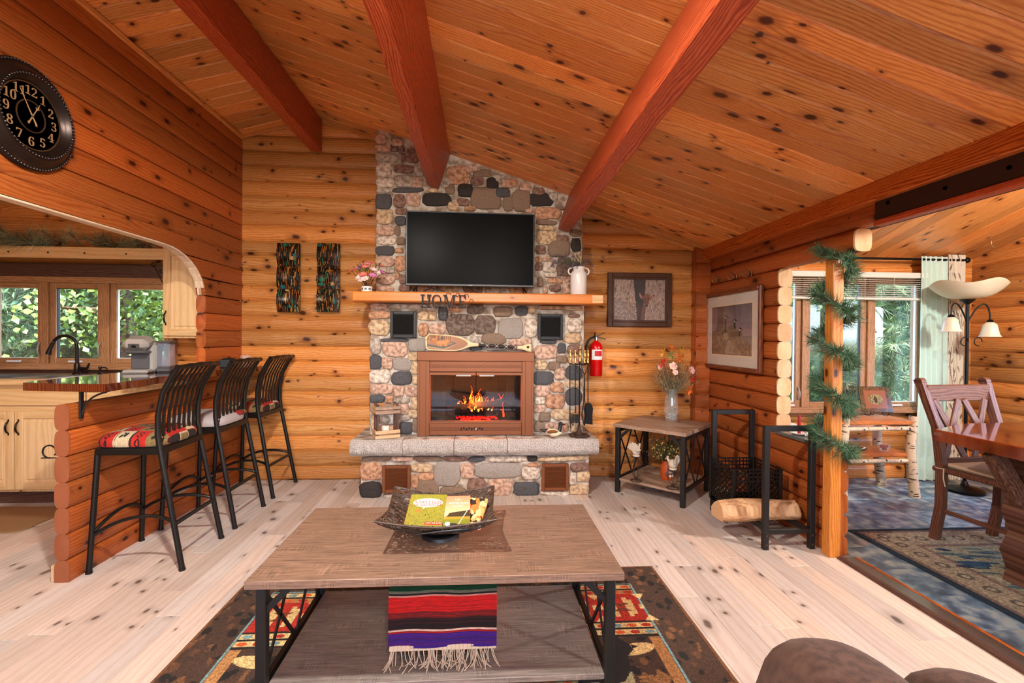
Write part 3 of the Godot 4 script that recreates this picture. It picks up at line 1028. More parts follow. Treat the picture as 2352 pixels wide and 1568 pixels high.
func book_green_tex() -> ImageTexture:
	var p := Paint.new(256, 288, Color(0.53, 0.51, 0.13))
	var r := RandomNumberGenerator.new()
	r.seed = 3
	for k in 900:
		p.ell(r.randf(), r.randf(), r.randf_range(0.004, 0.012), r.randf_range(0.004, 0.010), [Color(0.38, 0.42, 0.10), Color(0.66, 0.60, 0.24), Color(0.46, 0.38, 0.10), Color(0.26, 0.30, 0.10)][r.randi() % 4])
	for k in 14:
		p.ell(r.randf(), r.randf_range(0.6, 0.85), 0.012, 0.010, Color(0.05, 0.05, 0.03))
	p.ell(0.28, 0.50, 0.08, 0.05, Color(0.80, 0.42, 0.16))
	p.poly([Vector2(0.40, 0.34), Vector2(0.52, 0.34), Vector2(0.40, 0.46)], Color(0.90, 0.78, 0.72))
	p.ell(0.51, 0.26, 0.41, 0.14, Color(0.93, 0.80, 0.75))
	p.rect(0.53, 0.82, 0.98, 0.90, Color(0.82, 0.22, 0.08))
	return p.tex()


func book_golf_tex() -> ImageTexture:
	var p := Paint.new(256, 288, Color(0.88, 0.55, 0.38))
	for k in 30:
		var v := k / 30.0
		p.rect(0, v * 0.65, 1, v * 0.65 + 0.03, Color(0.88, 0.50, 0.36).lerp(Color(0.95, 0.75, 0.55), v))
	p.poly([Vector2(0.1, 0.66), Vector2(0.2, 0.56), Vector2(0.5, 0.52), Vector2(0.8, 0.50), Vector2(1, 0.46), Vector2(1, 0.68), Vector2(0.1, 0.70)], Color(0.22, 0.17, 0.08), 3.0)
	p.rect(0.0, 0.68, 1.0, 1.0, Color(0.46, 0.48, 0.08))
	p.rect(0.0, 0.68, 1.0, 0.76, Color(0.62, 0.52, 0.14))
	p.ell(0.32, 0.95, 0.24, 0.08, Color(0.18, 0.16, 0.14))
	p.ell(0.14, 0.90, 0.10, 0.07, Color(0.90, 0.86, 0.80))
	p.line(Vector2(0.55, 0.92), Vector2(1.0, 0.35), 0.03, Color(0.80, 0.76, 0.70))
	return p.tex()


func book_snack_tex() -> ImageTexture:
	var p := Paint.new(128, 256, Color(0.16, 0.12, 0.09))
	var r := RandomNumberGenerator.new()
	r.seed = 14
	for k in 40:
		p.ell(r.randf(), r.randf(), r.randf_range(0.10, 0.2), r.randf_range(0.05, 0.08), [Color(0.85, 0.45, 0.18), Color(0.90, 0.62, 0.34), Color(0.92, 0.72, 0.50)][k % 3], r.randf() * 3.0)
	return p.tex()


func plate_tex() -> ImageTexture:
	var p := Paint.new(256, 256, Color(0.40, 0.24, 0.16))
	var r := RandomNumberGenerator.new()
	r.seed = 27
	for k in 130:
		var a := r.randf()
		for q in [Vector2(a, r.randf() * 0.13), Vector2(a, 1.0 - r.randf() * 0.13), Vector2(r.randf() * 0.13, a), Vector2(1.0 - r.randf() * 0.13, a)]:
			p.ell(q.x, q.y, 0.03, 0.012, [Color(0.20, 0.24, 0.12), Color(0.34, 0.26, 0.12), Color(0.14, 0.12, 0.08)][r.randi() % 3], r.randf() * 3.0)
	p.rect(0.15, 0.15, 0.85, 0.85, Color(0.50, 0.30, 0.21))
	p.ell(0.5, 0.5, 0.24, 0.2, Color(0.52, 0.48, 0.30))
	for k in 20:
		p.ell(r.randf_range(0.3, 0.7), r.randf_range(0.34, 0.66), 0.05, 0.014, Color(0.24, 0.28, 0.14), r.randf() * 3.0)
	p.ell(0.5, 0.52, 0.055, 0.14, Color(0.20, 0.11, 0.08))
	return p.tex()


func mat(key: String, c: Color, rough: float, tex: Texture2D = null, metal := 0.0, tri := 0.0) -> StandardMaterial3D:
	var m := StandardMaterial3D.new()
	m.albedo_color = c
	m.roughness = rough
	m.metallic = metal
	if tex:
		m.albedo_texture = tex
	if tri > 0.0:
		m.uv1_triplanar = true
		m.uv1_world_triplanar = true
		m.uv1_scale = Vector3(tri, tri, tri)
	MATS[key] = m
	return m


func bump(m: StandardMaterial3D, t: Texture2D, k: float) -> void:
	m.normal_enabled = true
	m.normal_texture = t
	m.normal_scale = k


func m_(key: String) -> StandardMaterial3D:
	return MATS[key]


# a few tones of one wood, from which each piece takes one
func tones(key: String, base: Color, rough: float, tex: Texture2D, spread: float, count := 6) -> void:
	for k in count:
		var f := 1.0 + spread * (2.0 * k / (count - 1.0) - 1.0)
		var w := 1.0 + spread * 0.5 * (1.0 if k % 2 else -1.0)
		mat("%s%d" % [key, k], Color(minf(base.r * f, 1.0), minf(base.g * f / sqrt(w), 1.0), minf(base.b * f / w, 1.0)), rough, tex)


func tone(key: String, count := 6) -> StandardMaterial3D:
	return MATS["%s%d" % [key, rng.randi() % count]]


func make_materials() -> void:
	tones("log", Color(0.81, 0.57, 0.31), 0.38, T.pine, 0.10)
	tones("board", Color(0.68, 0.37, 0.16), 0.42, T.pine, 0.10)
	tones("ceil", Color(0.88, 0.62, 0.35), 0.33, T.pine, 0.10)
	tones("floor", Color(0.80, 0.75, 0.71), 0.45, T.plank, 0.06)
	tones("end", Color(0.82, 0.68, 0.52), 0.8, T.maple, 0.06)
	tones("slate", Color(0.66, 0.75, 0.81), 0.35, T.slate, 0.10)
	mat("log_end", Color(0.56, 0.31, 0.18), 0.6, T.maple)
	mat("daylit_pale", Color(0.88, 0.80, 0.70), 0.6, T.maple)  # pale tone stands in for window light under the arch
	mat("fir", Color(0.74, 0.34, 0.18), 0.42, T.fir)
	mat("fir_bright", Color(0.80, 0.45, 0.17), 0.4, T.fir)
	mat("post_wood", Color(0.82, 0.54, 0.24), 0.4, T.pine)
	mat("mantel", Color(0.86, 0.52, 0.20), 0.35, T.maple)
	mat("maple", Color(0.87, 0.73, 0.53), 0.4, T.maple)
	mat("maple_pale", Color(0.90, 0.77, 0.58), 0.4, T.maple)
	mat("window_oak", Color(0.70, 0.53, 0.37), 0.45, T.oak)
	mat("walnut", Color(0.36, 0.26, 0.22), 0.5, T.fir)
	mat("slab_wood", Color(0.42, 0.21, 0.11), 0.14, T.fir)
	m_("slab_wood").clearcoat_enabled = true
	m_("slab_wood").clearcoat = 1.0
	m_("slab_wood").clearcoat_roughness = 0.04
	mat("dining_wood", Color(0.52, 0.24, 0.10), 0.12, T.fir)
	m_("dining_wood").clearcoat_enabled = true
	m_("dining_wood").clearcoat_roughness = 0.05
	mat("rough_wood", Color(0.40, 0.26, 0.17), 0.7, T.fir)
	bump(m_("rough_wood"), T.fine_n, 0.6)
	mat("chair_wood", Color(0.47, 0.33, 0.26), 0.4, T.fir)
	mat("sawn", Color(0.60, 0.49, 0.42), 0.45, T.sawn)
	mat("sawn_light", Color(0.74, 0.62, 0.53), 0.5, T.sawn)
	mat("sawn_daylit", Color(0.58, 0.55, 0.54), 0.4, T.sawn)  # greyer, lighter sawn wood; bluish window daylight put into the shelf colour
	mat("black_metal", Color(0.06, 0.06, 0.06), 0.5)
	mat("sign_iron", Color(0.035, 0.03, 0.028), 0.7)
	mat("dark_metal", Color(0.10, 0.09, 0.08), 0.45, null, 0.5)
	mat("stool_metal", Color(0.13, 0.115, 0.10), 0.38, null, 0.6)
	mat("iron", Color(0.05, 0.05, 0.055), 0.35, null, 0.5)
	mat("rust_iron", Color(0.27, 0.19, 0.15), 0.7, null, 0.3)
	mat("brass", Color(0.90, 0.72, 0.38), 0.15, null, 1.0)
	mat("chrome", Color(0.80, 0.80, 0.80), 0.15, null, 1.0)
	mat("pewter", Color(0.34, 0.33, 0.34), 0.28, null, 0.9)
	mat("copper_metal", Color(0.50, 0.29, 0.16), 0.42, null, 0.45)
	mat("copper_dark", Color(0.25, 0.14, 0.08), 0.5, null, 0.3)
	mat("bronze", Color(0.17, 0.13, 0.11), 0.32, null, 0.7)
	mat("bronze_light", Color(0.50, 0.38, 0.26), 0.35, null, 0.8)
	mat("clock_face", Color(0.30, 0.25, 0.21), 0.5)
	mat("numeral", Color(0.74, 0.58, 0.40), 0.4, null, 0.5)
	mat("black_plastic", Color(0.03, 0.03, 0.03), 0.35)
	mat("screen", Color(0.030, 0.030, 0.032), 0.30)
	m_("screen").metallic_specular = 0.12
	mat("white_ceramic", Color(0.90, 0.88, 0.86), 0.25)
	mat("white_paint", Color(0.90, 0.90, 0.88), 0.5)
	mat("red_paint", Color(0.78, 0.03, 0.04), 0.2)
	mat("label_white", Color(0.88, 0.88, 0.86), 0.6)
	mat("label_red", Color(0.75, 0.10, 0.10), 0.6)
	mat("grey_print", Color(0.32, 0.33, 0.36), 0.6)
	mat("soot", Color(0.03, 0.027, 0.025), 0.95)
	mat("char", Color(0.09, 0.07, 0.06), 0.95, T.bark)
	mat("chain_mesh", Color(0.10, 0.095, 0.09), 0.6, null, 0.5)
	mat("mortar", Color(0.80, 0.77, 0.72), 0.95, T.stone, 0.0, 1.4)
	bump(m_("mortar"), T.stone_n, 0.4)
	mat("granite", Color(0.84, 0.82, 0.79), 0.8, T.speck, 0.0, 1.6)
	bump(m_("granite"), T.stone_n, 1.2)
	mat("granite_top", Color(0.82, 0.80, 0.77), 0.7, T.stone, 0.0, 1.0)
	bump(m_("granite_top"), T.stone_n, 0.3)
	var sc := [Color(0.84, 0.71, 0.63), Color(0.77, 0.73, 0.68), Color(0.86, 0.76, 0.62), Color(0.82, 0.64, 0.51), Color(0.58, 0.46, 0.41), Color(0.38, 0.39, 0.41), Color(0.24, 0.22, 0.21), Color(0.64, 0.55, 0.47), Color(0.49, 0.43, 0.39), Color(0.90, 0.86, 0.80), Color(0.74, 0.72, 0.69)]
	for k in sc.size():
		var grainy := k in [5, 6, 7, 10]
		mat("stone_%d" % k, sc[k], 0.85, T.speck if grainy else T.stone, 0.0, 2.6 if grainy else 3.2)
		bump(m_("stone_%d" % k), T.stone_n, 0.7)
	mat("rug", Color(1, 1, 1), 1.0, T.rug)
	mat("rug2", Color(1, 1, 1), 1.0, T.rug2)
	mat("serape", Color(1.0, 1.0, 1.0), 1.0, T.serape)
	mat("cushion", Color(1, 1, 1), 0.95, T.cushion)
	mat("grey_cushion", Color(0.66, 0.63, 0.62), 0.95)
	mat("fringe", Color(0.78, 0.70, 0.60), 1.0)
	mat("geese", Color(1, 1, 1), 0.5, T.geese)
	mat("deer", Color(1, 1, 1), 0.5, T.deer)
	mat("mat_board", Color(0.80, 0.77, 0.72), 0.9)
	mat("mat_edge", Color(0.90, 0.80, 0.64), 0.8)
	mat("frame_brown", Color(0.34, 0.23, 0.15), 0.45, T.fir)
	mat("frame_oak", Color(0.50, 0.29, 0.16), 0.4, T.fir)
	mat("art", Color(1, 1, 1), 0.22, T.art, 0.15)
	mat("paddle_print", Color(1, 1, 1), 0.5, T.paddle)
	mat("birch", Color(1, 1, 1), 0.8, T.birch)
	mat("honey_wood", Color(0.80, 0.47, 0.22), 0.35, T.oak)
	mat("curtain", Color(0.80, 0.90, 0.85), 0.95)
	m_("curtain").backlight_enabled = true
	m_("curtain").backlight = Color(0.30, 0.36, 0.33)
	bump(m_("curtain"), T.weave_n, 0.15)
	mat("curtain_print", Color(1, 1, 1), 0.95, T.leaf_cloth)
	mat("blind", Color(0.88, 0.88, 0.84), 0.6)
	m_("blind").backlight_enabled = true
	m_("blind").backlight = Color(0.25, 0.25, 0.23)
	mat("frosted", Color(0.88, 0.84, 0.74), 0.35)
	m_("frosted").backlight_enabled = true
	m_("frosted").backlight = Color(0.3, 0.28, 0.24)
	mat("needle", Color(1, 1, 1), 0.7)
	m_("needle").vertex_color_use_as_albedo = true
	mat("petal", Color(1, 1, 1), 0.7)
	m_("petal").vertex_color_use_as_albedo = true
	mat("wicker", Color(0.27, 0.20, 0.15), 0.45)
	mat("sofa", Color(0.31, 0.22, 0.18), 1.0, T.stone, 0.0, 4.0)
	bump(m_("sofa"), T.weave_n, 0.3)
	m_("sofa").rim_enabled = true
	m_("sofa").rim = 0.4
	mat("bark", Color(0.50, 0.42, 0.36), 0.95, T.bark, 0.0, 2.0)
	bump(m_("bark"), T.stone_n, 1.0)
	mat("split_wood", Color(0.80, 0.64, 0.48), 0.85, T.oak)
	mat("kraft_mat", Color(0.66, 0.55, 0.42), 0.95, T.mat, 0.0, 3.0)
	mat("silver_plastic", Color(0.62, 0.60, 0.57), 0.35, null, 0.2)
	mat("grey_plastic", Color(0.28, 0.27, 0.27), 0.4)
	mat("tank", Color(0.55, 0.62, 0.70, 0.35), 0.05)
	m_("tank").transparency = BaseMaterial3D.TRANSPARENCY_ALPHA
	mat("pane", Color(0.5, 0.55, 0.55, 0.02), 0.02)
	m_("pane").transparency = BaseMaterial3D.TRANSPARENCY_ALPHA
	mat("fire_glass", Color(0.10, 0.11, 0.11, 0.12), 0.04)
	m_("fire_glass").transparency = BaseMaterial3D.TRANSPARENCY_ALPHA
	mat("vase_glass", Color(0.85, 0.88, 0.88, 0.10), 0.03)
	m_("vase_glass").transparency = BaseMaterial3D.TRANSPARENCY_ALPHA
	mat("cover_glass", Color(0.9, 0.9, 0.9, 0.05), 0.02)
	m_("cover_glass").transparency = BaseMaterial3D.TRANSPARENCY_ALPHA
	mat("wax", Color(0.92, 0.88, 0.80), 0.5)
	mat("red_wax", Color(0.60, 0.05, 0.10), 0.5)
	mat("pink_wax", Color(0.80, 0.50, 0.42), 0.5)
	mat("resin", Color(0.80, 0.74, 0.66), 0.7)
	mat("pumpkin", Color(0.72, 0.30, 0.09), 0.4)
	mat("rope", Color(0.70, 0.45, 0.18), 0.9)
	mat("pale_wood", Color(0.82, 0.68, 0.52), 0.6, T.maple)
	mat("cream_feather", Color(0.86, 0.80, 0.66), 0.5)
	mat("dark_feather", Color(0.14, 0.11, 0.09), 0.5)
	mat("tan_feather", Color(0.55, 0.36, 0.20), 0.5)
	mat("teal_feather", Color(0.08, 0.13, 0.16), 0.3)
	mat("red_clay", Color(0.62, 0.09, 0.06), 0.4)
	mat("leather", Color(0.17, 0.10, 0.08), 0.5)
	mat("lace", Color(0.86, 0.83, 0.78), 0.7)
	mat("paper", Color(0.86, 0.83, 0.78), 0.8)
	mat("book_green", Color(1, 1, 1), 0.5, T.book_green)
	mat("book_golf", Color(1, 1, 1), 0.5, T.book_golf)
	mat("book_snack", Color(1, 1, 1), 0.5, T.book_snack)
	mat("plate", Color(1, 1, 1), 0.15, T.plate)
	mat("grey_bin", Color(0.36, 0.40, 0.40), 0.5)
	mat("grey_ledge", Color(0.36, 0.38, 0.38), 0.25)
	mat("steel_plate", Color(0.20, 0.13, 0.10), 0.55, null, 0.3)
	mat("bolt", Color(0.40, 0.28, 0.20), 0.4, null, 0.7)
	mat("grout", Color(0.50, 0.51, 0.50), 0.9)
	mat("strip_metal", Color(0.50, 0.45, 0.42), 0.25, null, 0.6)
	mat("grass", Color(0.22, 0.30, 0.10), 1.0, T.stone, 0.0, 1.0)
	mat("leaf", Color(1, 1, 1), 0.6)
	m_("leaf").vertex_color_use_as_albedo = true
	m_("leaf").backlight_enabled = true
	m_("leaf").backlight = Color(0.28, 0.40, 0.12)
	mat("pine_leaf", Color(1, 1, 1), 0.7)
	m_("pine_leaf").vertex_color_use_as_albedo = true
	m_("pine_leaf").backlight_enabled = true
	m_("pine_leaf").backlight = Color(0.14, 0.20, 0.10)
	for f in [["flame_outer", Color(1.0, 0.22, 0.03), 2.2], ["flame_mid", Color(1.0, 0.48, 0.08), 3.2], ["flame_core", Color(1.0, 0.80, 0.38), 4.5], ["ember", Color(1.0, 0.10, 0.06), 1.3], ["lamp_glow", Color(1.0, 0.88, 0.72), 3.0]]:
		var m := mat(f[0], f[1], 1.0)
		m.emission_enabled = true
		m.emission = f[1]
		m.emission_energy_multiplier = f[2]


# ---------------------------------------------------------------- the shell of the house

func ceil_y(px: float) -> float:
	return RIDGE_Y - (px - RIDGE_X) * SLOPE_R if px > RIDGE_X else RIDGE_Y - (RIDGE_X - px) * SLOPE_L


# section of one log course: rounded face towards +z, flat or rounded back
func log_section(h: float, bulge: float, thick: float, both := false) -> PackedVector2Array:
	var s := PackedVector2Array()
	var g := 0.004
	for k in 9:
		var a := -1.0 + k * 0.25
		s.append(Vector2(h * 0.5 + a * (h * 0.5 - g), bulge * (sqrt(maxf(0.0, 1.0 - pow(absf(a), 2.6))) - 1.0)))
	if both:
		s.append(Vector2(h + 0.0005, -thick * 0.5 + 0.010))
		s.append(Vector2(h + 0.0005, -thick * 0.5 - 0.010))
		for k in 9:
			var a := 1.0 - k * 0.25
			s.append(Vector2(h * 0.5 + a * (h * 0.5 - g), -thick + bulge * (1.0 - sqrt(maxf(0.0, 1.0 - pow(absf(a), 2.6))))))
		s.append(Vector2(-0.0005, -thick * 0.5 - 0.010))
		s.append(Vector2(-0.0005, -thick * 0.5 + 0.010))
	else:
		s.append(Vector2(h + 0.001, -bulge - 0.004))
		s.append(Vector2(h + 0.001, -thick))
		s.append(Vector2(-0.001, -thick))
		s.append(Vector2(-0.001, -bulge - 0.004))
	return s


# courses of logs on a wall: s runs along dir from o; holes are [s0, s1, y0, y1]
func log_wall(parent: Node3D, o: Vector3, dir: Vector3, out: Vector3, s0: float, s1: float, y0: float, h: float, count: int, bulge: float, thick: float, key: String, holes := [], both := false, span = null) -> void:
	var sec := log_section(h, bulge, thick, both)
	for k in count:
		var yy := y0 + k * h
		var runs := [[s0, s1]]
		if span != null:
			runs = span.call(yy, yy + h)
		for hole in holes:
			if yy + h * 0.5 < hole[2] or yy + h * 0.5 > hole[3]:
				continue
			var next := []
			for r in runs:
				if hole[1] <= r[0] or hole[0] >= r[1]:
					next.append(r)
					continue
				if hole[0] > r[0]:
					next.append([r[0], hole[0]])
				if hole[1] < r[1]:
					next.append([hole[1], r[1]])
			runs = next
		for r in runs:
			if r[1] - r[0] < 0.02:
				continue
			var mb := wood_mb()
			mb.x = frame(dir, Vector3.UP, out, o + Vector3(0, yy, 0))
			mb.prism(sec, r[0], r[1])
			part(mb, "log", tone(key), parent)


func shell() -> void:
	floors()
	ceilings()
	walls()
	beams()
	added_lamp_fittings()


func floors() -> void:
	var f := struct("floor")
	var w := 0.109
	var rest := MB.new()
	var row := 0
	var px := -4.6
	while px < RIGHT - 0.01:
		var pw := minf(w, RIGHT + 0.01 - px)
		var z := BACK - rnd(0.05, 1.1)
		while z < REAR:
			var z1 := minf(z + rnd(0.9, 1.5), REAR)
			var a := maxf(z, BACK)
			if z1 - a > 0.03:
				if a < -1.45:
					var mb := wood_mb()
					mb.box(Vector3(px + pw * 0.5, -0.006, (a + z1) * 0.5), Vector3(pw - 0.0012, 0.012, z1 - a - 0.0012), 0.0012, 2)
					part(mb, "plank", tone("floor"), f)
				else:
					rest.uo = Vector2(rnd(0, 1), rnd(0, 0.7))
					rest.box(Vector3(px + pw * 0.5, -0.006, (a + z1) * 0.5), Vector3(pw - 0.0012, 0.012, z1 - a - 0.0012), 0.0012, 2)
			z = z1
		px += w
		row += 1
	var ro := part(rest, "plank", m_("floor2"), f)
	ro.set_meta("kind", "stuff")
	var mb2 := MB.new()
	mb2.box(Vector3(-1.2, -0.10, -0.5), Vector3(7.0, 0.17, 7.8))
	part(mb2, "subfloor", m_("walnut"), f)

	var g := struct("floor_sunroom")
	var restt := MB.new()
	for i in 9:
		for j in 24:
			var x0 := 2.165 + i * 0.305
			var z0 := SUN_BACK + j * 0.27
			var x1 := minf(x0 + 0.305, SUN_RIGHT)
			if x1 - x0 < 0.02:
				continue
			var t := MB.new()
			if z0 < -0.9:
				t.uo = Vector2(rnd(0, 1), rnd(0, 1))
				t.us = Vector2(1.3, 1.3)
				t.box(Vector3((x0 + x1) * 0.5, -0.006, z0 + 0.135), Vector3(x1 - x0 - 0.005, 0.012, 0.265), 0.002, 0)
				part(t, "tile", tone("slate"), g)
			else:
				restt.box(Vector3((x0 + x1) * 0.5, -0.006, z0 + 0.135), Vector3(x1 - x0 - 0.005, 0.012, 0.265), 0.002, 0)
	var rt := part(restt, "tile", m_("slate2"), g)
	rt.set_meta("kind", "stuff")
	var gr := MB.new()
	gr.box(Vector3(3.35, -0.0555, -0.6), Vector3(2.5, 0.105, 7.0))
	part(gr, "grout", m_("grout"), g)
	# threshold between the two floors
	var th := struct("trim_threshold")
	for q in [[2.057, 0.026, 0.016, "walnut"], [2.11, 0.078, 0.010, "strip_metal"], [2.157, 0.014, 0.013, "fir_bright"]]:
		var mb := wood_mb()
		mb.box(Vector3(q[0], q[2] * 0.5 - 0.002, 0.32), Vector3(q[1], q[2] + 0.004, 5.75), 0.003, 2)
		part(mb, "strip", m_(q[3]), th)


func ceilings() -> void:
	var c := struct("ceiling")
	var w := 0.1215
	var nr := Vector3(-SLOPE_R, -1, 0).normalized()     # inward normal of the right slope
	var dr := Vector3(1, -SLOPE_R, 0).normalized()
	var dl := Vector3(-1, -SLOPE_L, 0).normalized()
	var nl := Vector3(SLOPE_L, -1, 0).normalized()
	var lr := (RIGHT + 0.12 - RIDGE_X) / dr.x
	var ll := (RIDGE_X + 4.65) / -dl.x
	var apex := Vector3(RIDGE_X, RIDGE_Y, 0)
	var z := BACK - 0.02
	while z < REAR:
		for side in 2:
			var d := dr if side == 0 else dl
			var nn := nr if side == 0 else nl
			var L := lr if side == 0 else ll
			var mb := wood_mb()
			mb.x = frame(d, -nn, d.cross(-nn), apex + Vector3(0, 0, z + w * 0.5) - nn * 0.0)
			mb.box(Vector3(L * 0.5, 0.010, 0), Vector3(L, 0.020, w - 0.0012), 0.0075, 0)
			part(mb, "board", tone("ceil"), c)
		z += w
	for side in 2:
		var d := dr if side == 0 else dl
		var nn := nr if side == 0 else nl
		var L := lr if side == 0 else ll
		var mb := MB.new()
		mb.x = frame(d, -nn, d.cross(-nn), apex + Vector3(0, 0, -0.5))
		mb.box(Vector3(L * 0.5 + 0.1, 0.082, 0), Vector3(L + 0.35, 0.12, 7.9))
		part(mb, "roof_deck", m_("walnut"), c)
	# trims where the ceiling meets the walls
	var k := 1
	for q in [[Vector3(LEFT, ceil_y(LEFT) - 0.012, BACK), Vector3(RIDGE_X - 0.05, ceil_y(RIDGE_X - 0.05) - 0.012, BACK)], [Vector3(RIDGE_X + 0.05, ceil_y(RIDGE_X + 0.05) - 0.012, BACK), Vector3(-0.88, ceil_y(-0.88) - 0.012, BACK)], [Vector3(0.86, ceil_y(0.86) - 0.012, BACK), Vector3(1.95, ceil_y(1.95) - 0.012, BACK)], [Vector3(LEFT + 0.006, ceil_y(LEFT) - 0.02, BACK), Vector3(LEFT + 0.006, ceil_y(LEFT) - 0.02, -0.2)]]:
		var mb := wood_mb()
		mb.bar(q[0] + Vector3(0, 0, 0.012), q[1] + Vector3(0, 0, 0.012), 0.022, 0.030, 0.004)
		struct_mesh(mb, "trim_%d" % k, tone("ceil"))
		k += 1
	# sunroom: a shed ceiling that rises towards the camera
	var s := struct("ceiling_sunroom")
	var up := Vector3(0, 0.29, 1).normalized()
	var ns := Vector3(0, 1, -0.29).normalized()
	for i in 21:
		var mb := wood_mb()
		mb.x = frame(up, ns, Vector3(1, 0, 0) * -1.0, Vector3(2.16 + i * 0.115 + 0.057, 2.0, SUN_BACK - 0.03))
		mb.x.basis = Basis(up, ns, up.cross(ns))
		mb.box(Vector3(2.9, 0.010, 0), Vector3(5.8, 0.020, 0.1142), 0.004, 0)
		part(mb, "board", tone("ceil"), s)
	var mb3 := MB.new()
	mb3.x = Transform3D(Basis(up, ns, up.cross(ns)), Vector3(3.36, 2.0, SUN_BACK - 0.1))
	mb3.box(Vector3(2.9, 0.085, 0), Vector3(6.2, 0.12, 2.75))
	part(mb3, "roof_deck", m_("walnut"), s)


func walls() -> void:
	var H := 0.1305
	# back wall of the living room
	var wb := struct("wall_back")
	log_wall(wb, Vector3(0, 0, BACK), Vector3.RIGHT, Vector3.BACK, LEFT - 0.02, RIGHT + 0.08, -0.018, H, 25, 0.026, 0.14, "log", [], false, func(a: float, _b: float) -> Array:
		var lo := LEFT - 0.02
		var hi := RIGHT + 0.08
		if a > ceil_y(RIGHT):
			hi = minf(hi, RIDGE_X + (RIDGE_Y + 0.06 - a) / SLOPE_R)
		if a > ceil_y(LEFT):
			lo = maxf(lo, RIDGE_X - (RIDGE_Y + 0.06 - a) / SLOPE_L)
		return [[lo, hi]] if hi > lo else [])
	# back wall of the kitchen, with the window
	var wk := struct("wall_kitchen")
	log_wall(wk, Vector3(0, 0, BACK), Vector3.RIGHT, Vector3.BACK, -4.62, LEFT - 0.075, -0.018, H, 23, 0.022, 0.14, "log", [[-4.13, -2.60, 0.97, 1.72]], false, func(a: float, _b: float) -> Array:
		var lo := -4.62
		if a > ceil_y(lo):
			lo = maxf(lo, RIDGE_X - (RIDGE_Y + 0.06 - a) / SLOPE_L)
		return [[lo, LEFT - 0.075]] if lo < LEFT - 0.1 else [])
	# wall between living room and kitchen: arch, and the low wall of the bar
	var wl := struct("wall_left")
	log_wall(wl, Vector3(LEFT, 0, 0), Vector3.FORWARD, Vector3.RIGHT, 0, 1, -0.018, H, 23, 0.012, 0.072, "board", [], true, func(a: float, b: float) -> Array:
		var far := -BACK + 0.03
		if b < 0.985:
			return [[2.50, far], [-REAR, -0.7]]
		if b < 1.56:
			return [[3.66, far], [-REAR, -0.7]]
		if b < 1.95:
			return [[-REAR, -0.7]]
		return [[-REAR, far]])
	# the three courses that the arch cuts through
	for k in range(12, 15):
		var y0 := -0.018 + k * H
		var y1 := y0 + H
		var pl := PackedVector2Array()
		pl.append(Vector2(-BACK + 0.03, y0 + 0.002))
		pl.append(Vector2(-BACK + 0.03, y1 - 0.002))
		if k == 14:
			pl.append(Vector2(-0.7, y1 - 0.002))
			pl.append(Vector2(-0.7, ARCH_Y + ARCH_B))
		for j in 41:
			var s := lerpf(3.20, 3.66, j / 40.0)
			var yy := ARCH_Y + ARCH_B * sqrt(maxf(0.0, 1.0 - pow((s - 3.20) / 0.46, 2.0)))
			if yy <= y1 - 0.002 and yy >= y0 + 0.002:
				pl.append(Vector2(s, yy))
		var mb := wood_mb()
		mb.x = frame(Vector3.FORWARD, Vector3.UP, Vector3.RIGHT, Vector3(LEFT - 0.070, 0, 0))
		mb.slab(pl, 0.070, 0.0, Vector2(0.5, 1.92))
		part(mb, "log", tone("board"), wl)
	# dark end grain at the near end of the bar wall
	for k in 7:
		var mb := wood_mb()
		mb.x = frame(Vector3.FORWARD, Vector3.UP, Vector3.RIGHT, Vector3(LEFT, -0.018 + k * H, -2.50))
		mb.prism(log_section(H, 0.012, 0.072, true), -0.006, 0.0)
		part(mb, "log_end", m_("log_end"), wl)
	# pale strip added under the arch, coloured as window light on the underside
	var al := struct("trim_arch_daylight")
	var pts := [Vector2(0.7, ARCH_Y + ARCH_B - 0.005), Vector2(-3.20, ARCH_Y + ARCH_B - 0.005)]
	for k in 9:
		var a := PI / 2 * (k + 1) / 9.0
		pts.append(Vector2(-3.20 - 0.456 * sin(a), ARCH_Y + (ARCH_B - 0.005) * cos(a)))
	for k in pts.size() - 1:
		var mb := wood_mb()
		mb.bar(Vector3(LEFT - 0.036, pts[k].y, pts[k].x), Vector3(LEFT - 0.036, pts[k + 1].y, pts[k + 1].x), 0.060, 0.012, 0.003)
		part(mb, "daylit_strip", m_("daylit_pale"), al)
	# wall to the sunroom: low wall, wide passage, header
	var wr := struct("wall_right")
	log_wall(wr, Vector3(RIGHT, 0, 0), Vector3.BACK, Vector3.LEFT, 0, 1, -0.015, 0.1255, 16, 0.016, 0.10, "board", [], true, func(a: float, b: float) -> Array:
		if a < 0.52:
			return [[BACK, -2.60], [1.2, REAR]] if b < 0.56 else [[BACK, -2.60], [1.2, REAR]]
		if b < 1.76:
			return [[BACK, -3.13], [1.2, REAR]]
		if b < 1.88:
			return [[BACK, -2.47], [1.2, REAR]]
		return [[BACK, REAR]])
	for q in [[-3.13, 5, 13], [-2.47, 14, 14]]:
		for k in range(q[1], q[2] + 1):
			var mb := wood_mb()
			mb.x = frame(Vector3.BACK, Vector3.UP, Vector3.LEFT, Vector3(RIGHT, -0.015 + k * 0.1255, q[0]))
			mb.prism(log_section(0.1255, 0.014, 0.10, true), 0.0, 0.012)
			part(mb, "log_end", tone("end"), wr)
	# corner where the logs of both walls cross
	var cp := struct("trim_corner")
	for k in 16:
		var mb := wood_mb()
		mb.x = frame(Vector3.RIGHT, Vector3.UP, Vector3.BACK, Vector3(0, -0.018 + k * H, BACK + 0.10))
		mb.prism(log_section(H, 0.012, 0.11), 1.915, 2.045)
		part(mb, "log_stub", tone("board"), cp)
	# sunroom walls
	var sb := struct("wall_sunroom_back")
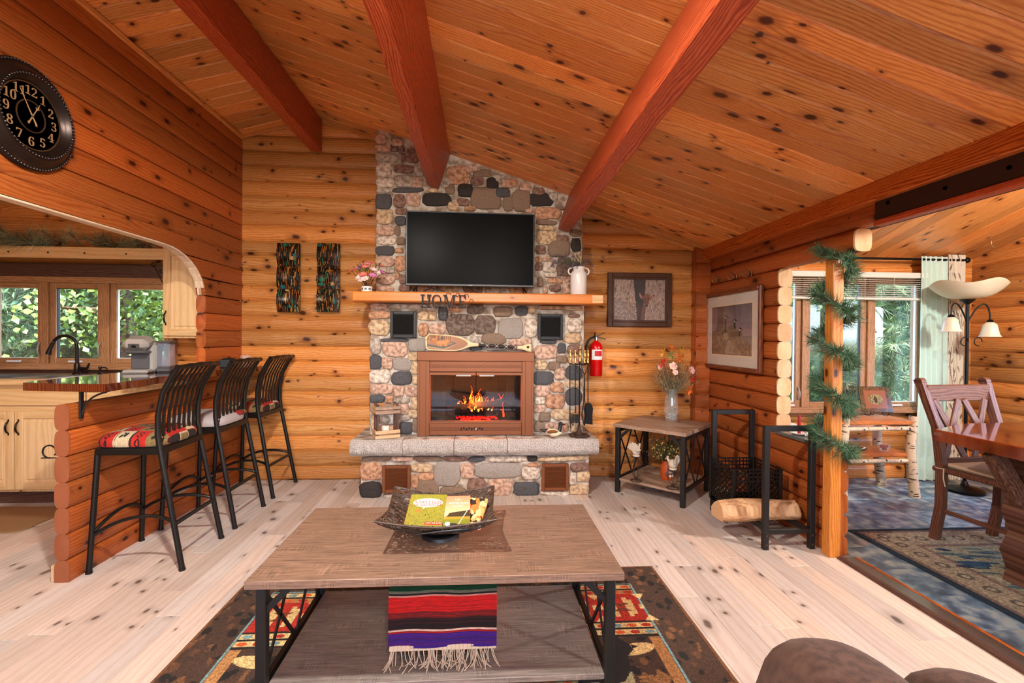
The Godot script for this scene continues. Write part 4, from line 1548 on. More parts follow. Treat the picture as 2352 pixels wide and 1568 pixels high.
	log_wall(sb, Vector3(0, 0, SUN_BACK), Vector3.RIGHT, Vector3.BACK, RIGHT + 0.09, SUN_RIGHT + 0.1, -0.018, H, 17, 0.024, 0.14, "log", [[2.58, 4.06, 0.62, 1.84]])
	var sr := struct("wall_sunroom_right")
	log_wall(sr, Vector3(SUN_RIGHT, 0, 0), Vector3.BACK, Vector3.LEFT, SUN_BACK - 0.1, 1.75, -0.018, H, 27, 0.022, 0.14, "log", [[-3.22, -1.2, 0.66, 1.82], [-0.6, 1.2, 0.66, 1.82]], false, func(a: float, b: float) -> Array:
		if b < 2.0:
			return [[SUN_BACK - 0.1, 1.75]]
		return [[SUN_BACK - 0.05 + (a - 2.0) / 0.29, 1.75]])
	var mbs := wood_mb()
	mbs.box(Vector3(2.10, 2.62, -0.45), Vector3(0.06, 1.10, 7.3), 0.0, 2)
	struct_mesh(mbs, "wall_sunroom_left", m_("board2"))
	mbs = wood_mb()
	mbs.box(Vector3(3.35, 1.85, 1.82), Vector3(2.7, 3.9, 0.14), 0.0, 0)
	struct_mesh(mbs, "wall_sunroom_rear", m_("log2"))
	# behind the camera: a gable wall with two wide windows, and the far walls of the kitchen
	var rw := struct("wall_rear")
	for q in [[-4.7, -1.75, 0.0, 3.0], [1.75, 2.2, 0.0, 3.0], [-1.75, 1.75, 0.0, 0.55], [-0.09, 0.09, 0.55, 3.4], [-1.75, -0.09, 2.05, 3.4], [0.09, 1.75, 2.05, 3.4]]:
		var mb := wood_mb()
		mb.box(Vector3((q[0] + q[1]) * 0.5, (q[2] + q[3]) * 0.5, REAR + 0.07), Vector3(q[1] - q[0], q[3] - q[2], 0.14), 0.0, 0)
		part(mb, "panel", m_("log3"), rw)
	var kl := wood_mb()
	kl.box(Vector3(-4.69, 1.3, -0.5), Vector3(0.14, 2.8, 7.9), 0.0, 2)
	struct_mesh(kl, "wall_kitchen_left", m_("log1"))


func beams() -> void:
	# ridge beam and two purlins, boxed in fir, running from the gable towards the camera
	var dr := Vector3(1, -SLOPE_R, 0).normalized()
	var nr := Vector3(SLOPE_R, 1, 0).normalized()
	for q in [[Vector3(-1.49, 2.848, BACK), 0.097, 0.27, false, "dark red ridge beam along the peak of the board ceiling"], [Vector3(-0.456, 2.50, -3.93), 0.098, 0.315, true, "red fir beam that ends above the television"], [Vector3(0.632, 2.168, -3.93), 0.096, 0.302, true, "red fir beam that ends over the right shoulder of the chimney"]]:
		var mb := wood_mb()
		var L: float = REAR - q[0].z
		mb.x = frame(dr, nr, Vector3.BACK, q[0]) if q[3] else Transform3D(Basis(), q[0])
		mb.box(Vector3(q[1] * 0.5, q[2] * 0.5, L * 0.5), Vector3(q[1], q[2], L), 0.006, 2)
		var o := solo(mb, "ceiling_beam", m_("fir"), q[4], "beam", Vector3(), 0.0, "ceiling beams")
		o.set_meta("kind", "structure")
	var e := thing("eave_beam", "orange beam with steel plate over the passage to the sunroom", "beam")
	e.set_meta("kind", "structure")
	var mb2 := wood_mb()
	mb2.box(Vector3(2.03, 2.012, -0.5), Vector3(0.10, 0.10, 7.38), 0.005, 2)
	part(mb2, "beam", m_("fir_bright"), e)
	var pl := MB.new()
	pl.box(Vector3(2.022, 1.918, 0.25), Vector3(0.016, 0.094, 5.1), 0.002)
	part(pl, "steel_plate", m_("steel_plate"), e, "brown steel plate bolted to the header")
	for z in [-2.22, -1.93, -1.68, -1.4]:
		var b := MB.new()
		b.x = frame(Vector3.BACK, Vector3.LEFT, Vector3.UP, Vector3(2.014, 1.918 + (0.02 if z < -2.0 else 0.0), z))
		b.lathe([Vector2(0, 0), Vector2(0.009, 0), Vector2(0.008, 0.006), Vector2(0, 0.008)], 8)
		part(b, "bolt", m_("bolt"), e)
	var px := wood_mb()
	px.box(Vector3(2.03, 1.853, 0.25), Vector3(0.05, 0.03, 5.1), 0.004, 2)
	part(px, "edge_strip", m_("fir"), e)
	# post in the passage
	var post := thing("passage_post", "square honey coloured post wound with a pine garland", "post", Vector3(2.038, 0, -2.60))
	post.set_meta("kind", "structure")
	var pt := wood_mb()
	pt.box(Vector3(0, 0.865, 0), Vector3(0.066, 1.73, 0.066), 0.004, 1)
	part(pt, "timber", m_("post_wood"), post)


func added_lamp_fittings() -> void:  # fittings of the added, unseen lamps
	for q in [["added_ceiling_lamp", Vector3(-0.72, 2.50, -1.12), "unseen shaded lamp added in place of a flash", true], ["added_ceiling_lamp", Vector3(0.35, 2.42, 1.25), "unseen globe lamp added to light the ceiling", false], ["added_kitchen_lamp", Vector3(-3.05, 2.02, -1.55), "unseen globe lamp added in the kitchen", false], ["added_dining_lamp", Vector3(3.35, 2.25, -1.15), "unseen globe lamp added to brighten the sunroom", false]]:
		var p: Vector3 = q[1]
		var t := thing(q[0], q[2], "lamp", p)
		var top := ceil_y(p.x) - 0.01 if p.x < RIGHT else 1.99 + (p.z - SUN_BACK) * 0.29
		var r := 0.045 if q[3] else 0.07
		var mb := MB.new()
		mb.ball(Vector3(), Vector3(r, r, r), 16, 10)
		part(mb, "globe", m_("lamp_glow"), t)
		mb = MB.new()
		mb.tube([Vector3(0, r + 0.02, 0), Vector3(0, top - p.y, 0)], 0.008, 8)
		mb.lathe([Vector2(0, r - 0.004), Vector2(0.03, r - 0.004), Vector2(0.03, r + 0.03), Vector2(0, r + 0.04)], 12)
		part(mb, "stem", m_("bronze"), t)
		if q[3]:  # added shade, shaped to keep direct light off the upper walls
			mb = MB.new()
			mb.lathe([Vector2(0.150, -0.025), Vector2(0.135, 0.02), Vector2(0.09, 0.07), Vector2(0.03, 0.10), Vector2(0.028, 0.097), Vector2(0.087, 0.067), Vector2(0.132, 0.018), Vector2(0.147, -0.025)], 28)
			part(mb, "cutoff_shade", m_("white_paint"), t)


# ---------------------------------------------------------------- fireplace

# one stone: rounded, uneven outline in a box on the plane z = 0, domed towards +z
func stone_mesh(x0: float, y0: float, x1: float, y1: float, proud: float) -> MB:
	var mb := MB.new()
	var cx := (x0 + x1) * 0.5
	var cy := (y0 + y1) * 0.5
	var hx := (x1 - x0) * 0.5 + 0.003
	var hy := (y1 - y0) * 0.5 + 0.003
	var m := 14
	var ex := rnd(3.0, 7.0)
	var o := []
	var tilt := rnd(-0.05, 0.05)
	for k in m:
		var a := TAU * (k + rnd(-0.2, 0.2)) / m
		var c := cos(a)
		var s := sin(a)
		var r := pow(pow(absf(c), ex) + pow(absf(s), ex), -1.0 / ex) * rnd(0.95, 1.05)
		o.append(Vector2(c * r * hx, s * r * hy).rotated(tilt))
	var rings := [[1.0, -0.02], [1.0, proud * 0.35], [0.90, proud * 0.8], [0.62, proud], [0.25, proud * 1.08]]
	var rows := []
	for q in rings:
		var row := PackedVector3Array()
		for k in m:
			var wob := rnd(-0.12, 0.12) * proud if q[0] < 0.95 else 0.0
			row.append(Vector3(cx + o[k].x * q[0], cy + o[k].y * q[0], q[1] + wob))
		rows.append(row)
	mb.grid(rows, true)
	var mid := Vector3(cx, cy, proud * 1.08)
	for k in m:
		mb.tri(mid, rows[4][k], rows[4][(k + 1) % m])
	return mb


# each stone: left, bottom, right, top in millimetres, and the number of its tone
func lay_stones(parent: Node3D, vals: Array, z: float) -> void:
	for k in vals.size() / 5:
		var a: Array = vals.slice(k * 5, k * 5 + 5)
		var mb := stone_mesh(a[0] * 0.001, a[1] * 0.001, a[2] * 0.001, a[3] * 0.001, rnd(0.014, 0.030))
		var o := part(mb, "stone", m_("stone_%d" % a[4]), parent)
		o.position.z = z


func fireplace() -> void:
	var f := thing("stone_fireplace", "fieldstone fireplace and chimney with granite hearth shelf", "fireplace")
	var core := MB.new()
	# chimney breast above the mantel, mid part around the firebox, base
	var cpoly := PackedVector2Array([Vector2(-0.868, 1.5), Vector2(0.842, 1.5), Vector2(0.842, ceil_y(0.842)), Vector2(-0.868, ceil_y(-0.868))])
	core.x = Transform3D(Basis(), Vector3(0, 0, BACK + 0.01))
	core.slab(cpoly, -3.945 - BACK - 0.01)
	core.x = Transform3D()
	for q in [[-0.895, -0.46, 0.44, 1.52], [0.38, 0.85, 0.44, 1.52], [-0.46, 0.38, 1.05, 1.52]]:
		core.box(Vector3((q[0] + q[1]) * 0.5, (q[2] + q[3]) * 0.5, (BACK + 0.01 - 3.875) * 0.5), Vector3(q[1] - q[0], q[3] - q[2], -3.875 - BACK - 0.01))
	core.box(Vector3(-0.03, 0.17, (BACK + 0.01 - 3.715) * 0.5), Vector3(1.79, 0.34, -3.715 - BACK - 0.01))
	part(core, "mortar", m_("mortar"), f, "pale grey mortar between the stones")
	lay_stones(f, STONES_UPPER, -3.945)
	lay_stones(f, STONES_MIDDLE, -3.875)
	lay_stones(f, STONES_BASE, -3.715)
	for k in 7:      # small stones that follow the slope of the ceiling
		var x0 := -0.14 + k * 0.112
		var yt := ceil_y(x0 + 0.09) - 0.012
		var so := part(stone_mesh(x0, yt - rnd(0.055, 0.075), x0 + 0.098, yt, 0.018), "stone", m_("stone_%d" % [0, 7, 1, 3, 0, 4, 1][k]), f)
		so.position.z = -3.945
	# stones hidden behind the television, and on the sides of the chimney
	for i in 5:
		for j in 3:
			var mb := stone_mesh(-0.56 + i * 0.195, 1.62 + j * 0.20, -0.38 + i * 0.195, 1.80 + j * 0.20, 0.02)
			var o := part(mb, "stone", m_("stone_%d" % ((i * 2 + j) % 5)), f)
			o.position.z = -3.945
	for side in [-1, 1]:
		for q in [[-0.868, 0.842, -4.18, -3.955, 1.66, 2.2, 5], [-0.895, 0.85, -4.18, -3.885, 0.5, 1.48, 8], [-0.925, 0.865, -4.18, -3.73, 0.02, 0.32, 2]]:
			var zz: float = (q[2] + q[3]) * 0.5
			var st: float = (q[5] - q[4]) / q[6]
			for k in q[6]:
				var hw: float = (q[3] - q[2]) * 0.5 - 0.01
				var mb := stone_mesh(-hw, 0.006, hw, st - 0.006, 0.018)
				var o := part(mb, "stone", m_("stone_%d" % ((k * 3 + side + 7) % 5)), f)
				o.position = Vector3(q[0] if side < 0 else q[1], q[4] + k * st, zz)
				o.rotation.y = -PI / 2 if side < 0 else PI / 2
	# granite slabs of the raised hearth
	var xs := [-0.99, -0.595, -0.205, 0.205, 0.925]
	for k in 4:
		var mb := MB.new()
		var a: float = xs[k] + 0.002
		var b: float = xs[k + 1] - 0.002
		mb.box(Vector3((a + b) * 0.5, 0.4525, -3.905), Vector3(b - a, 0.015, 0.50), 0.003)
		part(mb, "hearth_top", m_("granite_top"), f, "smooth grey top of the hearth slab")
		# rock-faced edge
		var rows := []
		for j in 6:
			var row := PackedVector3Array()
			for i in 16:
				var u := float(i) / 15.0
				var yy := 0.338 + 0.122 * j / 5.0
				var edge := 0.0 if (j in [0, 5]) else rnd(0.008, 0.028)
				row.append(Vector3(lerpf(a, b, u), yy, -3.635 + edge - (0.018 if j == 0 else 0.012 if j == 5 else 0.0)))
			rows.append(row)
		mb = MB.new()
		mb.grid(rows)
		mb.box(Vector3((a + b) * 0.5, 0.392, -3.905), Vector3(b - a, 0.106, 0.505))
		mb.box(Vector3((a + b) * 0.5, 0.399, -3.655), Vector3(b - a, 0.118, 0.02))
		part(mb, "hearth_slab", m_("granite"), f, "speckled granite slab with a rough split face")
	# vents
	for q in [[-0.628, 1.35, 0.208, 0.212, -3.83, "black_metal", "dark_metal", 22], [0.563, 1.343, 0.208, 0.212, -3.83, "black_metal", "dark_metal", 22], [-0.648, 0.152, 0.214, 0.212, -3.672, "copper_metal", "copper_dark", 16], [0.588, 0.154, 0.214, 0.212, -3.672, "copper_metal", "copper_dark", 16]]:
		var fr := MB.new()
		var w: float = q[2]
		var h: float = q[3]
		for s in [-1, 1]:
			fr.box(Vector3(q[0] + s * (w * 0.5 - 0.012), q[1], q[4]), Vector3(0.024, h, 0.016), 0.003)
			fr.box(Vector3(q[0], q[1] + s * (h * 0.5 - 0.012), q[4]), Vector3(w - 0.048, 0.024, 0.016), 0.003)
		fr.box(Vector3(q[0], q[1], q[4] - 0.02), Vector3(w - 0.01, h - 0.01, 0.03))
		var vent := part(fr, "vent", m_(q[5]), f, "black wall vent" if q[1] > 1.0 else "copper coloured floor vent")
		var sl := MB.new()
		var n: int = q[7]
		for k in n:
			sl.x = Transform3D(Basis(Vector3.RIGHT, 0.6), Vector3(q[0], q[1] - h * 0.5 + 0.028 + (h - 0.056) * (k + 0.5) / n, q[4] + 0.002))
			sl.box(Vector3(), Vector3(w - 0.05, (h - 0.056) / n * 0.62, 0.0025))
		part(sl, "louvre", m_(q[6] if q[1] > 1.0 else q[5]), vent)
	fire_insert()


func fire_insert() -> void:
	var t := thing("fireplace_insert", "copper coloured metal fireplace insert with glass doors", "fireplace insert", Vector3(-0.041, 0.462, -3.80))
	var W := 0.934
	var Hh := 0.675
	var mb := MB.new()
	mb.box(Vector3(0, Hh - 0.038, 0.005), Vector3(W, 0.076, 0.075), 0.004)
	part(mb, "hood", m_("copper_metal"), t)
	for s in [-1, 1]:
		mb = MB.new()
		mb.box(Vector3(s * (W * 0.5 - 0.05), 0.30, 0), Vector3(0.096, 0.60, 0.06), 0.003)
		mb.box(Vector3(s * (W * 0.5 - 0.045), 0.30, 0.033), Vector3(0.05, 0.60, 0.006), 0.002)
		part(mb, "side_panel", m_("copper_metal"), t)
	for q in [[0.555, 0.085, "top"], [0.052, 0.095, "bottom"]]:
		mb = MB.new()
		mb.box(Vector3(0, q[0], -0.005), Vector3(W - 0.196, q[1], 0.05), 0.002)
		var g := part(mb, "grille", m_("copper_metal"), t)
		mb = MB.new()
		for r in 3:
			for k in 62:
				mb.x = Transform3D(Basis(Vector3.BACK, 0.6), Vector3(-0.36 + k * 0.0117 + (0.006 if r % 2 else 0.0), q[0] - 0.008 + r * 0.010, 0.0205))
				mb.box(Vector3(), Vector3(0.0055, 0.0045, 0.001))
		var h := part(mb, "perforation", m_("soot"), g)
		h.set_meta("kind", "stuff")
	# door frame rails, handles, glass panes
	mb = MB.new()
	mb.box(Vector3(-0.187, 0.497, 0.0), Vector3(0.37, 0.024, 0.05), 0.002)
	mb.box(Vector3(0.187, 0.497, 0.0), Vector3(0.37, 0.024, 0.05), 0.002)
	mb.box(Vector3(0, 0.108, 0.0), Vector3(0.745, 0.018, 0.05), 0.002)
	for s in [-1, 1]:
		mb.box(Vector3(s * 0.366, 0.30, 0.0), Vector3(0.010, 0.40, 0.045), 0.002)
	part(mb, "door_frame", m_("copper_metal"), t)
	for x in [-0.10, 0.085]:
		mb = MB.new()
		mb.box(Vector3(x, 0.484, 0.03), Vector3(0.12, 0.014, 0.014), 0.003)
		part(mb, "handle", m_("silver_plastic"), t, "pale door pull")
	for q in [[-0.272, 0.178], [-0.092, 0.178], [0.092, 0.178], [0.272, 0.178]]:
		mb = MB.new()
		mb.box(Vector3(q[0], 0.301, 0.0), Vector3(q[1], 0.368, 0.005))
		part(mb, "door_pane", m_("fire_glass"), t)
	mb = MB.new()
	mb.x = frame(Vector3.RIGHT, Vector3.BACK, Vector3.DOWN, Vector3(0.002, 0.055, 0.02))
	mb.lathe([Vector2(0, 0), Vector2(0.009, 0), Vector2(0.008, 0.012), Vector2(0, 0.014)], 12)
	part(mb, "knob", m_("silver_plastic"), t, "small round knob")
	mb = MB.new()
	for k in 9:
		mb.box(Vector3(-0.115 + k * 0.021, 0.055 + (0.004 if k % 2 else -0.003), 0.0215), Vector3(0.012, 0.018, 0.003), 0.001)
	part(mb, "badge", m_("bronze"), t, "dark scrolled badge")
	# sooty firebox behind the glass
	mb = MB.new()
	for q in [[Vector3(0, 0.30, -0.345), Vector3(0.74, 0.5, 0.01)], [Vector3(-0.375, 0.30, -0.185), Vector3(0.01, 0.5, 0.32)], [Vector3(0.375, 0.30, -0.185), Vector3(0.01, 0.5, 0.32)], [Vector3(0, 0.09, -0.185), Vector3(0.74, 0.01, 0.32)], [Vector3(0, 0.53, -0.185), Vector3(0.74, 0.01, 0.32)]]:
		mb.box(q[0], q[1])
	part(mb, "firebox", m_("soot"), t, "soot-black inside of the firebox")
	var base := Vector3(-0.041, 0.558, -3.98)
	# grate, logs, embers, flames
	var g := thing("log_grate", "iron grate with upright ends that holds the burning logs", "grate", base)
	mb = MB.new()
	for k in 7:
		var x := -0.18 + k * 0.06
		mb.tube([Vector3(x, 0.10, 0.09), Vector3(x, 0.045, 0.085), Vector3(x, 0.04, -0.08)], 0.007, 6)
		mb.ball(Vector3(x, 0.105, 0.09), Vector3(0.011, 0.011, 0.011), 8, 5)
	mb.bar(Vector3(-0.20, 0.045, 0.06), Vector3(0.20, 0.045, 0.06), 0.012, 0.012)
	mb.bar(Vector3(-0.20, 0.045, -0.06), Vector3(0.20, 0.045, -0.06), 0.012, 0.012)
	for s in [-0.17, 0.17]:
		for z in [-0.06, 0.06]:
			mb.bar(Vector3(s, 0.0, z), Vector3(s, 0.045, z), 0.010, 0.010)
	part(mb, "grate_bars", m_("iron"), g)
	var defs := [[Vector3(-0.24, 0.085, 0.03), Vector3(0.22, 0.135, 0.05), 0.042, "charred log lying across the front of the grate"], [Vector3(-0.20, 0.10, -0.05), Vector3(0.19, 0.09, -0.04), 0.038, "charred log at the back of the grate"], [Vector3(-0.22, 0.20, -0.04), Vector3(0.10, 0.155, 0.0), 0.030, "thin charred log laid on top of the fire"]]
	for q in defs:
		var o := MB.new()
		var path := []
		var rr := []
		for k in 7:
			var u := k / 6.0
			path.append(q[0].lerp(q[1], u) + rvec(0.004))
			rr.append(q[2] * rnd(0.88, 1.1))
		o.tube(path, rr, 10)
		solo(o, "burning_log", m_("char"), q[3], "log", base, 0.0, "logs in the fire")
	var eb := thing("ember_bed", "glowing red embers under the grate", "embers", base)
	mb = MB.new()
	for k in 46:
		mb.ball(Vector3(rnd(-0.19, 0.17), rnd(0.006, 0.022), rnd(-0.07, 0.08)), Vector3(rnd(0.008, 0.02), rnd(0.006, 0.012), rnd(0.008, 0.016)), 6, 4)
	var emo := part(mb, "ember", m_("ember"), eb)
	emo.set_meta("kind", "stuff")
	var fl := thing("fire_flames", "orange and yellow flames burning over the logs", "flames", base)
	var spots := [[-0.045, 0.135, 0.045, 0.175, 1.0], [-0.030, 0.13, 0.055, 0.12, 0.7], [0.028, 0.13, 0.04, 0.155, 0.9], [0.045, 0.13, 0.05, 0.115, 0.7], [0.085, 0.12, 0.05, 0.10, 0.7], [-0.095, 0.15, 0.04, 0.07, 0.6], [0.135, 0.155, 0.05, 0.06, 0.5], [0.165, 0.155, 0.05, 0.045, 0.45], [-0.01, 0.115, 0.075, 0.06, 0.6], [0.10, 0.11, 0.075, 0.055, 0.5], [-0.06, 0.11, 0.075, 0.05, 0.5], [0.055, 0.105, 0.08, 0.045, 0.5], [0.215, 0.10, -0.02, 0.13, 0.8], [0.232, 0.04, -0.01, 0.13, 0.7], [0.20, 0.13, -0.03, 0.10, 0.7], [-0.15, 0.14, 0.02, 0.045, 0.5], [-0.12, 0.13, 0.04, 0.05, 0.5], [0.0, 0.14, 0.02, 0.09, 0.9], [0.115, 0.13, 0.03, 0.07, 0.6], [0.02, 0.10, 0.085, 0.035, 0.4], [-0.035, 0.10, 0.085, 0.03, 0.4], [0.13, 0.105, 0.08, 0.035, 0.4]]
	for q in spots:
		for layer in 3:
			var s: float = [1.0, 0.74, 0.46][layer]
			if q[0] > 0.19 and layer > 0:
				continue
			var path := []
			var rr := []
			var ph := rnd(0, 6.0)
			for k in 11:
				var u := k / 10.0
				path.append(Vector3(q[0] + (sin(u * 5.0 + ph) * 0.012 + 0.006 * sin(u * 11.0 + ph)) * u, q[1] - 0.02 + q[3] * s * u, q[2] + layer * 0.003 + cos(u * 4.0 + ph) * 0.008 * u))
				rr.append(maxf(0.0008, 0.017 * q[4] * s * pow(1.0 - u, 0.9) * (0.55 + 0.45 * sin(PI * minf(1.0, u * 2.2))) * (1.0 + 0.18 * sin(u * 14.0 + ph))))
			var fm := MB.new()
			fm.tube(path, rr, 8)
			part(fm, "flame", m_(["flame_outer", "flame_mid", "flame_core"][layer]), fl)
	# chain mesh curtains drawn to the sides of the firebox
	for sd in [-1.0, 1.0]:
		var cm := MB.new()
		for k in 26:
			var x: float = sd * (0.355 - k * 0.0042)
			cm.tube([Vector3(x, -0.36 + 0.46, 0), Vector3(x + 0.001, 0.30, 0.004 * sin(k * 1.1)), Vector3(x, 0.48, 0)], 0.0016, 4, false)
		var co := part(cm, "mesh_curtain", m_("chain_mesh"), t, "dark chain mesh curtain")
		co.position.z = -0.045
		co.set_meta("kind", "stuff")
	var l := OmniLight3D.new()
	l.name = "fire_light"
	add_child(l)
	l.position = base + Vector3(0.0, 0.17, 0.11)
	l.light_color = Color(1.0, 0.5, 0.18)
	l.light_energy = 0.25
	l.light_size = 0.05
	l.omni_range = 8.0
	l.omni_attenuation = 2.0
	l.shadow_enabled = true


# ---------------------------------------------------------------- small builders

# a cup of petals about dir
func bloom(mb: MB, at: Vector3, dir: Vector3, r: float, c: Color, petals := 7, layers := 2, open := 0.7) -> void:
	mb.tinted = true
	var d := dir.normalized()
	var a := d.cross(Vector3.UP if absf(d.y) < 0.9 else Vector3.RIGHT).normalized()
	var b := d.cross(a)
	for l in layers:
		var rr := r * (1.0 - 0.35 * l)
		var op := open * (1.0 - 0.3 * l)
		for k in petals:
			var t := TAU * (k + 0.5 * l) / petals + rnd(-0.15, 0.15)
			var o := a * cos(t) + b * sin(t)
			var s := a * -sin(t) + b * cos(t)
			var w := rr * 2.6 / petals
			var p0 := at
			var p1 := at + o * rr * 0.55 * op + d * rr * 0.35
			var p2 := at + o * rr * op + d * rr * (0.8 - 0.4 * op)
			mb.col = c.lerp(Color(1, 1, 1), rnd(0.0, 0.18)).darkened(rnd(0.0, 0.12))
			mb.quad(p0 - s * w * 0.25, p0 + s * w * 0.25, p1 + s * w, p1 - s * w)
			mb.quad(p1 - s * w, p1 + s * w, p2 + s * w * 0.55, p2 - s * w * 0.55)
			mb.tri(p2 - s * w * 0.55, p2 + s * w * 0.55, p2 + o * rr * 0.12)


func leaf(mb: MB, a: Vector3, dir: Vector3, len_: float, w: float, c: Color) -> void:
	mb.tinted = true
	mb.col = c
	var d := dir.normalized()
	var s := d.cross(Vector3.UP if absf(d.y) < 0.9 else Vector3.RIGHT).normalized()
	var nn := s.cross(d)
	var m := a + d * len_ * 0.45 + nn * len_ * 0.08
	var e := a + d * len_
	mb.tri(a, m + s * w, m - s * w)
	mb.tri(m - s * w, m + s * w, e)


# pine sprig: needles about a twig from a to b
func sprig(mb: MB, a: Vector3, b: Vector3, needles: int, len_: float, c0: Color, c1: Color, thick := 0.0022) -> void:
	mb.tinted = true
	var f := (b - a).normalized()
	var s := f.cross(Vector3.UP if absf(f.y) < 0.9 else Vector3.RIGHT).normalized()
	var u := s.cross(f)
	mb.col = Color(0.16, 0.11, 0.07)
	mb.tube([a, b], 0.004, 4, false)
	for k in needles:
		var p := a.lerp(b, rng.randf())
		var t := rng.randf() * TAU
		var o := (s * cos(t) + u * sin(t)) * rnd(0.55, 1.0) + f * rnd(0.25, 0.9)
		var e := p + o.normalized() * len_ * rnd(0.7, 1.1)
		var side := o.cross(f).normalized() * thick
		mb.col = c0.lerp(c1, rng.randf())
		mb.tri(p - side, p + side, e)


func ring_frame(mb: MB, w: float, h: float, fw: float, d: float, bev := 0.004) -> void:
	for s in [-1, 1]:
		mb.box(Vector3(s * (w - fw) * 0.5, 0, d * 0.5), Vector3(fw, h, d), bev, 1)
		mb.box(Vector3(0, s * (h - fw) * 0.5, d * 0.5), Vector3(w - 2 * fw, fw, d), bev, 0)


func quad_panel(mb: MB, w: float, h: float, z: float) -> void:
	mb.quad(Vector3(-w / 2, -h / 2, z), Vector3(w / 2, -h / 2, z), Vector3(w / 2, h / 2, z), Vector3(-w / 2, h / 2, z), Vector2(0, 1), Vector2(1, 1), Vector2(1, 0), Vector2(0, 0))


# ---------------------------------------------------------------- on the mantel

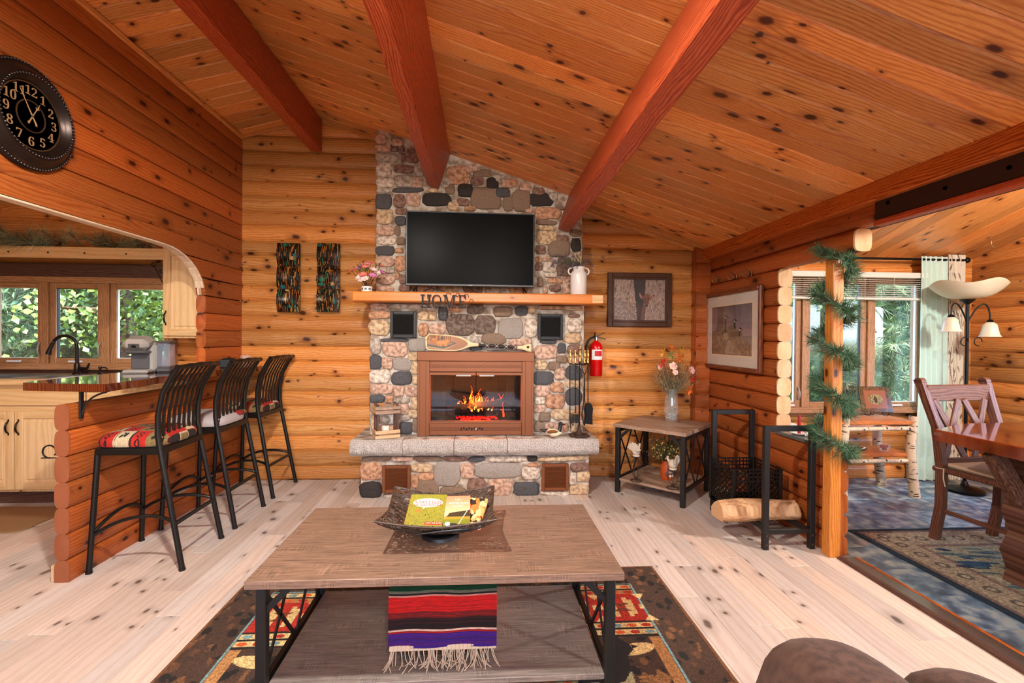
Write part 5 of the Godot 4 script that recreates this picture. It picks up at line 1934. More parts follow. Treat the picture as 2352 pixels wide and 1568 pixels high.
func mantel_things() -> void:
	var t := thing("mantel_shelf", "thick honey coloured wooden mantel across the chimney", "mantel", Vector3(-0.018, 1.5225, -3.80))
	var mb := wood_mb()
	mb.box(Vector3(0, 0.0375, 0), Vector3(1.946, 0.075, 0.28), 0.008, 0)
	part(mb, "beam", m_("mantel"), t)
	mb = wood_mb()
	mb.box(Vector3(0.93, 0.0375, 0.1405), Vector3(0.085, 0.062, 0.002), 0.0, 0)
	part(mb, "worn_end", m_("maple"), t, "pale worn patch at the right end")

	# television
	t = thing("television", "large black flat-screen television on the mantel", "television", Vector3(-0.0915, 1.5985, -3.775), 0.015)
	mb = MB.new()
	mb.box(Vector3(0, 0.354, -0.012), Vector3(1.024, 0.592, 0.03), 0.004)
	mb.box(Vector3(0, 0.30, -0.04), Vector3(0.7, 0.34, 0.04), 0.01)
	part(mb, "case", m_("black_plastic"), t)
	mb = MB.new()
	quad_panel(mb, 1.004, 0.566, 0.0)
	var o := part(mb, "screen", m_("screen"), t, "dark switched-off screen")
	o.position = Vector3(0, 0.358, 0.0036)
	mb = MB.new()
	mb.box(Vector3(0, 0.0645, 0.0045), Vector3(1.024, 0.007, 0.003), 0.001)
	part(mb, "lower_bezel", m_("grey_plastic"), t)
	text_part("VIZIO", 0.012, 0.001, m_("silver_plastic"), t, Vector3(0, 0.0665, 0.0065), Basis(), false, "maker_mark")
	for s in [-1, 1]:
		mb = MB.new()
		var x: float = s * 0.42
		for dz in [-0.09, 0.09]:
			mb.tube([Vector3(x, 0.06, 0), Vector3(x + s * 0.01, 0.03, dz * 0.5), Vector3(x + s * 0.02, 0.006, dz)], 0.006, 6)
		part(mb, "foot", m_("black_plastic"), t)
	for q in [[Vector3(-0.30, 0.07, -0.03), Vector3(-0.36, 0.012, 0.02)], [Vector3(-0.36, 0.07, -0.03), Vector3(-0.20, 0.012, 0.01)], [Vector3(-0.02, 0.07, -0.03), Vector3(0.04, 0.012, 0.01)]]:
		mb = MB.new()
		mb.tube(bez(q[0], q[0] + Vector3(0, -0.03, 0.01), q[1] + Vector3(0, 0.01, 0), q[1]), 0.003, 5)
		part(mb, "cable", m_("black_plastic"), t)

	# sign
	t = thing("home_sign", "dark iron sign of scrolled letters reading HOME on the mantel edge", "sign", Vector3(-0.285, 1.470, -3.645))
	var x := -0.155
	for q in [["H", 0.0], ["O", 0.083], ["M", 0.180], ["E", 0.277]]:
		text_part(q[0], 0.140, 0.008, m_("sign_iron"), t, Vector3(x + q[1] + 0.012, 0.052, 0.006), Basis.from_scale(Vector3(0.84, 1, 1)), true, "letter")
	for c in [[Vector3(-0.155, -0.004, 0), 0.014, 2.0, 7.6], [Vector3(0.205, 0.060, 0), 0.014, -2.0, 3.6], [Vector3(0.165, 0.095, 0), 0.018, -0.5, 4.6], [Vector3(-0.05, 0.03, 0), 0.02, 0.3, 4.4], [Vector3(0.03, 0.10, 0), 0.02, 0.2, 4.0], [Vector3(-0.115, 0.085, 0), 0.016, 1.0, 5.2], [Vector3(0.10, 0.108, 0), 0.014, 0.0, 5.0]]:
		mb = MB.new()
		mb.tube(arc(c[0] + Vector3(0, 0, 0.006), c[1], c[2], c[3], 12), 0.0022, 5)
		part(mb, "scroll", m_("sign_iron"), t)

	# flower pot at the left end
	t = thing("flower_pot", "small white pot with grey blocks at the left end of the mantel", "pot", Vector3(-0.90, 1.5985, -3.76))
	mb = MB.new()
	mb.lathe([Vector2(0, 0.0), Vector2(0.042, 0.0), Vector2(0.044, 0.04), Vector2(0.040, 0.044), Vector2(0.038, 0.03), Vector2(0, 0.03)], 20)
	part(mb, "pot", m_("white_ceramic"), t)
	mb = MB.new()
	for k in 9:
		mb.x = Transform3D(Basis(Vector3.UP, k * 0.7), Vector3())
		mb.box(Vector3(0, 0.022, 0.0435), Vector3(0.016, 0.012, 0.002))
	part(mb, "painted_block", m_("grey_print"), t)
	t = thing("pink_bouquet", "bouquet of pink, coral and cream artificial flowers", "flowers", Vector3(-0.90, 1.632, -3.76))
	mb = MB.new()
	var green := MB.new()
	var heads := [[-0.11, 0.125, 0.02, "c"], [-0.06, 0.14, 0.03, "m"], [-0.05, 0.16, 0.01, "m"], [-0.03, 0.20, 0, "c"], [0.0, 0.15, 0.05, "c"], [0.012, 0.175, 0.03, "p"], [0.025, 0.19, 0, "c"], [0.06, 0.13, 0.05, "w"], [0.085, 0.11, 0.04, "w"], [0.055, 0.085, 0.06, "m"], [-0.015, 0.09, 0.06, "c"], [-0.025, 0.055, 0.06, "w"], [-0.045, 0.07, 0.05, "w"], [0.10, 0.17, 0, "c"], [0.11, 0.12, 0.0, "m"], [0.0, 0.06, 0.065, "w"]]
	var cc := {"c": Color(0.90, 0.16, 0.14), "m": Color(0.66, 0.12, 0.46), "p": Color(0.88, 0.30, 0.46), "w": Color(0.92, 0.68, 0.62)}
	var stems := MB.new()
	for h in heads:
		var p := Vector3(h[0], h[1], h[2])
		bloom(mb, p, p + Vector3(0, 0.02, 0.05), 0.030 if h[3] != "m" else 0.028, cc[h[3]], 7, 3, 0.95)
		stems.tube([Vector3(h[0] * 0.1, -0.02, h[2] * 0.1), Vector3(h[0] * 0.3, 0.03, h[2] * 0.3), p], 0.0018, 4, false)
	for k in 26:
		var p := Vector3(rnd(-0.09, 0.09), rnd(0.04, 0.18), rnd(-0.03, 0.03))
		leaf(green, p, p + Vector3(0, -0.03, 0.03), rnd(0.03, 0.05), 0.012, Color(0.05, 0.16, 0.05).lerp(Color(0.16, 0.28, 0.07), rng.randf()))
	part(mb, "blossoms", m_("petal"), t)
	part(green, "leaves", m_("petal"), t)
	part(stems, "stems", m_("frame_brown"), t)

	# milk can and lavender at the right end
	t = thing("milk_can_vase", "white enamel milk can vase with two small handles", "vase", Vector3(0.782, 1.5985, -3.775))
	mb = MB.new()
	mb.lathe([Vector2(0, 0), Vector2(0.062, 0), Vector2(0.066, 0.006), Vector2(0.066, 0.165), Vector2(0.062, 0.182), Vector2(0.045, 0.200), Vector2(0.044, 0.212), Vector2(0.055, 0.228), Vector2(0.052, 0.230), Vector2(0.040, 0.212), Vector2(0.040, 0.12), Vector2(0, 0.12)], 28)
	part(mb, "body", m_("white_ceramic"), t)
	for s in [-1.0, 1.0]:
		mb = MB.new()
		mb.tube(bez(Vector3(s * 0.048, 0.222, 0), Vector3(s * 0.095, 0.225, 0), Vector3(s * 0.095, 0.17, 0), Vector3(s * 0.060, 0.168, 0), 10), 0.006, 8)
		part(mb, "handle", m_("white_ceramic"), t)
	t = thing("lavender_bunch", "drooping bunch of purple lavender in the milk can", "flowers", Vector3(0.782, 1.80, -3.775))
	mb = MB.new()
	green = MB.new()
	for k in 64:
		var a := rnd(-PI, PI)
		var left := k < 40
		var e := Vector3(rnd(-0.24, -0.02), rnd(-0.04, 0.10), rnd(-0.02, 0.10)) if left else Vector3(rnd(-0.05, 0.12), rnd(-0.02, 0.17), rnd(-0.03, 0.09))
		var path := bez(Vector3(cos(a) * 0.03, 0.01, sin(a) * 0.03), Vector3(e.x * 0.3, 0.09, e.z * 0.3), e + Vector3(0, 0.05, 0), e, 6)
		green.tinted = true
		green.col = Color(0.11, 0.13, 0.09)
		green.tube(path, 0.0014, 3, false)
		for m in 9:
			var p: Vector3 = path[rng.randi_range(2, 5)].lerp(path[6], rng.randf())
			leaf(green, p, rvec(1.0), rnd(0.012, 0.022), 0.002, Color(0.12, 0.13, 0.10).lerp(Color(0.22, 0.20, 0.20), rng.randf()))
		for m in 7:
			var p: Vector3 = path[5].lerp(path[6], m / 6.0) + rvec(0.005)
			leaf(mb, p, rvec(1.0) + Vector3.UP * 0.3, 0.013, 0.0045, [Color(0.14, 0.07, 0.24), Color(0.25, 0.16, 0.45), Color(0.10, 0.06, 0.13)][rng.randi() % 3])
	part(green, "stems", m_("petal"), t)
	part(mb, "blossoms", m_("petal"), t)


# ---------------------------------------------------------------- on the hearth

func hearth_things() -> void:
	# decorative paddle
	var t := thing("canoe_paddle", "decorative wooden paddle with a painted dog leaning on the insert", "paddle", Vector3(-0.449, 1.1395, -3.825))
	var k := 0.000434
	var out := PackedVector2Array()
	for q in [[232, 1100], [240, 1000], [300, 947], [700, 965], [900, 1003], [1000, 1050], [1100, 1103], [1230, 1120], [1230, 1168], [1100, 1175], [1000, 1197], [900, 1237], [800, 1258], [600, 1262], [300, 1250], [245, 1215]]:
		out.append(Vector2((q[0] - 235) * k, (1262 - q[1]) * k))
	var mb := MB.new()
	mb.slab(out, 0.016, 0.004, Vector2(2, 2))
	part(mb, "blade", m_("maple_pale"), t)
	var inn := PackedVector2Array()
	for q in [[262, 1100], [265, 1005], [315, 965], [690, 985], [860, 1020], [960, 1065], [1015, 1110], [1015, 1145], [960, 1185], [880, 1222], [790, 1240], [600, 1243], [300, 1228], [268, 1200]]:
		inn.append(Vector2((q[0] - 235) * k, (1262 - q[1]) * k))
	mb = MB.new()
	mb.x = Transform3D(Basis(), Vector3(0, 0, 0.0158))
	mb.slab(inn, 0.0015, 0.0, Vector2(1.0 / 0.34, -1.0 / 0.13), Vector2(0.01, 0.13))
	part(mb, "painted_panel", m_("paddle_print"), t, "painted scene of two golden dogs and a canoe")
	var hy := func(c: float) -> float: return (1262 - c) * k
	mb = MB.new()
	mb.tube([Vector3(0.425, hy.call(1145), 0.010), Vector3(0.74, hy.call(1185), 0.010)], 0.0125, 12)
	part(mb, "wrapped_shaft", m_("leather"), t, "brown leather wrapped shaft")
	for q in 4:
		mb = MB.new()
		var u := 0.07 + q * 0.077
		var c := Vector3(0.425 + u, hy.call(1145 + u * 127), 0.010)
		for s in [-1.0, 1.0]:
			var path := []
			for j in 7:
				var a := lerpf(-1.45, 1.45, j / 6.0)
				path.append(c + Vector3(0.018 * s * a / 1.45, 0.0138 * sin(a), 0.0138 * cos(a)))
			mb.tube(path, 0.0018, 4)
		part(mb, "lacing", m_("lace"), t)
	var gp := PackedVector2Array()
	for q in [[1920, 1168], [2000, 1160], [2100, 1132], [2190, 1118], [2202, 1150], [2200, 1258], [2185, 1268], [2120, 1250], [2000, 1214], [1920, 1204]]:
		gp.append(Vector2((q[0] - 235) * k, (1262 - q[1]) * k))
	mb = MB.new()
	mb.slab(gp, 0.018, 0.004, Vector2(2, 2))
	part(mb, "grip", m_("maple_pale"), t)
	mb = MB.new()
	mb.x = Transform3D(Basis(), Vector3(0.827, hy.call(1180), 0.018))
	mb.ball(Vector3(), Vector3(0.011, 0.010, 0.001), 10, 5)
	part(mb, "burned_mark", m_("frame_oak"), t)

	# wooden crate lantern with candle
	t = thing("crate_lantern", "small slatted wooden lantern with rope handle on the hearth", "lantern", Vector3(-0.742, 0.4605, -3.745), 0.40)
	for y in [0.016, 0.052, 0.206, 0.238]:
		for s in [-1, 1]:
			mb = wood_mb()
			mb.box(Vector3(0, y, s * 0.062), Vector3(0.190, 0.026, 0.010), 0.002)
			part(mb, "slat", m_("pale_wood") if y < 0.2 else m_("sawn_light"), t)
			mb = wood_mb()
			mb.box(Vector3(s * 0.090, y, 0), Vector3(0.010, 0.026, 0.114), 0.002)
			part(mb, "slat", m_("pale_wood"), t)
	mb = wood_mb()
	mb.box(Vector3(0, 0.036, 0), Vector3(0.170, 0.008, 0.112))
	part(mb, "floor_board", m_("pale_wood"), t)
	for sx in [-1, 1]:
		for sz in [-1, 1]:
			mb = wood_mb()
			mb.box(Vector3(sx * 0.076, 0.135, sz * 0.049), Vector3(0.017, 0.27, 0.015), 0.002, 1)
			part(mb, "corner_post", m_("walnut"), t)
	mb = MB.new()
	mb.tube(bez(Vector3(-0.076, 0.262, 0.03), Vector3(-0.05, 0.30, 0.05), Vector3(-0.02, 0.21, 0.05), Vector3(0.02, 0.232, 0.045), 8) + bez(Vector3(0.025, 0.234, 0.045), Vector3(0.05, 0.24, 0.04), Vector3(0.07, 0.26, 0.04), Vector3(0.076, 0.262, 0.03), 6), 0.008, 7)
	part(mb, "rope_handle", m_("rope"), t)
	t = thing("pillar_candle", "short cream pillar candle inside the slatted lantern", "candle", Vector3(-0.745, 0.5010, -3.735))
	mb = MB.new()
	mb.lathe([Vector2(0, 0), Vector2(0.029, 0), Vector2(0.030, 0.003), Vector2(0.030, 0.050), Vector2(0.026, 0.053), Vector2(0, 0.048)], 20)
	part(mb, "wax", m_("wax"), t)
	mb = MB.new()
	mb.tube([Vector3(0, 0.047, 0), Vector3(0.001, 0.058, 0)], 0.001, 4)
	part(mb, "wick", m_("soot"), t)

	# duck decoy
	t = thing("duck_decoy", "carved duck decoy with cream body and dark head on the hearth", "decoy", Vector3(0.575, 0.4605, -3.70))
	mb = MB.new()
	var rows := []
	for i in 11:
		var u := i / 10.0
		var cx := lerpf(-0.075, 0.070, u)
		var rad := sin(PI * clampf(u * 0.94 + 0.03, 0.0, 1.0))
		var row := PackedVector3Array()
		for j in 14:
			var a := TAU * j / 14
			row.append(Vector3(cx, 0.004 + maxf(0.0, 0.034 + sin(a) * 0.034 * rad) + (0.012 * (1.0 - u) if u < 0.4 else 0.0), cos(a) * 0.042 * rad))
		rows.append(row)
	mb.grid(rows, true)
	part(mb, "body", m_("cream_feather"), t)
	mb = MB.new()
	mb.tube([Vector3(0.045, 0.05, 0), Vector3(0.055, 0.085, 0), Vector3(0.056, 0.105, 0)], [0.018, 0.013, 0.014], 10)
	mb.ball(Vector3(0.058, 0.108, 0), Vector3(0.019, 0.017, 0.015), 12, 8)
	part(mb, "head", m_("teal_feather"), t)
	mb = MB.new()
	mb.ball(Vector3(0.083, 0.103, 0), Vector3(0.014, 0.004, 0.008), 10, 5)
	part(mb, "bill", m_("dark_feather"), t)
	for s in [-1.0, 1.0]:
		mb = MB.new()
		mb.ball(Vector3(-0.012, 0.050, s * 0.026), Vector3(0.046, 0.016, 0.018), 12, 6)
		part(mb, "wing", m_("tan_feather"), t)
	mb = MB.new()
	mb.tube([Vector3(-0.045, 0.052, 0), Vector3(-0.085, 0.058, 0), Vector3(-0.108, 0.066, 0)], [0.020, 0.012, 0.004], 8)
	part(mb, "tail", m_("dark_feather"), t)

	# fireplace tool stand with four hanging tools
	var o := Vector3(0.790, 0.4605, -3.735)
	t = thing("tool_stand", "iron fireplace tool stand with brass finial on the hearth", "tool stand", o)
	mb = MB.new()
	mb.box(Vector3(0, 0.010, 0), Vector3(0.16, 0.020, 0.09), 0.008)
	mb.box(Vector3(0, 0.010, 0), Vector3(0.09, 0.020, 0.15), 0.008)
	mb.lathe([Vector2(0.035, 0.02), Vector2(0.022, 0.035), Vector2(0.012, 0.06), Vector2(0.010, 0.09)], 8)
	part(mb, "base", m_("rust_iron"), t)
	mb = MB.new()
	mb.tube([Vector3(0, 0.08, 0), Vector3(0, 0.60, 0)], 0.006, 8)
	part(mb, "pole", m_("iron"), t)
	mb = MB.new()
	mb.lathe([Vector2(0.010, 0.60), Vector2(0.013, 0.61), Vector2(0.008, 0.625), Vector2(0.012, 0.65), Vector2(0.012, 0.675), Vector2(0.007, 0.69), Vector2(0.012, 0.70), Vector2(0.007, 0.708), Vector2(0.010, 0.718), Vector2(0.009, 0.728), Vector2(0, 0.733)], 14)
	part(mb, "finial", m_("brass"), t)
	mb = MB.new()
	for q in [Vector3(-0.085, 0.592, 0.02), Vector3(-0.045, 0.592, 0.03), Vector3(0.055, 0.592, 0.02), Vector3(0.03, 0.592, 0.035)]:
		mb.tube([Vector3(0, 0.585, 0), q * Vector3(0.6, 1, 0.6) + Vector3(0, -0.015, 0), q], 0.0035, 6)
	part(mb, "hook_arm", m_("iron"), t)
	var handle := func(parent: Node3D) -> void:
		var h := MB.new()
		h.lathe([Vector2(0.004, 0.0), Vector2(0.010, 0.002), Vector2(0.010, 0.010), Vector2(0.006, 0.016), Vector2(0.010, 0.045), Vector2(0.011, 0.062), Vector2(0.006, 0.080), Vector2(0.009, 0.090), Vector2(0.008, 0.099), Vector2(0, 0.103)], 14)
		part(h, "handle", m_("brass"), parent, "turned brass handle")
	for q in [["fire_poker", Vector3(-0.085, 0.595, 0.024), "black fire poker with brass handle, leftmost on the stand", "poker"], ["hearth_brush", Vector3(-0.045, 0.595, 0.036), "fireplace brush with brass handle and black bristles", "brush"], ["fire_tongs", Vector3(0.030, 0.595, 0.040), "black fire tongs hanging on the tool stand", "tongs"], ["ash_shovel", Vector3(0.060, 0.595, 0.024), "black ash shovel with brass handle, rightmost on the stand", "shovel"]]:
		t = thing(q[0], q[2], q[3], o + q[1], 0.0, "fireplace tools")
		handle.call(t)
		mb = MB.new()
		if q[3] == "tongs":
			for s in [-1.0, 1.0]:
				mb.tube([Vector3(s * 0.022, 0, 0), Vector3(s * 0.024, -0.03, 0), Vector3(s * 0.012, -0.07, 0), Vector3(0, -0.095, 0), Vector3(-s * 0.004, -0.30, 0), Vector3(-s * 0.020, -0.42, 0), Vector3(0.002, -0.50, 0.004)], 0.0035, 6)
			part(mb, "jaws", m_("iron"), t)
			continue
		mb.tube([Vector3(0, 0.002, 0), Vector3(0.004, -0.40 if q[3] != "shovel" else -0.33, 0)], 0.0042, 7)
		part(mb, "shaft", m_("iron"), t)
		mb = MB.new()
		if q[3] == "poker":
			mb.tube([Vector3(0.004, -0.40, 0), Vector3(0.006, -0.46, 0), Vector3(0.012, -0.54, 0.002)], [0.007, 0.008, 0.003], 8)
			mb.tube([Vector3(0.006, -0.46, 0), Vector3(0.030, -0.50, 0), Vector3(0.034, -0.47, 0)], [0.006, 0.004, 0.002], 6)
			part(mb, "hook_tip", m_("rust_iron"), t)
		elif q[3] == "brush":
			mb.box(Vector3(0.004, -0.405, 0), Vector3(0.062, 0.010, 0.018), 0.003)
			part(mb, "brush_head", m_("brass"), t)
			mb = MB.new()
			for k2 in 90:
				var p := Vector3(rnd(-0.026, 0.034), -0.41, rnd(-0.008, 0.008))
				mb.bar(p, p + Vector3((p.x - 0.004) * 0.3, -0.07, rnd(-0.003, 0.003)), 0.002, 0.002)
			var br := part(mb, "bristles", m_("black_plastic"), t)
			br.set_meta("kind", "stuff")
		else:
			var sp := PackedVector2Array()
			for v in [[-0.014, 0.0], [-0.03, -0.02], [-0.036, -0.05], [-0.030, -0.10], [-0.034, -0.165], [0.036, -0.175], [0.034, -0.10], [0.038, -0.05], [0.032, -0.02], [0.016, 0.0]]:
				sp.append(Vector2(v[0] + 0.006, v[1] - 0.32))
			mb.slab(sp, 0.006, 0.002)
			part(mb, "scoop", m_("iron"), t)


# ---------------------------------------------------------------- on the walls

func wall_things() -> void:
	# curved metal art
	for q in [[-1.650, 1.455, "curved wall art of three dark painted panels, nearer the corner", 0.0], [-1.317, 1.460, "curved wall art of three dark painted panels, nearer the chimney", 0.5]]:
		var t := thing("metal_wall_art", q[2], "wall art", Vector3(q[0], q[1], BACK + 0.002), 0.0, "painted metal wall panels")
		for k in 3:
			var mb := MB.new()
			var rows := []
			for side in [0, 1]:
				var row := []
			for i in 7:
				var row := PackedVector3Array()
				for j in 5:
					var u := j / 4.0
					var v := i / 6.0
					row.append(Vector3(-0.097 + 0.194 * u, k * 0.1975 + 0.192 * v, 0.045 + 0.018 * sin(PI * v) + 0.008 * sin(PI * u)))
				rows.append(row)
			mb.grid(rows, false, false, Vector2(0.58, 0.30))
			for p in mb.t.size():
				mb.t[p] = Vector2(mb.t[p].x + q[3], 1.0 - mb.t[p].y - k * 0.333)
			var back := MB.new()
			back.box(Vector3(0, k * 0.1975 + 0.096, 0.040), Vector3(0.186, 0.186, 0.006))
			part(mb, "panel", m_("art"), t)
			part(back, "panel_back", m_("black_metal"), t)
		var bar := MB.new()
		for s in [-0.05, 0.05]:
			bar.box(Vector3(s, 0.295, 0.019), Vector3(0.012, 0.57, 0.037))
		part(bar, "hanging_rail", m_("black_metal"), t)

	# fire extinguisher
	var t := thing("fire_extinguisher", "red fire extinguisher with black hose on the log wall", "fire extinguisher", Vector3(1.015, 0.918, BACK + 0.078))
	var mb := MB.new()
	mb.lathe([Vector2(0, 0.0), Vector2(0.050, 0.0), Vector2(0.057, 0.008), Vector2(0.057, 0.245), Vector2(0.052, 0.275), Vector2(0.035, 0.296), Vector2(0.020, 0.304), Vector2(0.018, 0.315), Vector2(0, 0.316)], 28)
	part(mb, "cylinder", m_("red_paint"), t)
	mb = MB.new()
	for k in 10:
		var a0 := lerpf(-0.95, 0.95, k / 10.0)
		var a1 := lerpf(-0.95, 0.95, (k + 1) / 10.0)
		mb.quad(Vector3(sin(a0), 0, cos(a0)) * 0.0576 + Vector3(0, 0.145, 0), Vector3(sin(a1), 0, cos(a1)) * 0.0576 + Vector3(0, 0.145, 0), Vector3(sin(a1), 0, cos(a1)) * 0.0576 + Vector3(0, 0.235, 0), Vector3(sin(a0), 0, cos(a0)) * 0.0576 + Vector3(0, 0.235, 0))
	part(mb, "label", m_("label_white"), t)
	mb = MB.new()
	for r in [[0.176, 0.048, -0.45, 0.75], [0.150, 0.0, 0, 0]]:
		if r[1] > 0.0:
			for k in 6:
				var a0 := lerpf(r[2], r[3], k / 6.0)
				var a1 := lerpf(r[2], r[3], (k + 1) / 6.0)
				mb.quad(Vector3(sin(a0), 0, cos(a0)) * 0.058 + Vector3(0, r[0], 0), Vector3(sin(a1), 0, cos(a1)) * 0.058 + Vector3(0, r[0], 0), Vector3(sin(a1), 0, cos(a1)) * 0.058 + Vector3(0, r[0] + r[1], 0), Vector3(sin(a0), 0, cos(a0)) * 0.058 + Vector3(0, r[0] + r[1], 0))
	part(mb, "red_block", m_("label_red"), t)
	mb = MB.new()
	mb.tube([Vector3(0, 0.31, 0), Vector3(0, 0.345, 0)], 0.013, 10)
	part(mb, "valve", m_("chrome"), t)
	mb = MB.new()
	mb.bar(Vector3(-0.02, 0.352, 0), Vector3(0.085, 0.325, 0.01), 0.014, 0.008, 0.002)
	mb.bar(Vector3(-0.015, 0.345, 0), Vector3(0.075, 0.385, 0.01), 0.014, 0.008, 0.002)
	mb.bar(Vector3(-0.012, 0.33, 0), Vector3(-0.012, 0.385, 0), 0.018, 0.012, 0.003)
	part(mb, "lever", m_("black_plastic"), t)
	mb = MB.new()
	mb.tube(bez(Vector3(-0.01, 0.345, 0.01), Vector3(-0.11, 0.34, 0.02), Vector3(-0.10, 0.22, 0.0), Vector3(-0.085, 0.10, -0.03), 14), 0.0075, 8)
	part(mb, "hose", m_("black_plastic"), t)
	mb = MB.new()
	mb.box(Vector3(0, 0.14, -0.066), Vector3(0.05, 0.22, 0.014), 0.002)
	part(mb, "wall_bracket", m_("dark_metal"), t)

	# deer picture on the back wall
	t = thing("deer_picture", "framed picture of a deer between tree trunks on the log wall", "picture", Vector3(1.423, 1.602, BACK + 0.004))
	mb = wood_mb()
	ring_frame(mb, 0.592, 0.488, 0.045, 0.030, 0.006)
	part(mb, "frame", m_("frame_brown"), t)
	mb = wood_mb()
	ring_frame(mb, 0.506, 0.402, 0.018, 0.022, 0.003)
	part(mb, "inner_frame", m_("walnut"), t)
	mb = MB.new()
	mb.box(Vector3(0, 0, 0.006), Vector3(0.50, 0.39, 0.008))
	part(mb, "backing", m_("walnut"), t)
	mb = MB.new()
	quad_panel(mb, 0.472, 0.368, 0.0105)
	part(mb, "print", m_("deer"), t)
	mb = MB.new()
	quad_panel(mb, 0.472, 0.368, 0.0145)
	part(mb, "glass", m_("cover_glass"), t)

	# geese picture on the right wall
	t = thing("geese_picture", "large framed print of geese in reeds with white mat", "picture", Vector3(RIGHT - 0.004, 1.327, -3.708), -PI / 2)
	mb = wood_mb()
	ring_frame(mb, 0.872, 0.650, 0.034, 0.032, 0.008)
	part(mb, "frame", m_("frame_oak"), t)
	mb = MB.new()
	mb.box(Vector3(0, 0, 0.007), Vector3(0.82, 0.60, 0.010))
	part(mb, "mat_board", m_("mat_board"), t)
	mb = MB.new()
	quad_panel(mb, 0.634, 0.424, 0.0128)
	part(mb, "mat_edge", m_("mat_edge"), t)
	mb = MB.new()
	quad_panel(mb, 0.614, 0.404, 0.0136)
	part(mb, "print", m_("geese"), t)
	mb = MB.new()
	quad_panel(mb, 0.806, 0.584, 0.020)
	part(mb, "glass", m_("cover_glass"), t)

	# coat hooks
	var hk := ["coat hook nearest the corner post", "middle coat hook above the geese picture", "coat hook nearest the passage"]
	for k in 3:
		t = thing("coat_hook", "brass " + hk[k], "hook", Vector3(RIGHT - 0.012, [1.760, 1.752, 1.748][k], [-3.90, -3.64, -3.43][k]), -PI / 2, "coat hooks on the right wall")
		mb = MB.new()
		mb.box(Vector3(0, 0, 0.002), Vector3(0.022, 0.036, 0.006), 0.002)
		part(mb, "plate", m_("bronze_light"), t)
		mb = MB.new()
		for s in [-1.0, 1.0]:
			mb.tube(bez(Vector3(0, 0.005, 0.004), Vector3(s * 0.02, -0.03, 0.03), Vector3(s * 0.045, -0.025, 0.045), Vector3(s * 0.040, 0.012, 0.05), 8), 0.004, 7)
			mb.ball(Vector3(s * 0.040, 0.015, 0.05), Vector3(0.007, 0.007, 0.007), 8, 6)
		mb.tube(bez(Vector3(0, 0.01, 0.004), Vector3(0, 0.03, 0.03), Vector3(0, 0.03, 0.05), Vector3(0, 0.045, 0.055), 6), 0.004, 7)
		part(mb, "prong", m_("bronze_light"), t)

	clock()


func clock() -> void:
	var t := thing("wall_clock", "large round bronze wall clock with gold numerals", "clock", Vector3(LEFT + 0.002, 2.228, -2.262))
	t.basis = Basis(Vector3.FORWARD, Vector3.UP, Vector3.RIGHT)
	var turn := frame(Vector3.RIGHT, Vector3.BACK, Vector3.DOWN, Vector3())
	var mb := MB.new()
	mb.x = turn
	mb.lathe([Vector2(0.236, 0.0), Vector2(0.238, 0.012), Vector2(0.232, 0.022), Vector2(0.222, 0.024), Vector2(0.208, 0.034), Vector2(0.190, 0.054), Vector2(0.178, 0.060), Vector2(0.172, 0.058), Vector2(0.166, 0.044), Vector2(0.160, 0.040), Vector2(0.152, 0.030), Vector2(0.148, 0.024)], 64)
	part(mb, "rim", m_("bronze"), t)
	for q in [[0.2285, 0.024, 96, 0.0048], [0.176, 0.060, 72, 0.0048]]:
		mb = MB.new()
		for k in q[2]:
			var a: float = TAU * k / q[2]
			mb.x = turn
			mb.ball(Vector3(cos(a) * q[0], q[1], sin(a) * q[0]), Vector3(q[3], q[3], q[3]), 6, 4)
		var b := part(mb, "beading", m_("pewter"), t)
		b.set_meta("kind", "stuff")
	mb = MB.new()
	mb.x = turn
	mb.lathe([Vector2(0.0, 0.020), Vector2(0.150, 0.024)].duplicate().map(func(v: Vector2) -> Vector2: return v), 48)
	for k in range(0, mb.n.size()):
		mb.n[k] = Vector3(0, 0, 1)
	part(mb, "dial", m_("clock_face"), t)
	mb = MB.new()
	mb.x = turn
	mb.lathe([Vector2(0.070, 0.024), Vector2(0.070, 0.028), Vector2(0.066, 0.028), Vector2(0.066, 0.024)], 40)
	part(mb, "ring", m_("bronze_light"), t)
	mb = MB.new()
	mb.x = turn
	mb.lathe([Vector2(0.147, 0.024), Vector2(0.147, 0.028), Vector2(0.142, 0.028), Vector2(0.142, 0.024)], 48)
	part(mb, "ring", m_("bronze_light"), t)
	for k in 12:
		var a := TAU * (k + 1) / 12.0
		text_part(str(k + 1), 0.056, 0.003, m_("numeral"), t, Vector3(sin(a) * 0.112, cos(a) * 0.112, 0.026), Basis(), true, "numeral")
	for q in [[-TAU / 12.0, 0.118, 0.035], [TAU * 0.93 / 12.0, 0.075, 0.030]]:
		mb = MB.new()
		var d := Vector3(sin(q[0]), cos(q[0]), 0)
		var s := Vector3(d.y, -d.x, 0)
		mb.tube([d * -0.035 + Vector3(0, 0, 0.032), d * q[1] + Vector3(0, 0, 0.032)], [0.0035, 0.0014], 6)
		if q[1] < 0.1:
			mb.tube([d * 0.04 - s * 0.0 + Vector3(0, 0, 0.032), d * 0.05 + s * 0.008 + Vector3(0, 0, 0.032), d * 0.06 + Vector3(0, 0, 0.032), d * 0.05 - s * 0.008 + Vector3(0, 0, 0.032), d * 0.04 + Vector3(0, 0, 0.032)], 0.0018, 5)
		mb.ball(d * -0.037 + Vector3(0, 0, 0.032), Vector3(0.006, 0.008, 0.002), 8, 5)
		part(mb, "hand", m_("numeral"), t)
	mb = MB.new()
	mb.ball(Vector3(0, 0, 0.033), Vector3(0.006, 0.006, 0.004), 10, 6)
	part(mb, "hub", m_("bronze_light"), t)


# ---------------------------------------------------------------- bar, stools, kitchen

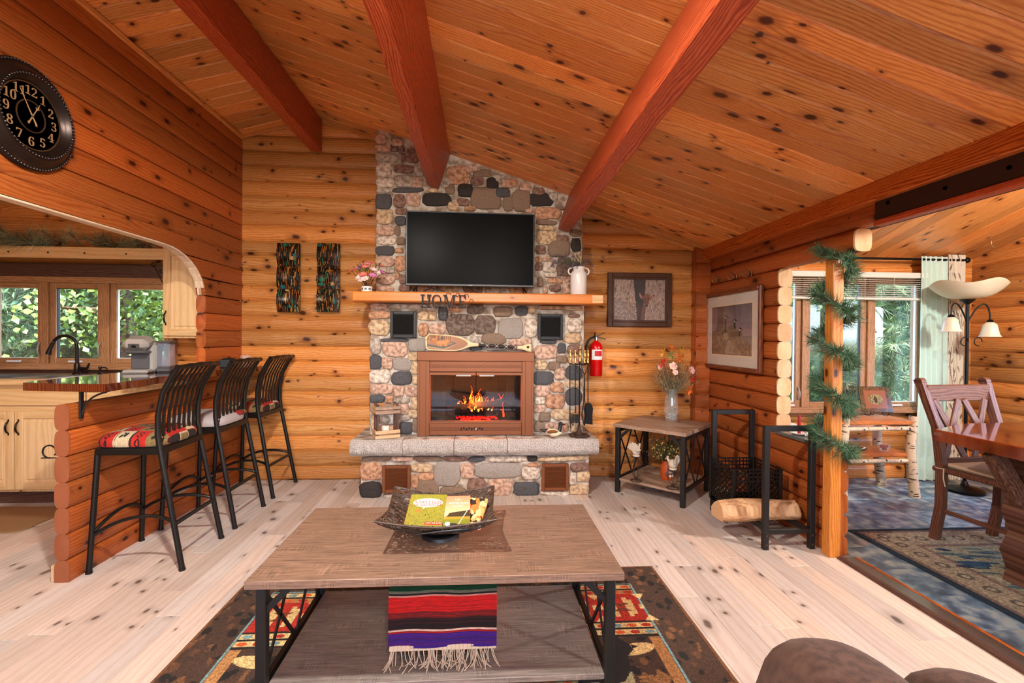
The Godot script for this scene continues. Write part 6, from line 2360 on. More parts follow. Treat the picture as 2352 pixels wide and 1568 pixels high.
func bar_and_stools() -> void:
	var t := thing("bar_counter", "glossy live-edge wooden bar counter on the log half wall", "counter")
	var mb := wood_mb()
	var pl := PackedVector2Array()
	# (x, -z): outline seen from above
	var edge := []
	for k in 24:
		var u := k / 23.0
		var z := lerpf(-2.49, -4.16, u)
		edge.append(Vector2(-1.895 + 0.014 * sin(u * 17.0) + 0.009 * sin(u * 41.0 + 1.0) + 0.075 * smoothstep(0.55, 0.95, u), -z))
	for p in edge:
		pl.append(p)
	for p in [Vector2(LEFT + 0.012, 4.16), Vector2(LEFT + 0.012, 3.655), Vector2(-2.36, 3.655), Vector2(-2.375, 3.3), Vector2(-2.36, 2.9), Vector2(-2.365, 2.62), Vector2(-2.33, 2.55), Vector2(-2.1, 2.51)]:
		pl.append(p)
	mb.x = frame(Vector3.RIGHT, Vector3.FORWARD, Vector3.UP, Vector3(0, 0.960, 0))
	mb.slab(pl, 0.040, 0.008, Vector2(1.92, 0.5))
	for k in mb.t.size():
		mb.t[k] = Vector2(mb.t[k].y, mb.t[k].x)
	part(mb, "slab", m_("slab_wood"), t)
	t = thing("counter_bracket", "black iron bracket under the near end of the bar counter", "bracket", Vector3(LEFT, 0.815, -2.555))
	mb = MB.new()
	mb.box(Vector3(0.008, 0.0725, 0), Vector3(0.008, 0.145, 0.026), 0.002)
	mb.box(Vector3(0.075, 0.1405, 0), Vector3(0.13, 0.007, 0.026), 0.002)
	mb.tube(bez(Vector3(0.012, 0.02, 0), Vector3(0.02, 0.09, 0), Vector3(0.07, 0.125, 0), Vector3(0.13, 0.137, 0), 10), 0.005, 7)
	part(mb, "arm", m_("black_metal"), t)
	t = thing("foot_rail", "pale metal strip along the foot of the bar wall", "rail", Vector3(LEFT + 0.006, 0.18, -3.55))
	mb = MB.new()
	mb.box(Vector3(0.006, 0, 0), Vector3(0.012, 0.022, 0.62), 0.003)
	part(mb, "strip", m_("chrome"), t)
	t = thing("towel_ring", "dark metal towel ring on the kitchen side of the bar", "towel ring", Vector3(-2.138, 0.632, -2.53))
	mb = MB.new()
	mb.tube(arc(Vector3(-0.048, 0.02, 0), 0.032, -0.6, 4.9, 16), 0.004, 6)
	mb.bar(Vector3(-0.085, -0.012, 0), Vector3(0.0, -0.012, 0), 0.008, 0.004)
	part(mb, "ring", m_("dark_metal"), t)
	t = thing("end_block", "pale wood block at the foot of the bar end", "block", Vector3(-2.140, 0, -2.515))
	mb = wood_mb()
	mb.box(Vector3(-0.006, 0.042, 0), Vector3(0.014, 0.084, 0.03), 0.002, 1)
	part(mb, "block", m_("pale_wood"), t)

	var names := ["bar stool nearest the camera, with a red patchwork cushion", "middle bar stool, with a plain pale grey cushion", "bar stool nearest the log wall, with a red patchwork cushion"]
	var first: Node3D
	for k in 3:
		var at := Vector3(-1.815, 0, [-2.79, -3.345, -3.93][k])
		var s: Node3D
		if k == 0:
			s = make_stool()
			first = s
		else:
			s = first.duplicate()
			s.name = numbered("bar_stool")
			add_child(s)
		s.position = at
		s.rotation.y = [0.03, 0.0, -0.04][k]
		tag(s, "dark metal " + names[k], "stool", "bar stools at the counter")
	for k in 3:
		var c := thing("seat_cushion", ["red patchwork cushion with ducks on the nearest bar stool", "pale grey cushion on the middle bar stool", "red patchwork cushion on the farthest bar stool"][k], "cushion", Vector3(-1.815, 0.6565, [-2.79, -3.345, -3.93][k]), [0.03, 0.0, -0.04][k], "bar stool cushions")
		var mb2 := MB.new()
		var rows := []
		for i in 9:
			var row := PackedVector3Array()
			var lev := [[0.97, 0.0], [1.0, 0.014], [0.99, 0.032], [0.94, 0.048], [0.85, 0.060], [0.68, 0.070], [0.45, 0.077], [0.2, 0.080], [0.0, 0.080]][i] as Array
			for j in 28:
				var a := TAU * j / 28
				var cx := signf(cos(a)) * pow(absf(cos(a)), 0.45)
				var cz := signf(sin(a)) * pow(absf(sin(a)), 0.45)
				row.append(Vector3(-0.052 + cx * 0.182 * lev[0], lev[1], -cz * 0.196 * lev[0]))
			rows.append(row)
		mb2.grid(rows, true)
		for p in mb2.t.size():
			mb2.t[p] = Vector2(mb2.v[p].z / 0.40 + 0.5, mb2.v[p].x / 0.40 + 0.5)
		part(mb2, "cover", m_("grey_cushion") if k == 1 else m_("cushion"), c)
		if k == 1:
			mb2 = MB.new()
			mb2.box(Vector3(0.09, 0.050, -0.10), Vector3(0.10, 0.03, 0.10), 0.012)
			part(mb2, "red_corner", m_("cushion"), c, "red patterned corner")


func make_stool() -> Node3D:
	var s := Node3D.new()
	s.name = numbered("bar_stool")
	add_child(s)
	var m := m_("stool_metal")
	var back := [Vector3(0.115, 0.62, 0), Vector3(0.100, 0.72, 0), Vector3(0.100, 0.82, 0), Vector3(0.122, 0.94, 0), Vector3(0.170, 1.03, 0), Vector3(0.200, 1.078, 0)]
	for z in [-1.0, 1.0]:
		var mb := MB.new()
		mb.tube([Vector3(-0.228, 0, z * 0.200), Vector3(-0.200, 0.640, z * 0.178)], [0.0135, 0.0145], 10)
		mb.tube([Vector3(-0.228, 0, z * 0.200), Vector3(-0.2275, 0.012, z * 0.2)], 0.016, 10)
		part(mb, "leg", m, s)
		mb = MB.new()
		var p := [Vector3(0.232, 0, z * 0.200), Vector3(0.168, 0.34, z * 0.192)]
		for b in back:
			p.append(b + Vector3(0, 0, z * 0.186))
		mb.tube(p, 0.0145, 10)
		mb.tube([Vector3(0.232, 0, z * 0.2), Vector3(0.230, 0.012, z * 0.2)], 0.0165, 10)
		part(mb, "leg", m, s)
		mb = MB.new()
		mb.bar(Vector3(-0.205, 0.632, z * 0.180), Vector3(0.120, 0.632, z * 0.186), 0.024, 0.034, 0.003)
		part(mb, "seat_rail", m, s)
		mb = MB.new()
		mb.tube(bez(Vector3(-0.220, 0.19, z * 0.194), Vector3(-0.10, 0.29, z * 0.16), Vector3(0.08, 0.31, z * 0.16), Vector3(0.192, 0.25, z * 0.195), 12), 0.0095, 8)
		part(mb, "foot_rest", m, s)
	for q in [[-0.205, 0.632], [0.118, 0.632]]:
		var mb := MB.new()
		mb.bar(Vector3(q[0], q[1], -0.18), Vector3(q[0], q[1], 0.18), 0.022, 0.034, 0.003)
		part(mb, "seat_rail", m, s)
	var mb := MB.new()
	mb.box(Vector3(-0.042, 0.648, 0), Vector3(0.32, 0.016, 0.35), 0.004)
	part(mb, "seat_board", m_("black_metal"), s)
	mb = MB.new()
	mb.tube(bez(Vector3(-0.219, 0.20, -0.194), Vector3(-0.19, 0.30, -0.08), Vector3(-0.19, 0.30, 0.08), Vector3(-0.219, 0.20, 0.194), 12), 0.0095, 8)
	part(mb, "foot_rest", m, s)
	mb = MB.new()
	mb.bar(Vector3(0.19, 0.245, -0.193), Vector3(0.19, 0.245, 0.193), 0.012, 0.022, 0.002)
	part(mb, "stretcher", m, s)
	# back: twisted top rail, lower rail, flat curved slats
	mb = MB.new()
	var top := []
	for k in 17:
		var u := k / 16.0
		top.append(Vector3(0.205 + 0.012 * sin(PI * u), 1.078 + 0.006 * sin(PI * u), lerpf(-0.20, 0.20, u)))
	var rr := []
	for k in 17:
		rr.append(0.0125 if k % 4 else 0.0155)
	mb.tube(top, rr, 10)
	part(mb, "top_rail", m, s)
	mb = MB.new()
	mb.bar(Vector3(0.103, 0.685, -0.186), Vector3(0.103, 0.685, 0.186), 0.014, 0.024, 0.003)
	part(mb, "lower_rail", m, s)
	for k in 7:
		mb = MB.new()
		var z := lerpf(-0.14, 0.14, k / 6.0)
		var rows := []
		var path := [Vector3(0.103, 0.69, z), Vector3(0.098, 0.75, z), Vector3(0.103, 0.83, z), Vector3(0.125, 0.935, z), Vector3(0.168, 1.02, z), Vector3(0.206, 1.076, z)]
		for i in path.size():
			var d: Vector3 = (path[mini(i + 1, 5)] - path[maxi(i - 1, 0)]).normalized()
			var nn := Vector3(d.y, -d.x, 0) * 0.0035
			var w := Vector3(0, 0, 0.010)
			rows.append(PackedVector3Array([path[i] + nn - w, path[i] + nn + w, path[i] - nn + w, path[i] - nn - w]))
		mb.grid(rows, true)
		part(mb, "slat", m, s)
	return s


# casement window in a wall: w x h opening centred on x, y = 0 at the bottom, facing +z; sashes are [x0, x1]
func casement(called: String, at: Vector3, turn: float, w: float, h: float, sashes: Array, key := "window_oak", cranks := true) -> Node3D:
	var t := struct(called)
	t.position = at
	t.rotation.y = turn
	var mb := wood_mb()
	for s in [-1, 1]:
		mb.box(Vector3(s * (w * 0.5 + 0.012), h * 0.5, -0.045), Vector3(0.05, h + 0.08, 0.15), 0.004, 1)
	mb.box(Vector3(0, h + 0.012, -0.045), Vector3(w, 0.05, 0.15), 0.004, 0)
	mb.box(Vector3(0, -0.012, -0.045), Vector3(w, 0.05, 0.15), 0.004, 0)
	part(mb, "window_frame", m_(key), t)
	mb = wood_mb()
	mb.box(Vector3(0, -0.022, 0.036), Vector3(w + 0.12, 0.026, 0.05), 0.004, 0)
	part(mb, "window_sill", m_(key), t)
	for k in sashes.size():
		var q: Array = sashes[k]
		var sw: float = q[1] - q[0]
		var cx: float = (q[0] + q[1]) * 0.5
		mb = wood_mb()
		mb.x = Transform3D(Basis(), Vector3(cx, h * 0.5, -0.045))
		ring_frame(mb, sw, h - 0.02, 0.048, 0.045, 0.004)
		var sash := part(mb, "sash", m_(key), t)
		mb = MB.new()
		mb.box(Vector3(cx, h * 0.5, -0.025), Vector3(sw - 0.09, h - 0.11, 0.005))
		part(mb, "pane", m_("pane"), sash)
		mb = MB.new()
		mb.x = Transform3D(Basis(), Vector3(cx, h * 0.5, -0.036))
		ring_frame(mb, sw - 0.088, h - 0.108, 0.007, 0.022, 0.0)
		part(mb, "gasket", m_("white_paint") if k % 2 == 0 else m_("dark_metal"), sash)
		if k < sashes.size() - 1:
			mb = wood_mb()
			var gap: float = sashes[k + 1][0] - q[1]
			mb.box(Vector3(q[1] + gap * 0.5, h * 0.5, -0.03), Vector3(gap, h, 0.10), 0.003, 1)
			part(mb, "mullion", m_(key), t)
		if cranks:
			mb = MB.new()
			mb.tube(bez(Vector3(q[1] - 0.022, 0.08, 0.0), Vector3(q[1] - 0.022, 0.09, 0.035), Vector3(q[1] - 0.022, 0.15, 0.035), Vector3(q[1] - 0.022, 0.19, 0.004), 8), 0.007, 7)
			part(mb, "latch", m_("silver_plastic"), sash)
			mb = MB.new()
			mb.box(Vector3(cx, 0.03, 0.012), Vector3(0.11, 0.016, 0.02), 0.004)
			part(mb, "crank", m_("blind"), sash)
	return t


func cabinet_door(parent: Node3D, c: Vector3, w: float, h: float, hx: float, hy: float) -> void:
	var mb := wood_mb()
	mb.x = Transform3D(Basis(), c)
	ring_frame(mb, w, h, 0.055, 0.020, 0.004)
	var d := part(mb, "door", m_("maple"), parent)
	mb = wood_mb()
	mb.x = Transform3D(Basis(), c)
	mb.box(Vector3(0, 0, 0.006), Vector3(w - 0.10, h - 0.10, 0.008), 0.0, 1)
	mb.box(Vector3(0, 0, 0.012), Vector3(w - 0.15, h - 0.15, 0.010), 0.008, 1)
	part(mb, "raised_panel", m_("maple_pale"), d)
	mb = MB.new()
	mb.x = Transform3D(Basis(), c + Vector3(hx, hy, 0.02))
	mb.tube(bez(Vector3(0, -0.045, 0), Vector3(0, -0.03, 0.035), Vector3(0, 0.03, 0.035), Vector3(0, 0.045, 0), 10), [0.004, 0.005, 0.006, 0.006, 0.007, 0.007, 0.007, 0.006, 0.006, 0.005, 0.004], 7)
	mb.ball(Vector3(0, -0.05, 0.003), Vector3(0.006, 0.010, 0.004), 8, 5)
	mb.ball(Vector3(0, 0.05, 0.003), Vector3(0.006, 0.010, 0.004), 8, 5)
	part(mb, "handle", m_("bronze"), d)


func kitchen() -> void:
	casement("window_1", Vector3(-3.365, 0.99, BACK + 0.02), 0.0, 1.47, 0.70, [[-0.725, -0.285], [-0.235, 0.19], [0.245, 0.725]])
	var t: Node3D
	var mb: MB
	# base cabinets
	for q in [[-3.83, -2.89, "maple sink cabinet with two doors behind the bar"], [-2.88, -2.20, "maple base cabinet beside the bar wall"], [-4.58, -3.84, "maple base cabinet at the far left of the kitchen"]]:
		var w: float = q[1] - q[0] - 0.006
		var cx: float = (q[0] + q[1]) * 0.5
		t = thing("base_cabinet", q[2], "cabinet", Vector3(cx, 0, -3.90), 0.0, "kitchen base cabinets")
		mb = wood_mb()
		var bh := 0.58 if q[0] < -3.8 and q[0] > -3.9 else 0.78
		mb.box(Vector3(0, 0.10 + bh * 0.5, 0), Vector3(w, bh, 0.54), 0.003, 1)
		if bh < 0.7:
			mb.box(Vector3(0, 0.78, 0.26), Vector3(w, 0.20, 0.02), 0.003, 0)
		part(mb, "body", m_("maple"), t)
		mb = MB.new()
		mb.box(Vector3(0, 0.05, -0.03), Vector3(w, 0.10, 0.48))
		part(mb, "toe_kick", m_("walnut"), t)
		var dw := (w - 0.03) * 0.5
		for s in [-1, 1]:
			cabinet_door(t, Vector3(s * (dw * 0.5 + 0.004), 0.405, 0.271), dw, 0.57, -s * (dw * 0.5 - 0.03), 0.17)
		mb = wood_mb()
		mb.box(Vector3(0, 0.78, 0.280), Vector3(w - 0.02, 0.10, 0.018), 0.004, 0)
		part(mb, "drawer_front", m_("maple"), t)
	t = thing("kitchen_counter", "wooden kitchen worktop under the casement window", "worktop", Vector3(-3.365, 0.882, -3.88))
	mb = wood_mb()
	mb.box(Vector3(-0.86, 0.019, 0), Vector3(0.71, 0.038, 0.61), 0.004, 0)
	mb.box(Vector3(0.71, 0.019, 0), Vector3(1.03, 0.038, 0.61), 0.004, 0)
	mb.box(Vector3(-0.155, 0.019, 0.255), Vector3(0.70, 0.038, 0.10), 0.004, 0)
	mb.box(Vector3(-0.155, 0.019, -0.24), Vector3(0.70, 0.038, 0.13), 0.004, 0)
	part(mb, "top", m_("maple"), t)
	mb = wood_mb()
	mb.box(Vector3(0, 0.075, -0.30), Vector3(2.44, 0.07, 0.02), 0.003, 0)
	part(mb, "backsplash", m_("walnut"), t, "dark wood backsplash strip")
	t = thing("kitchen_sink", "steel sink set into the kitchen worktop", "sink", Vector3(-3.52, 0.882, -3.86))
	mb = MB.new()
	for q in [[Vector3(0, -0.16, 0), Vector3(0.70, 0.006, 0.38)], [Vector3(-0.348, -0.06, 0), Vector3(0.006, 0.20, 0.38)], [Vector3(0.348, -0.06, 0), Vector3(0.006, 0.20, 0.38)], [Vector3(0, -0.06, -0.188), Vector3(0.70, 0.20, 0.006)], [Vector3(0, -0.06, 0.188), Vector3(0.70, 0.20, 0.006)]]:
		mb.box(q[0], q[1])
	mb.x = Transform3D(Basis(Vector3.RIGHT, -PI / 2), Vector3(0, 0.038, 0))
	ring_frame(mb, 0.74, 0.42, 0.025, 0.005, 0.001)
	part(mb, "basin", m_("chrome"), t)
	# faucet
	t = thing("kitchen_faucet", "dark gooseneck kitchen faucet with side handle", "faucet", Vector3(-3.286, 0.9205, -4.05))
	mb = MB.new()
	mb.lathe([Vector2(0, 0), Vector2(0.034, 0), Vector2(0.032, 0.012), Vector2(0.022, 0.02), Vector2(0.020, 0.075), Vector2(0.016, 0.09), Vector2(0, 0.095)], 18)
	part(mb, "base", m_("bronze"), t)
	mb = MB.new()
	var neck := [Vector3(0, 0.08, 0), Vector3(0, 0.22, 0)]
	neck.append_array(arc(Vector3(-0.078, 0.235, 0.02), 0.080, 0.0, PI * 0.86, 14, Vector3(1, 0, -0.2).normalized()))
	mb.tube(neck, 0.0125, 12)
	part(mb, "neck", m_("bronze"), t)
	mb = MB.new()
	mb.tube([Vector3(-0.150, 0.265, 0.035), Vector3(-0.172, 0.215, 0.04), Vector3(-0.185, 0.165, 0.042)], [0.0135, 0.0155, 0.021], 12)
	part(mb, "spray_head", m_("bronze"), t)
	mb = MB.new()
	mb.tube([Vector3(0.018, 0.05, 0), Vector3(0.075, 0.048, 0.01), Vector3(0.085, 0.055, 0.01), Vector3(0.105, 0.095, 0.012)], [0.016, 0.014, 0.009, 0.007], 10)
	part(mb, "lever", m_("bronze"), t)
	t = thing("soap_dispenser", "small dark soap pump beside the faucet", "soap pump", Vector3(-3.10, 0.9205, -4.04))
	mb = MB.new()
	mb.lathe([Vector2(0, 0), Vector2(0.020, 0), Vector2(0.018, 0.012), Vector2(0.009, 0.018), Vector2(0.009, 0.05), Vector2(0.014, 0.054), Vector2(0.013, 0.066), Vector2(0, 0.07)], 14)
	mb.tube([Vector3(0, 0.06, 0), Vector3(0.05, 0.058, 0.01), Vector3(0.065, 0.046, 0.012)], 0.005, 7)
	part(mb, "pump", m_("bronze"), t)
	# strip of dark boards over the window, shelf beam with pine garland
	t = thing("dark_board", "dark stained board above the kitchen window", "board", Vector3(-3.40, 1.715, BACK + 0.028))
	mb = wood_mb()
	mb.box(Vector3(0, 0.062, 0.01), Vector3(1.62, 0.124, 0.02), 0.003, 0)
	part(mb, "board", m_("walnut"), t)
	t = thing("valance_shelf", "pale wooden shelf beam above the kitchen window", "shelf", Vector3(-3.53, 1.845, -4.03))
	mb = wood_mb()
	mb.box(Vector3(0, 0.044, 0.115), Vector3(2.04, 0.088, 0.03), 0.004, 0)
	mb.box(Vector3(0, 0.074, -0.02), Vector3(2.04, 0.026, 0.24), 0.002, 0)
	part(mb, "beam", m_("maple"), t)
	for x in [-0.40, -0.14, 0.15, 0.42, 0.73]:
		mb = MB.new()
		mb.x = frame(Vector3.RIGHT, Vector3.BACK, Vector3.DOWN, Vector3(x, 0.04, 0.130))
		mb.lathe([Vector2(0, 0), Vector2(0.007, 0), Vector2(0.006, 0.003), Vector2(0, 0.004)], 8)
		part(mb, "nail_head", m_("dark_metal"), t)
	mb = MB.new()
	mb.x = Transform3D(Basis(), Vector3(0.02, 0.03, 0.135))
	mb.tube(bez(Vector3(0.01, 0.07, -0.02), Vector3(0.035, 0.06, 0.01), Vector3(0.02, 0.02, 0.01), Vector3(-0.01, 0.012, 0.004)), 0.003, 5)
	part(mb, "cord_hook", m_("white_ceramic"), t)
	t = thing("pine_garland", "long needle pine garland with cones on the kitchen shelf", "garland", Vector3(-3.53, 1.934, -4.03))
	mb = MB.new()
	var cones := MB.new()
	var ga := Color(0.10, 0.15, 0.08)
	var gb := Color(0.46, 0.46, 0.28)
	for k in 60:
		var p := Vector3(rnd(-0.85, 0.92), rnd(0.006, 0.03), rnd(0.0, 0.11))
		var d := Vector3(rnd(-0.8, 0.8), rnd(0.0, 0.35), rnd(-0.2, 0.5)).normalized()
		sprig(mb, p, p + d * rnd(0.08, 0.16), 80, rnd(0.09, 0.13), ga.lerp(Color(0.08, 0.14, 0.08), rng.randf()), gb, 0.0016)
	for k in 7:
		var p := Vector3(rnd(-0.8, 0.95), 0.030, rnd(0.02, 0.10))
		for r in 5:
			cones.ball(p + Vector3(r * 0.008 - 0.016, 0, 0), Vector3(0.014 - absf(r - 1.5) * 0.003, 0.016 - absf(r - 1.5) * 0.003, 0.016), 8, 5)
	part(mb, "needles", m_("needle"), t)
	part(cones, "pine_cones", m_("frame_oak"), t)
	# upper cabinet
	t = thing("wall_cabinet", "pale maple wall cabinet with one door beside the arch", "cabinet", Vector3(-2.325, 1.225, -4.02))
	mb = wood_mb()
	mb.box(Vector3(0, 0.3575, 0), Vector3(0.362, 0.715, 0.30), 0.003, 1)
	part(mb, "body", m_("maple"), t)
	cabinet_door(t, Vector3(0.004, 0.3575, 0.151), 0.335, 0.68, -0.145, -0.20)
	t = thing("scroll_bracket", "small wrought iron scroll on the side of the wall cabinet", "bracket", Vector3(-2.508, 1.70, -3.90))
	mb = MB.new()
	mb.tube(bez(Vector3(-0.004, -0.06, 0), Vector3(-0.04, 0.0, 0), Vector3(-0.05, 0.05, 0), Vector3(-0.09, 0.10, 0), 8), 0.004, 6)
	mb.tube(arc(Vector3(-0.085, 0.105, 0), 0.016, 0.0, 5.5, 12), 0.004, 6)
	mb.tube(arc(Vector3(-0.025, 0.055, 0), 0.014, 2.0, 7.0, 12), 0.004, 6)
	part(mb, "scroll", m_("dark_metal"), t)
	# coffee maker on the bar
	t = thing("coffee_maker", "silver pod coffee maker with a clear water tank on the bar", "coffee maker", Vector3(-2.235, 1.0005, -3.26), 0.25)
	mb = MB.new()
	mb.box(Vector3(0.02, 0.10, -0.03), Vector3(0.13, 0.20, 0.12), 0.02)
	mb.box(Vector3(0, 0.012, 0.05), Vector3(0.14, 0.024, 0.14), 0.008)
	part(mb, "body", m_("silver_plastic"), t)
	mb = MB.new()
	mb.box(Vector3(0, 0.075, 0.034), Vector3(0.10, 0.10, 0.01), 0.004)
	mb.box(Vector3(0.0, 0.138, 0.06), Vector3(0.12, 0.022, 0.10), 0.008)
	part(mb, "dispenser", m_("grey_plastic"), t)
	mb = MB.new()
	mb.x = Transform3D(Basis(Vector3.RIGHT, 0.25), Vector3(-0.005, 0.195, 0.045))
	mb.box(Vector3(), Vector3(0.145, 0.075, 0.15), 0.028)
	part(mb, "head", m_("silver_plastic"), t)
	mb = MB.new()
	mb.x = Transform3D(Basis(Vector3.RIGHT, 0.25), Vector3(-0.005, 0.195, 0.045))
	mb.box(Vector3(0, 0.0, 0.0745), Vector3(0.06, 0.03, 0.004), 0.001)
	var scr := part(mb, "display", m_("grey_plastic"), t, "small grey display")
	mb = MB.new()
	mb.x = Transform3D(Basis(Vector3.RIGHT, 0.25), Vector3(-0.005, 0.178, 0.121))
	mb.ball(Vector3(0, -0.004, 0.001), Vector3(0.014, 0.008, 0.003), 12, 6)
	part(mb, "badge", m_("black_plastic"), t)
	mb = MB.new()
	mb.box(Vector3(0.125, 0.115, -0.02), Vector3(0.075, 0.16, 0.11), 0.01)
	part(mb, "water_tank", m_("tank"), t, "clear bluish water tank")
	mb = MB.new()
	mb.box(Vector3(0.125, 0.017, -0.02), Vector3(0.085, 0.034, 0.12), 0.01)
	mb.box(Vector3(0.125, 0.202, -0.02), Vector3(0.085, 0.014, 0.12), 0.005)
	part(mb, "tank_base", m_("grey_plastic"), t)
	# candle jar and small dark box at the wall end of the bar
	t = thing("candle_jar", "pink candle in a glass jar at the far end of the bar", "candle", Vector3(-1.90, 1.0005, -3.93))
	mb = MB.new()
	mb.lathe([Vector2(0, 0.002), Vector2(0.036, 0.002), Vector2(0.037, 0.055), Vector2(0, 0.055)], 20)
	part(mb, "wax", m_("pink_wax"), t)
	mb = MB.new()
	mb.lathe([Vector2(0, 0), Vector2(0.039, 0), Vector2(0.041, 0.005), Vector2(0.041, 0.085), Vector2(0.037, 0.090), Vector2(0.038, 0.085), Vector2(0.038, 0.006), Vector2(0, 0.006)], 20)
	part(mb, "jar", m_("vase_glass"), t)
	t = thing("napkin_box", "small dark box at the far end of the bar", "box", Vector3(-1.965, 1.0005, -3.80), 0.2)
	mb = MB.new()
	mb.box(Vector3(0, 0.032, 0), Vector3(0.10, 0.064, 0.10), 0.004)
	part(mb, "box", m_("black_metal"), t)
	mb = MB.new()
	mb.box(Vector3(0, 0.068, 0), Vector3(0.07, 0.008, 0.07), 0.002)
	mb.ball(Vector3(0, 0.078, 0), Vector3(0.008, 0.008, 0.008), 8, 6)
	part(mb, "lid", m_("dark_metal"), t)
	# mat
	t = thing("kitchen_mat", "tan kitchen floor mat with rounded corners in front of the sink", "mat", Vector3(-3.42, 0.001, -3.36))
	var pl := PackedVector2Array()
	for c in [[0.47, 0.17, 0.0], [-0.47, 0.17, 1.0], [-0.47, -0.17, 2.0], [0.47, -0.17, 3.0]]:
		for k in 5:
			var a: float = (c[2] + k / 4.0) * PI / 2
			pl.append(Vector2(c[0] + cos(a) * 0.06, c[1] + sin(a) * 0.06))
	mb = MB.new()
	mb.x = frame(Vector3.RIGHT, Vector3.FORWARD, Vector3.UP, Vector3())
	mb.slab(pl, 0.008, 0.003)
	part(mb, "pad", m_("kraft_mat"), t)


# ---------------------------------------------------------------- coffee table and what is on it

# metal-framed table with braced sides: top, shelf, four legs, side rails, crossing braces, corner brackets
func braced_table(t: Node3D, w: float, d: float, h: float, shelf_y: float, inx: float, inz: float, leg: float, wood: String, shelf_wood: String, planks: int) -> void:
	for k in planks:
		var mb := wood_mb()
		mb.us = Vector2(0.8, 1.6)
		var pd := d / planks
		mb.box(Vector3(0, h - 0.014, -d * 0.5 + pd * (k + 0.5)), Vector3(w, 0.028, pd - (0.0008 if planks > 1 else 0.0)), 0.002, 0)
		part(mb, "top", m_(wood), t)
	var mb := wood_mb()
	mb.us = Vector2(0.8, 1.6)
	mb.box(Vector3(0, shelf_y - 0.010, 0), Vector3(w - 2 * inx - leg, 0.020, d - 2 * inz + leg * 0.5), 0.002, 0)
	part(mb, "shelf", m_(shelf_wood), t)
	var lx := w * 0.5 - inx
	var lz := d * 0.5 - inz
	for sx in [-1.0, 1.0]:
		for sz in [-1.0, 1.0]:
			mb = MB.new()
			mb.box(Vector3(sx * lx, (h - 0.028) * 0.5, sz * lz), Vector3(leg, h - 0.028, leg), 0.003)
			part(mb, "leg", m_("black_metal"), t)
			mb = MB.new()
			mb.bar(Vector3(sx * lx, h - 0.13, sz * lz), Vector3(sx * (lx - 0.10), h - 0.032, sz * lz), 0.012, leg * 0.6)
			part(mb, "corner_bracket", m_("black_metal"), t)
		for y in [h - 0.055, shelf_y - 0.004]:
			mb = MB.new()
			mb.bar(Vector3(sx * lx, y, -lz), Vector3(sx * lx, y, lz), leg * 0.5, leg * 0.7)
			part(mb, "side_rail", m_("black_metal"), t)
		for half in 2:
			var z0 := lerpf(-lz, lz, half * 0.5) + leg * 0.3
			var z1 := lerpf(-lz, lz, half * 0.5 + 0.5) - leg * 0.3
			for q in [[z0, z1], [z1, z0]]:
				mb = MB.new()
				mb.bar(Vector3(sx * lx, shelf_y, q[0]), Vector3(sx * lx, h - 0.06, q[1]), 0.006, 0.014)
				part(mb, "cross_brace", m_("black_metal"), t)


func bowl_point(u: float, v: float) -> Vector3:
	var m := maxf(absf(u), absf(v))
	var lift := 0.022 + 0.082 * pow(m, 1.7) + 0.030 * pow(absf(u * v), 1.5)
	return Vector3(u * (0.205 + 0.012 * absf(v)), lift, v * (0.182 + 0.012 * absf(u)))


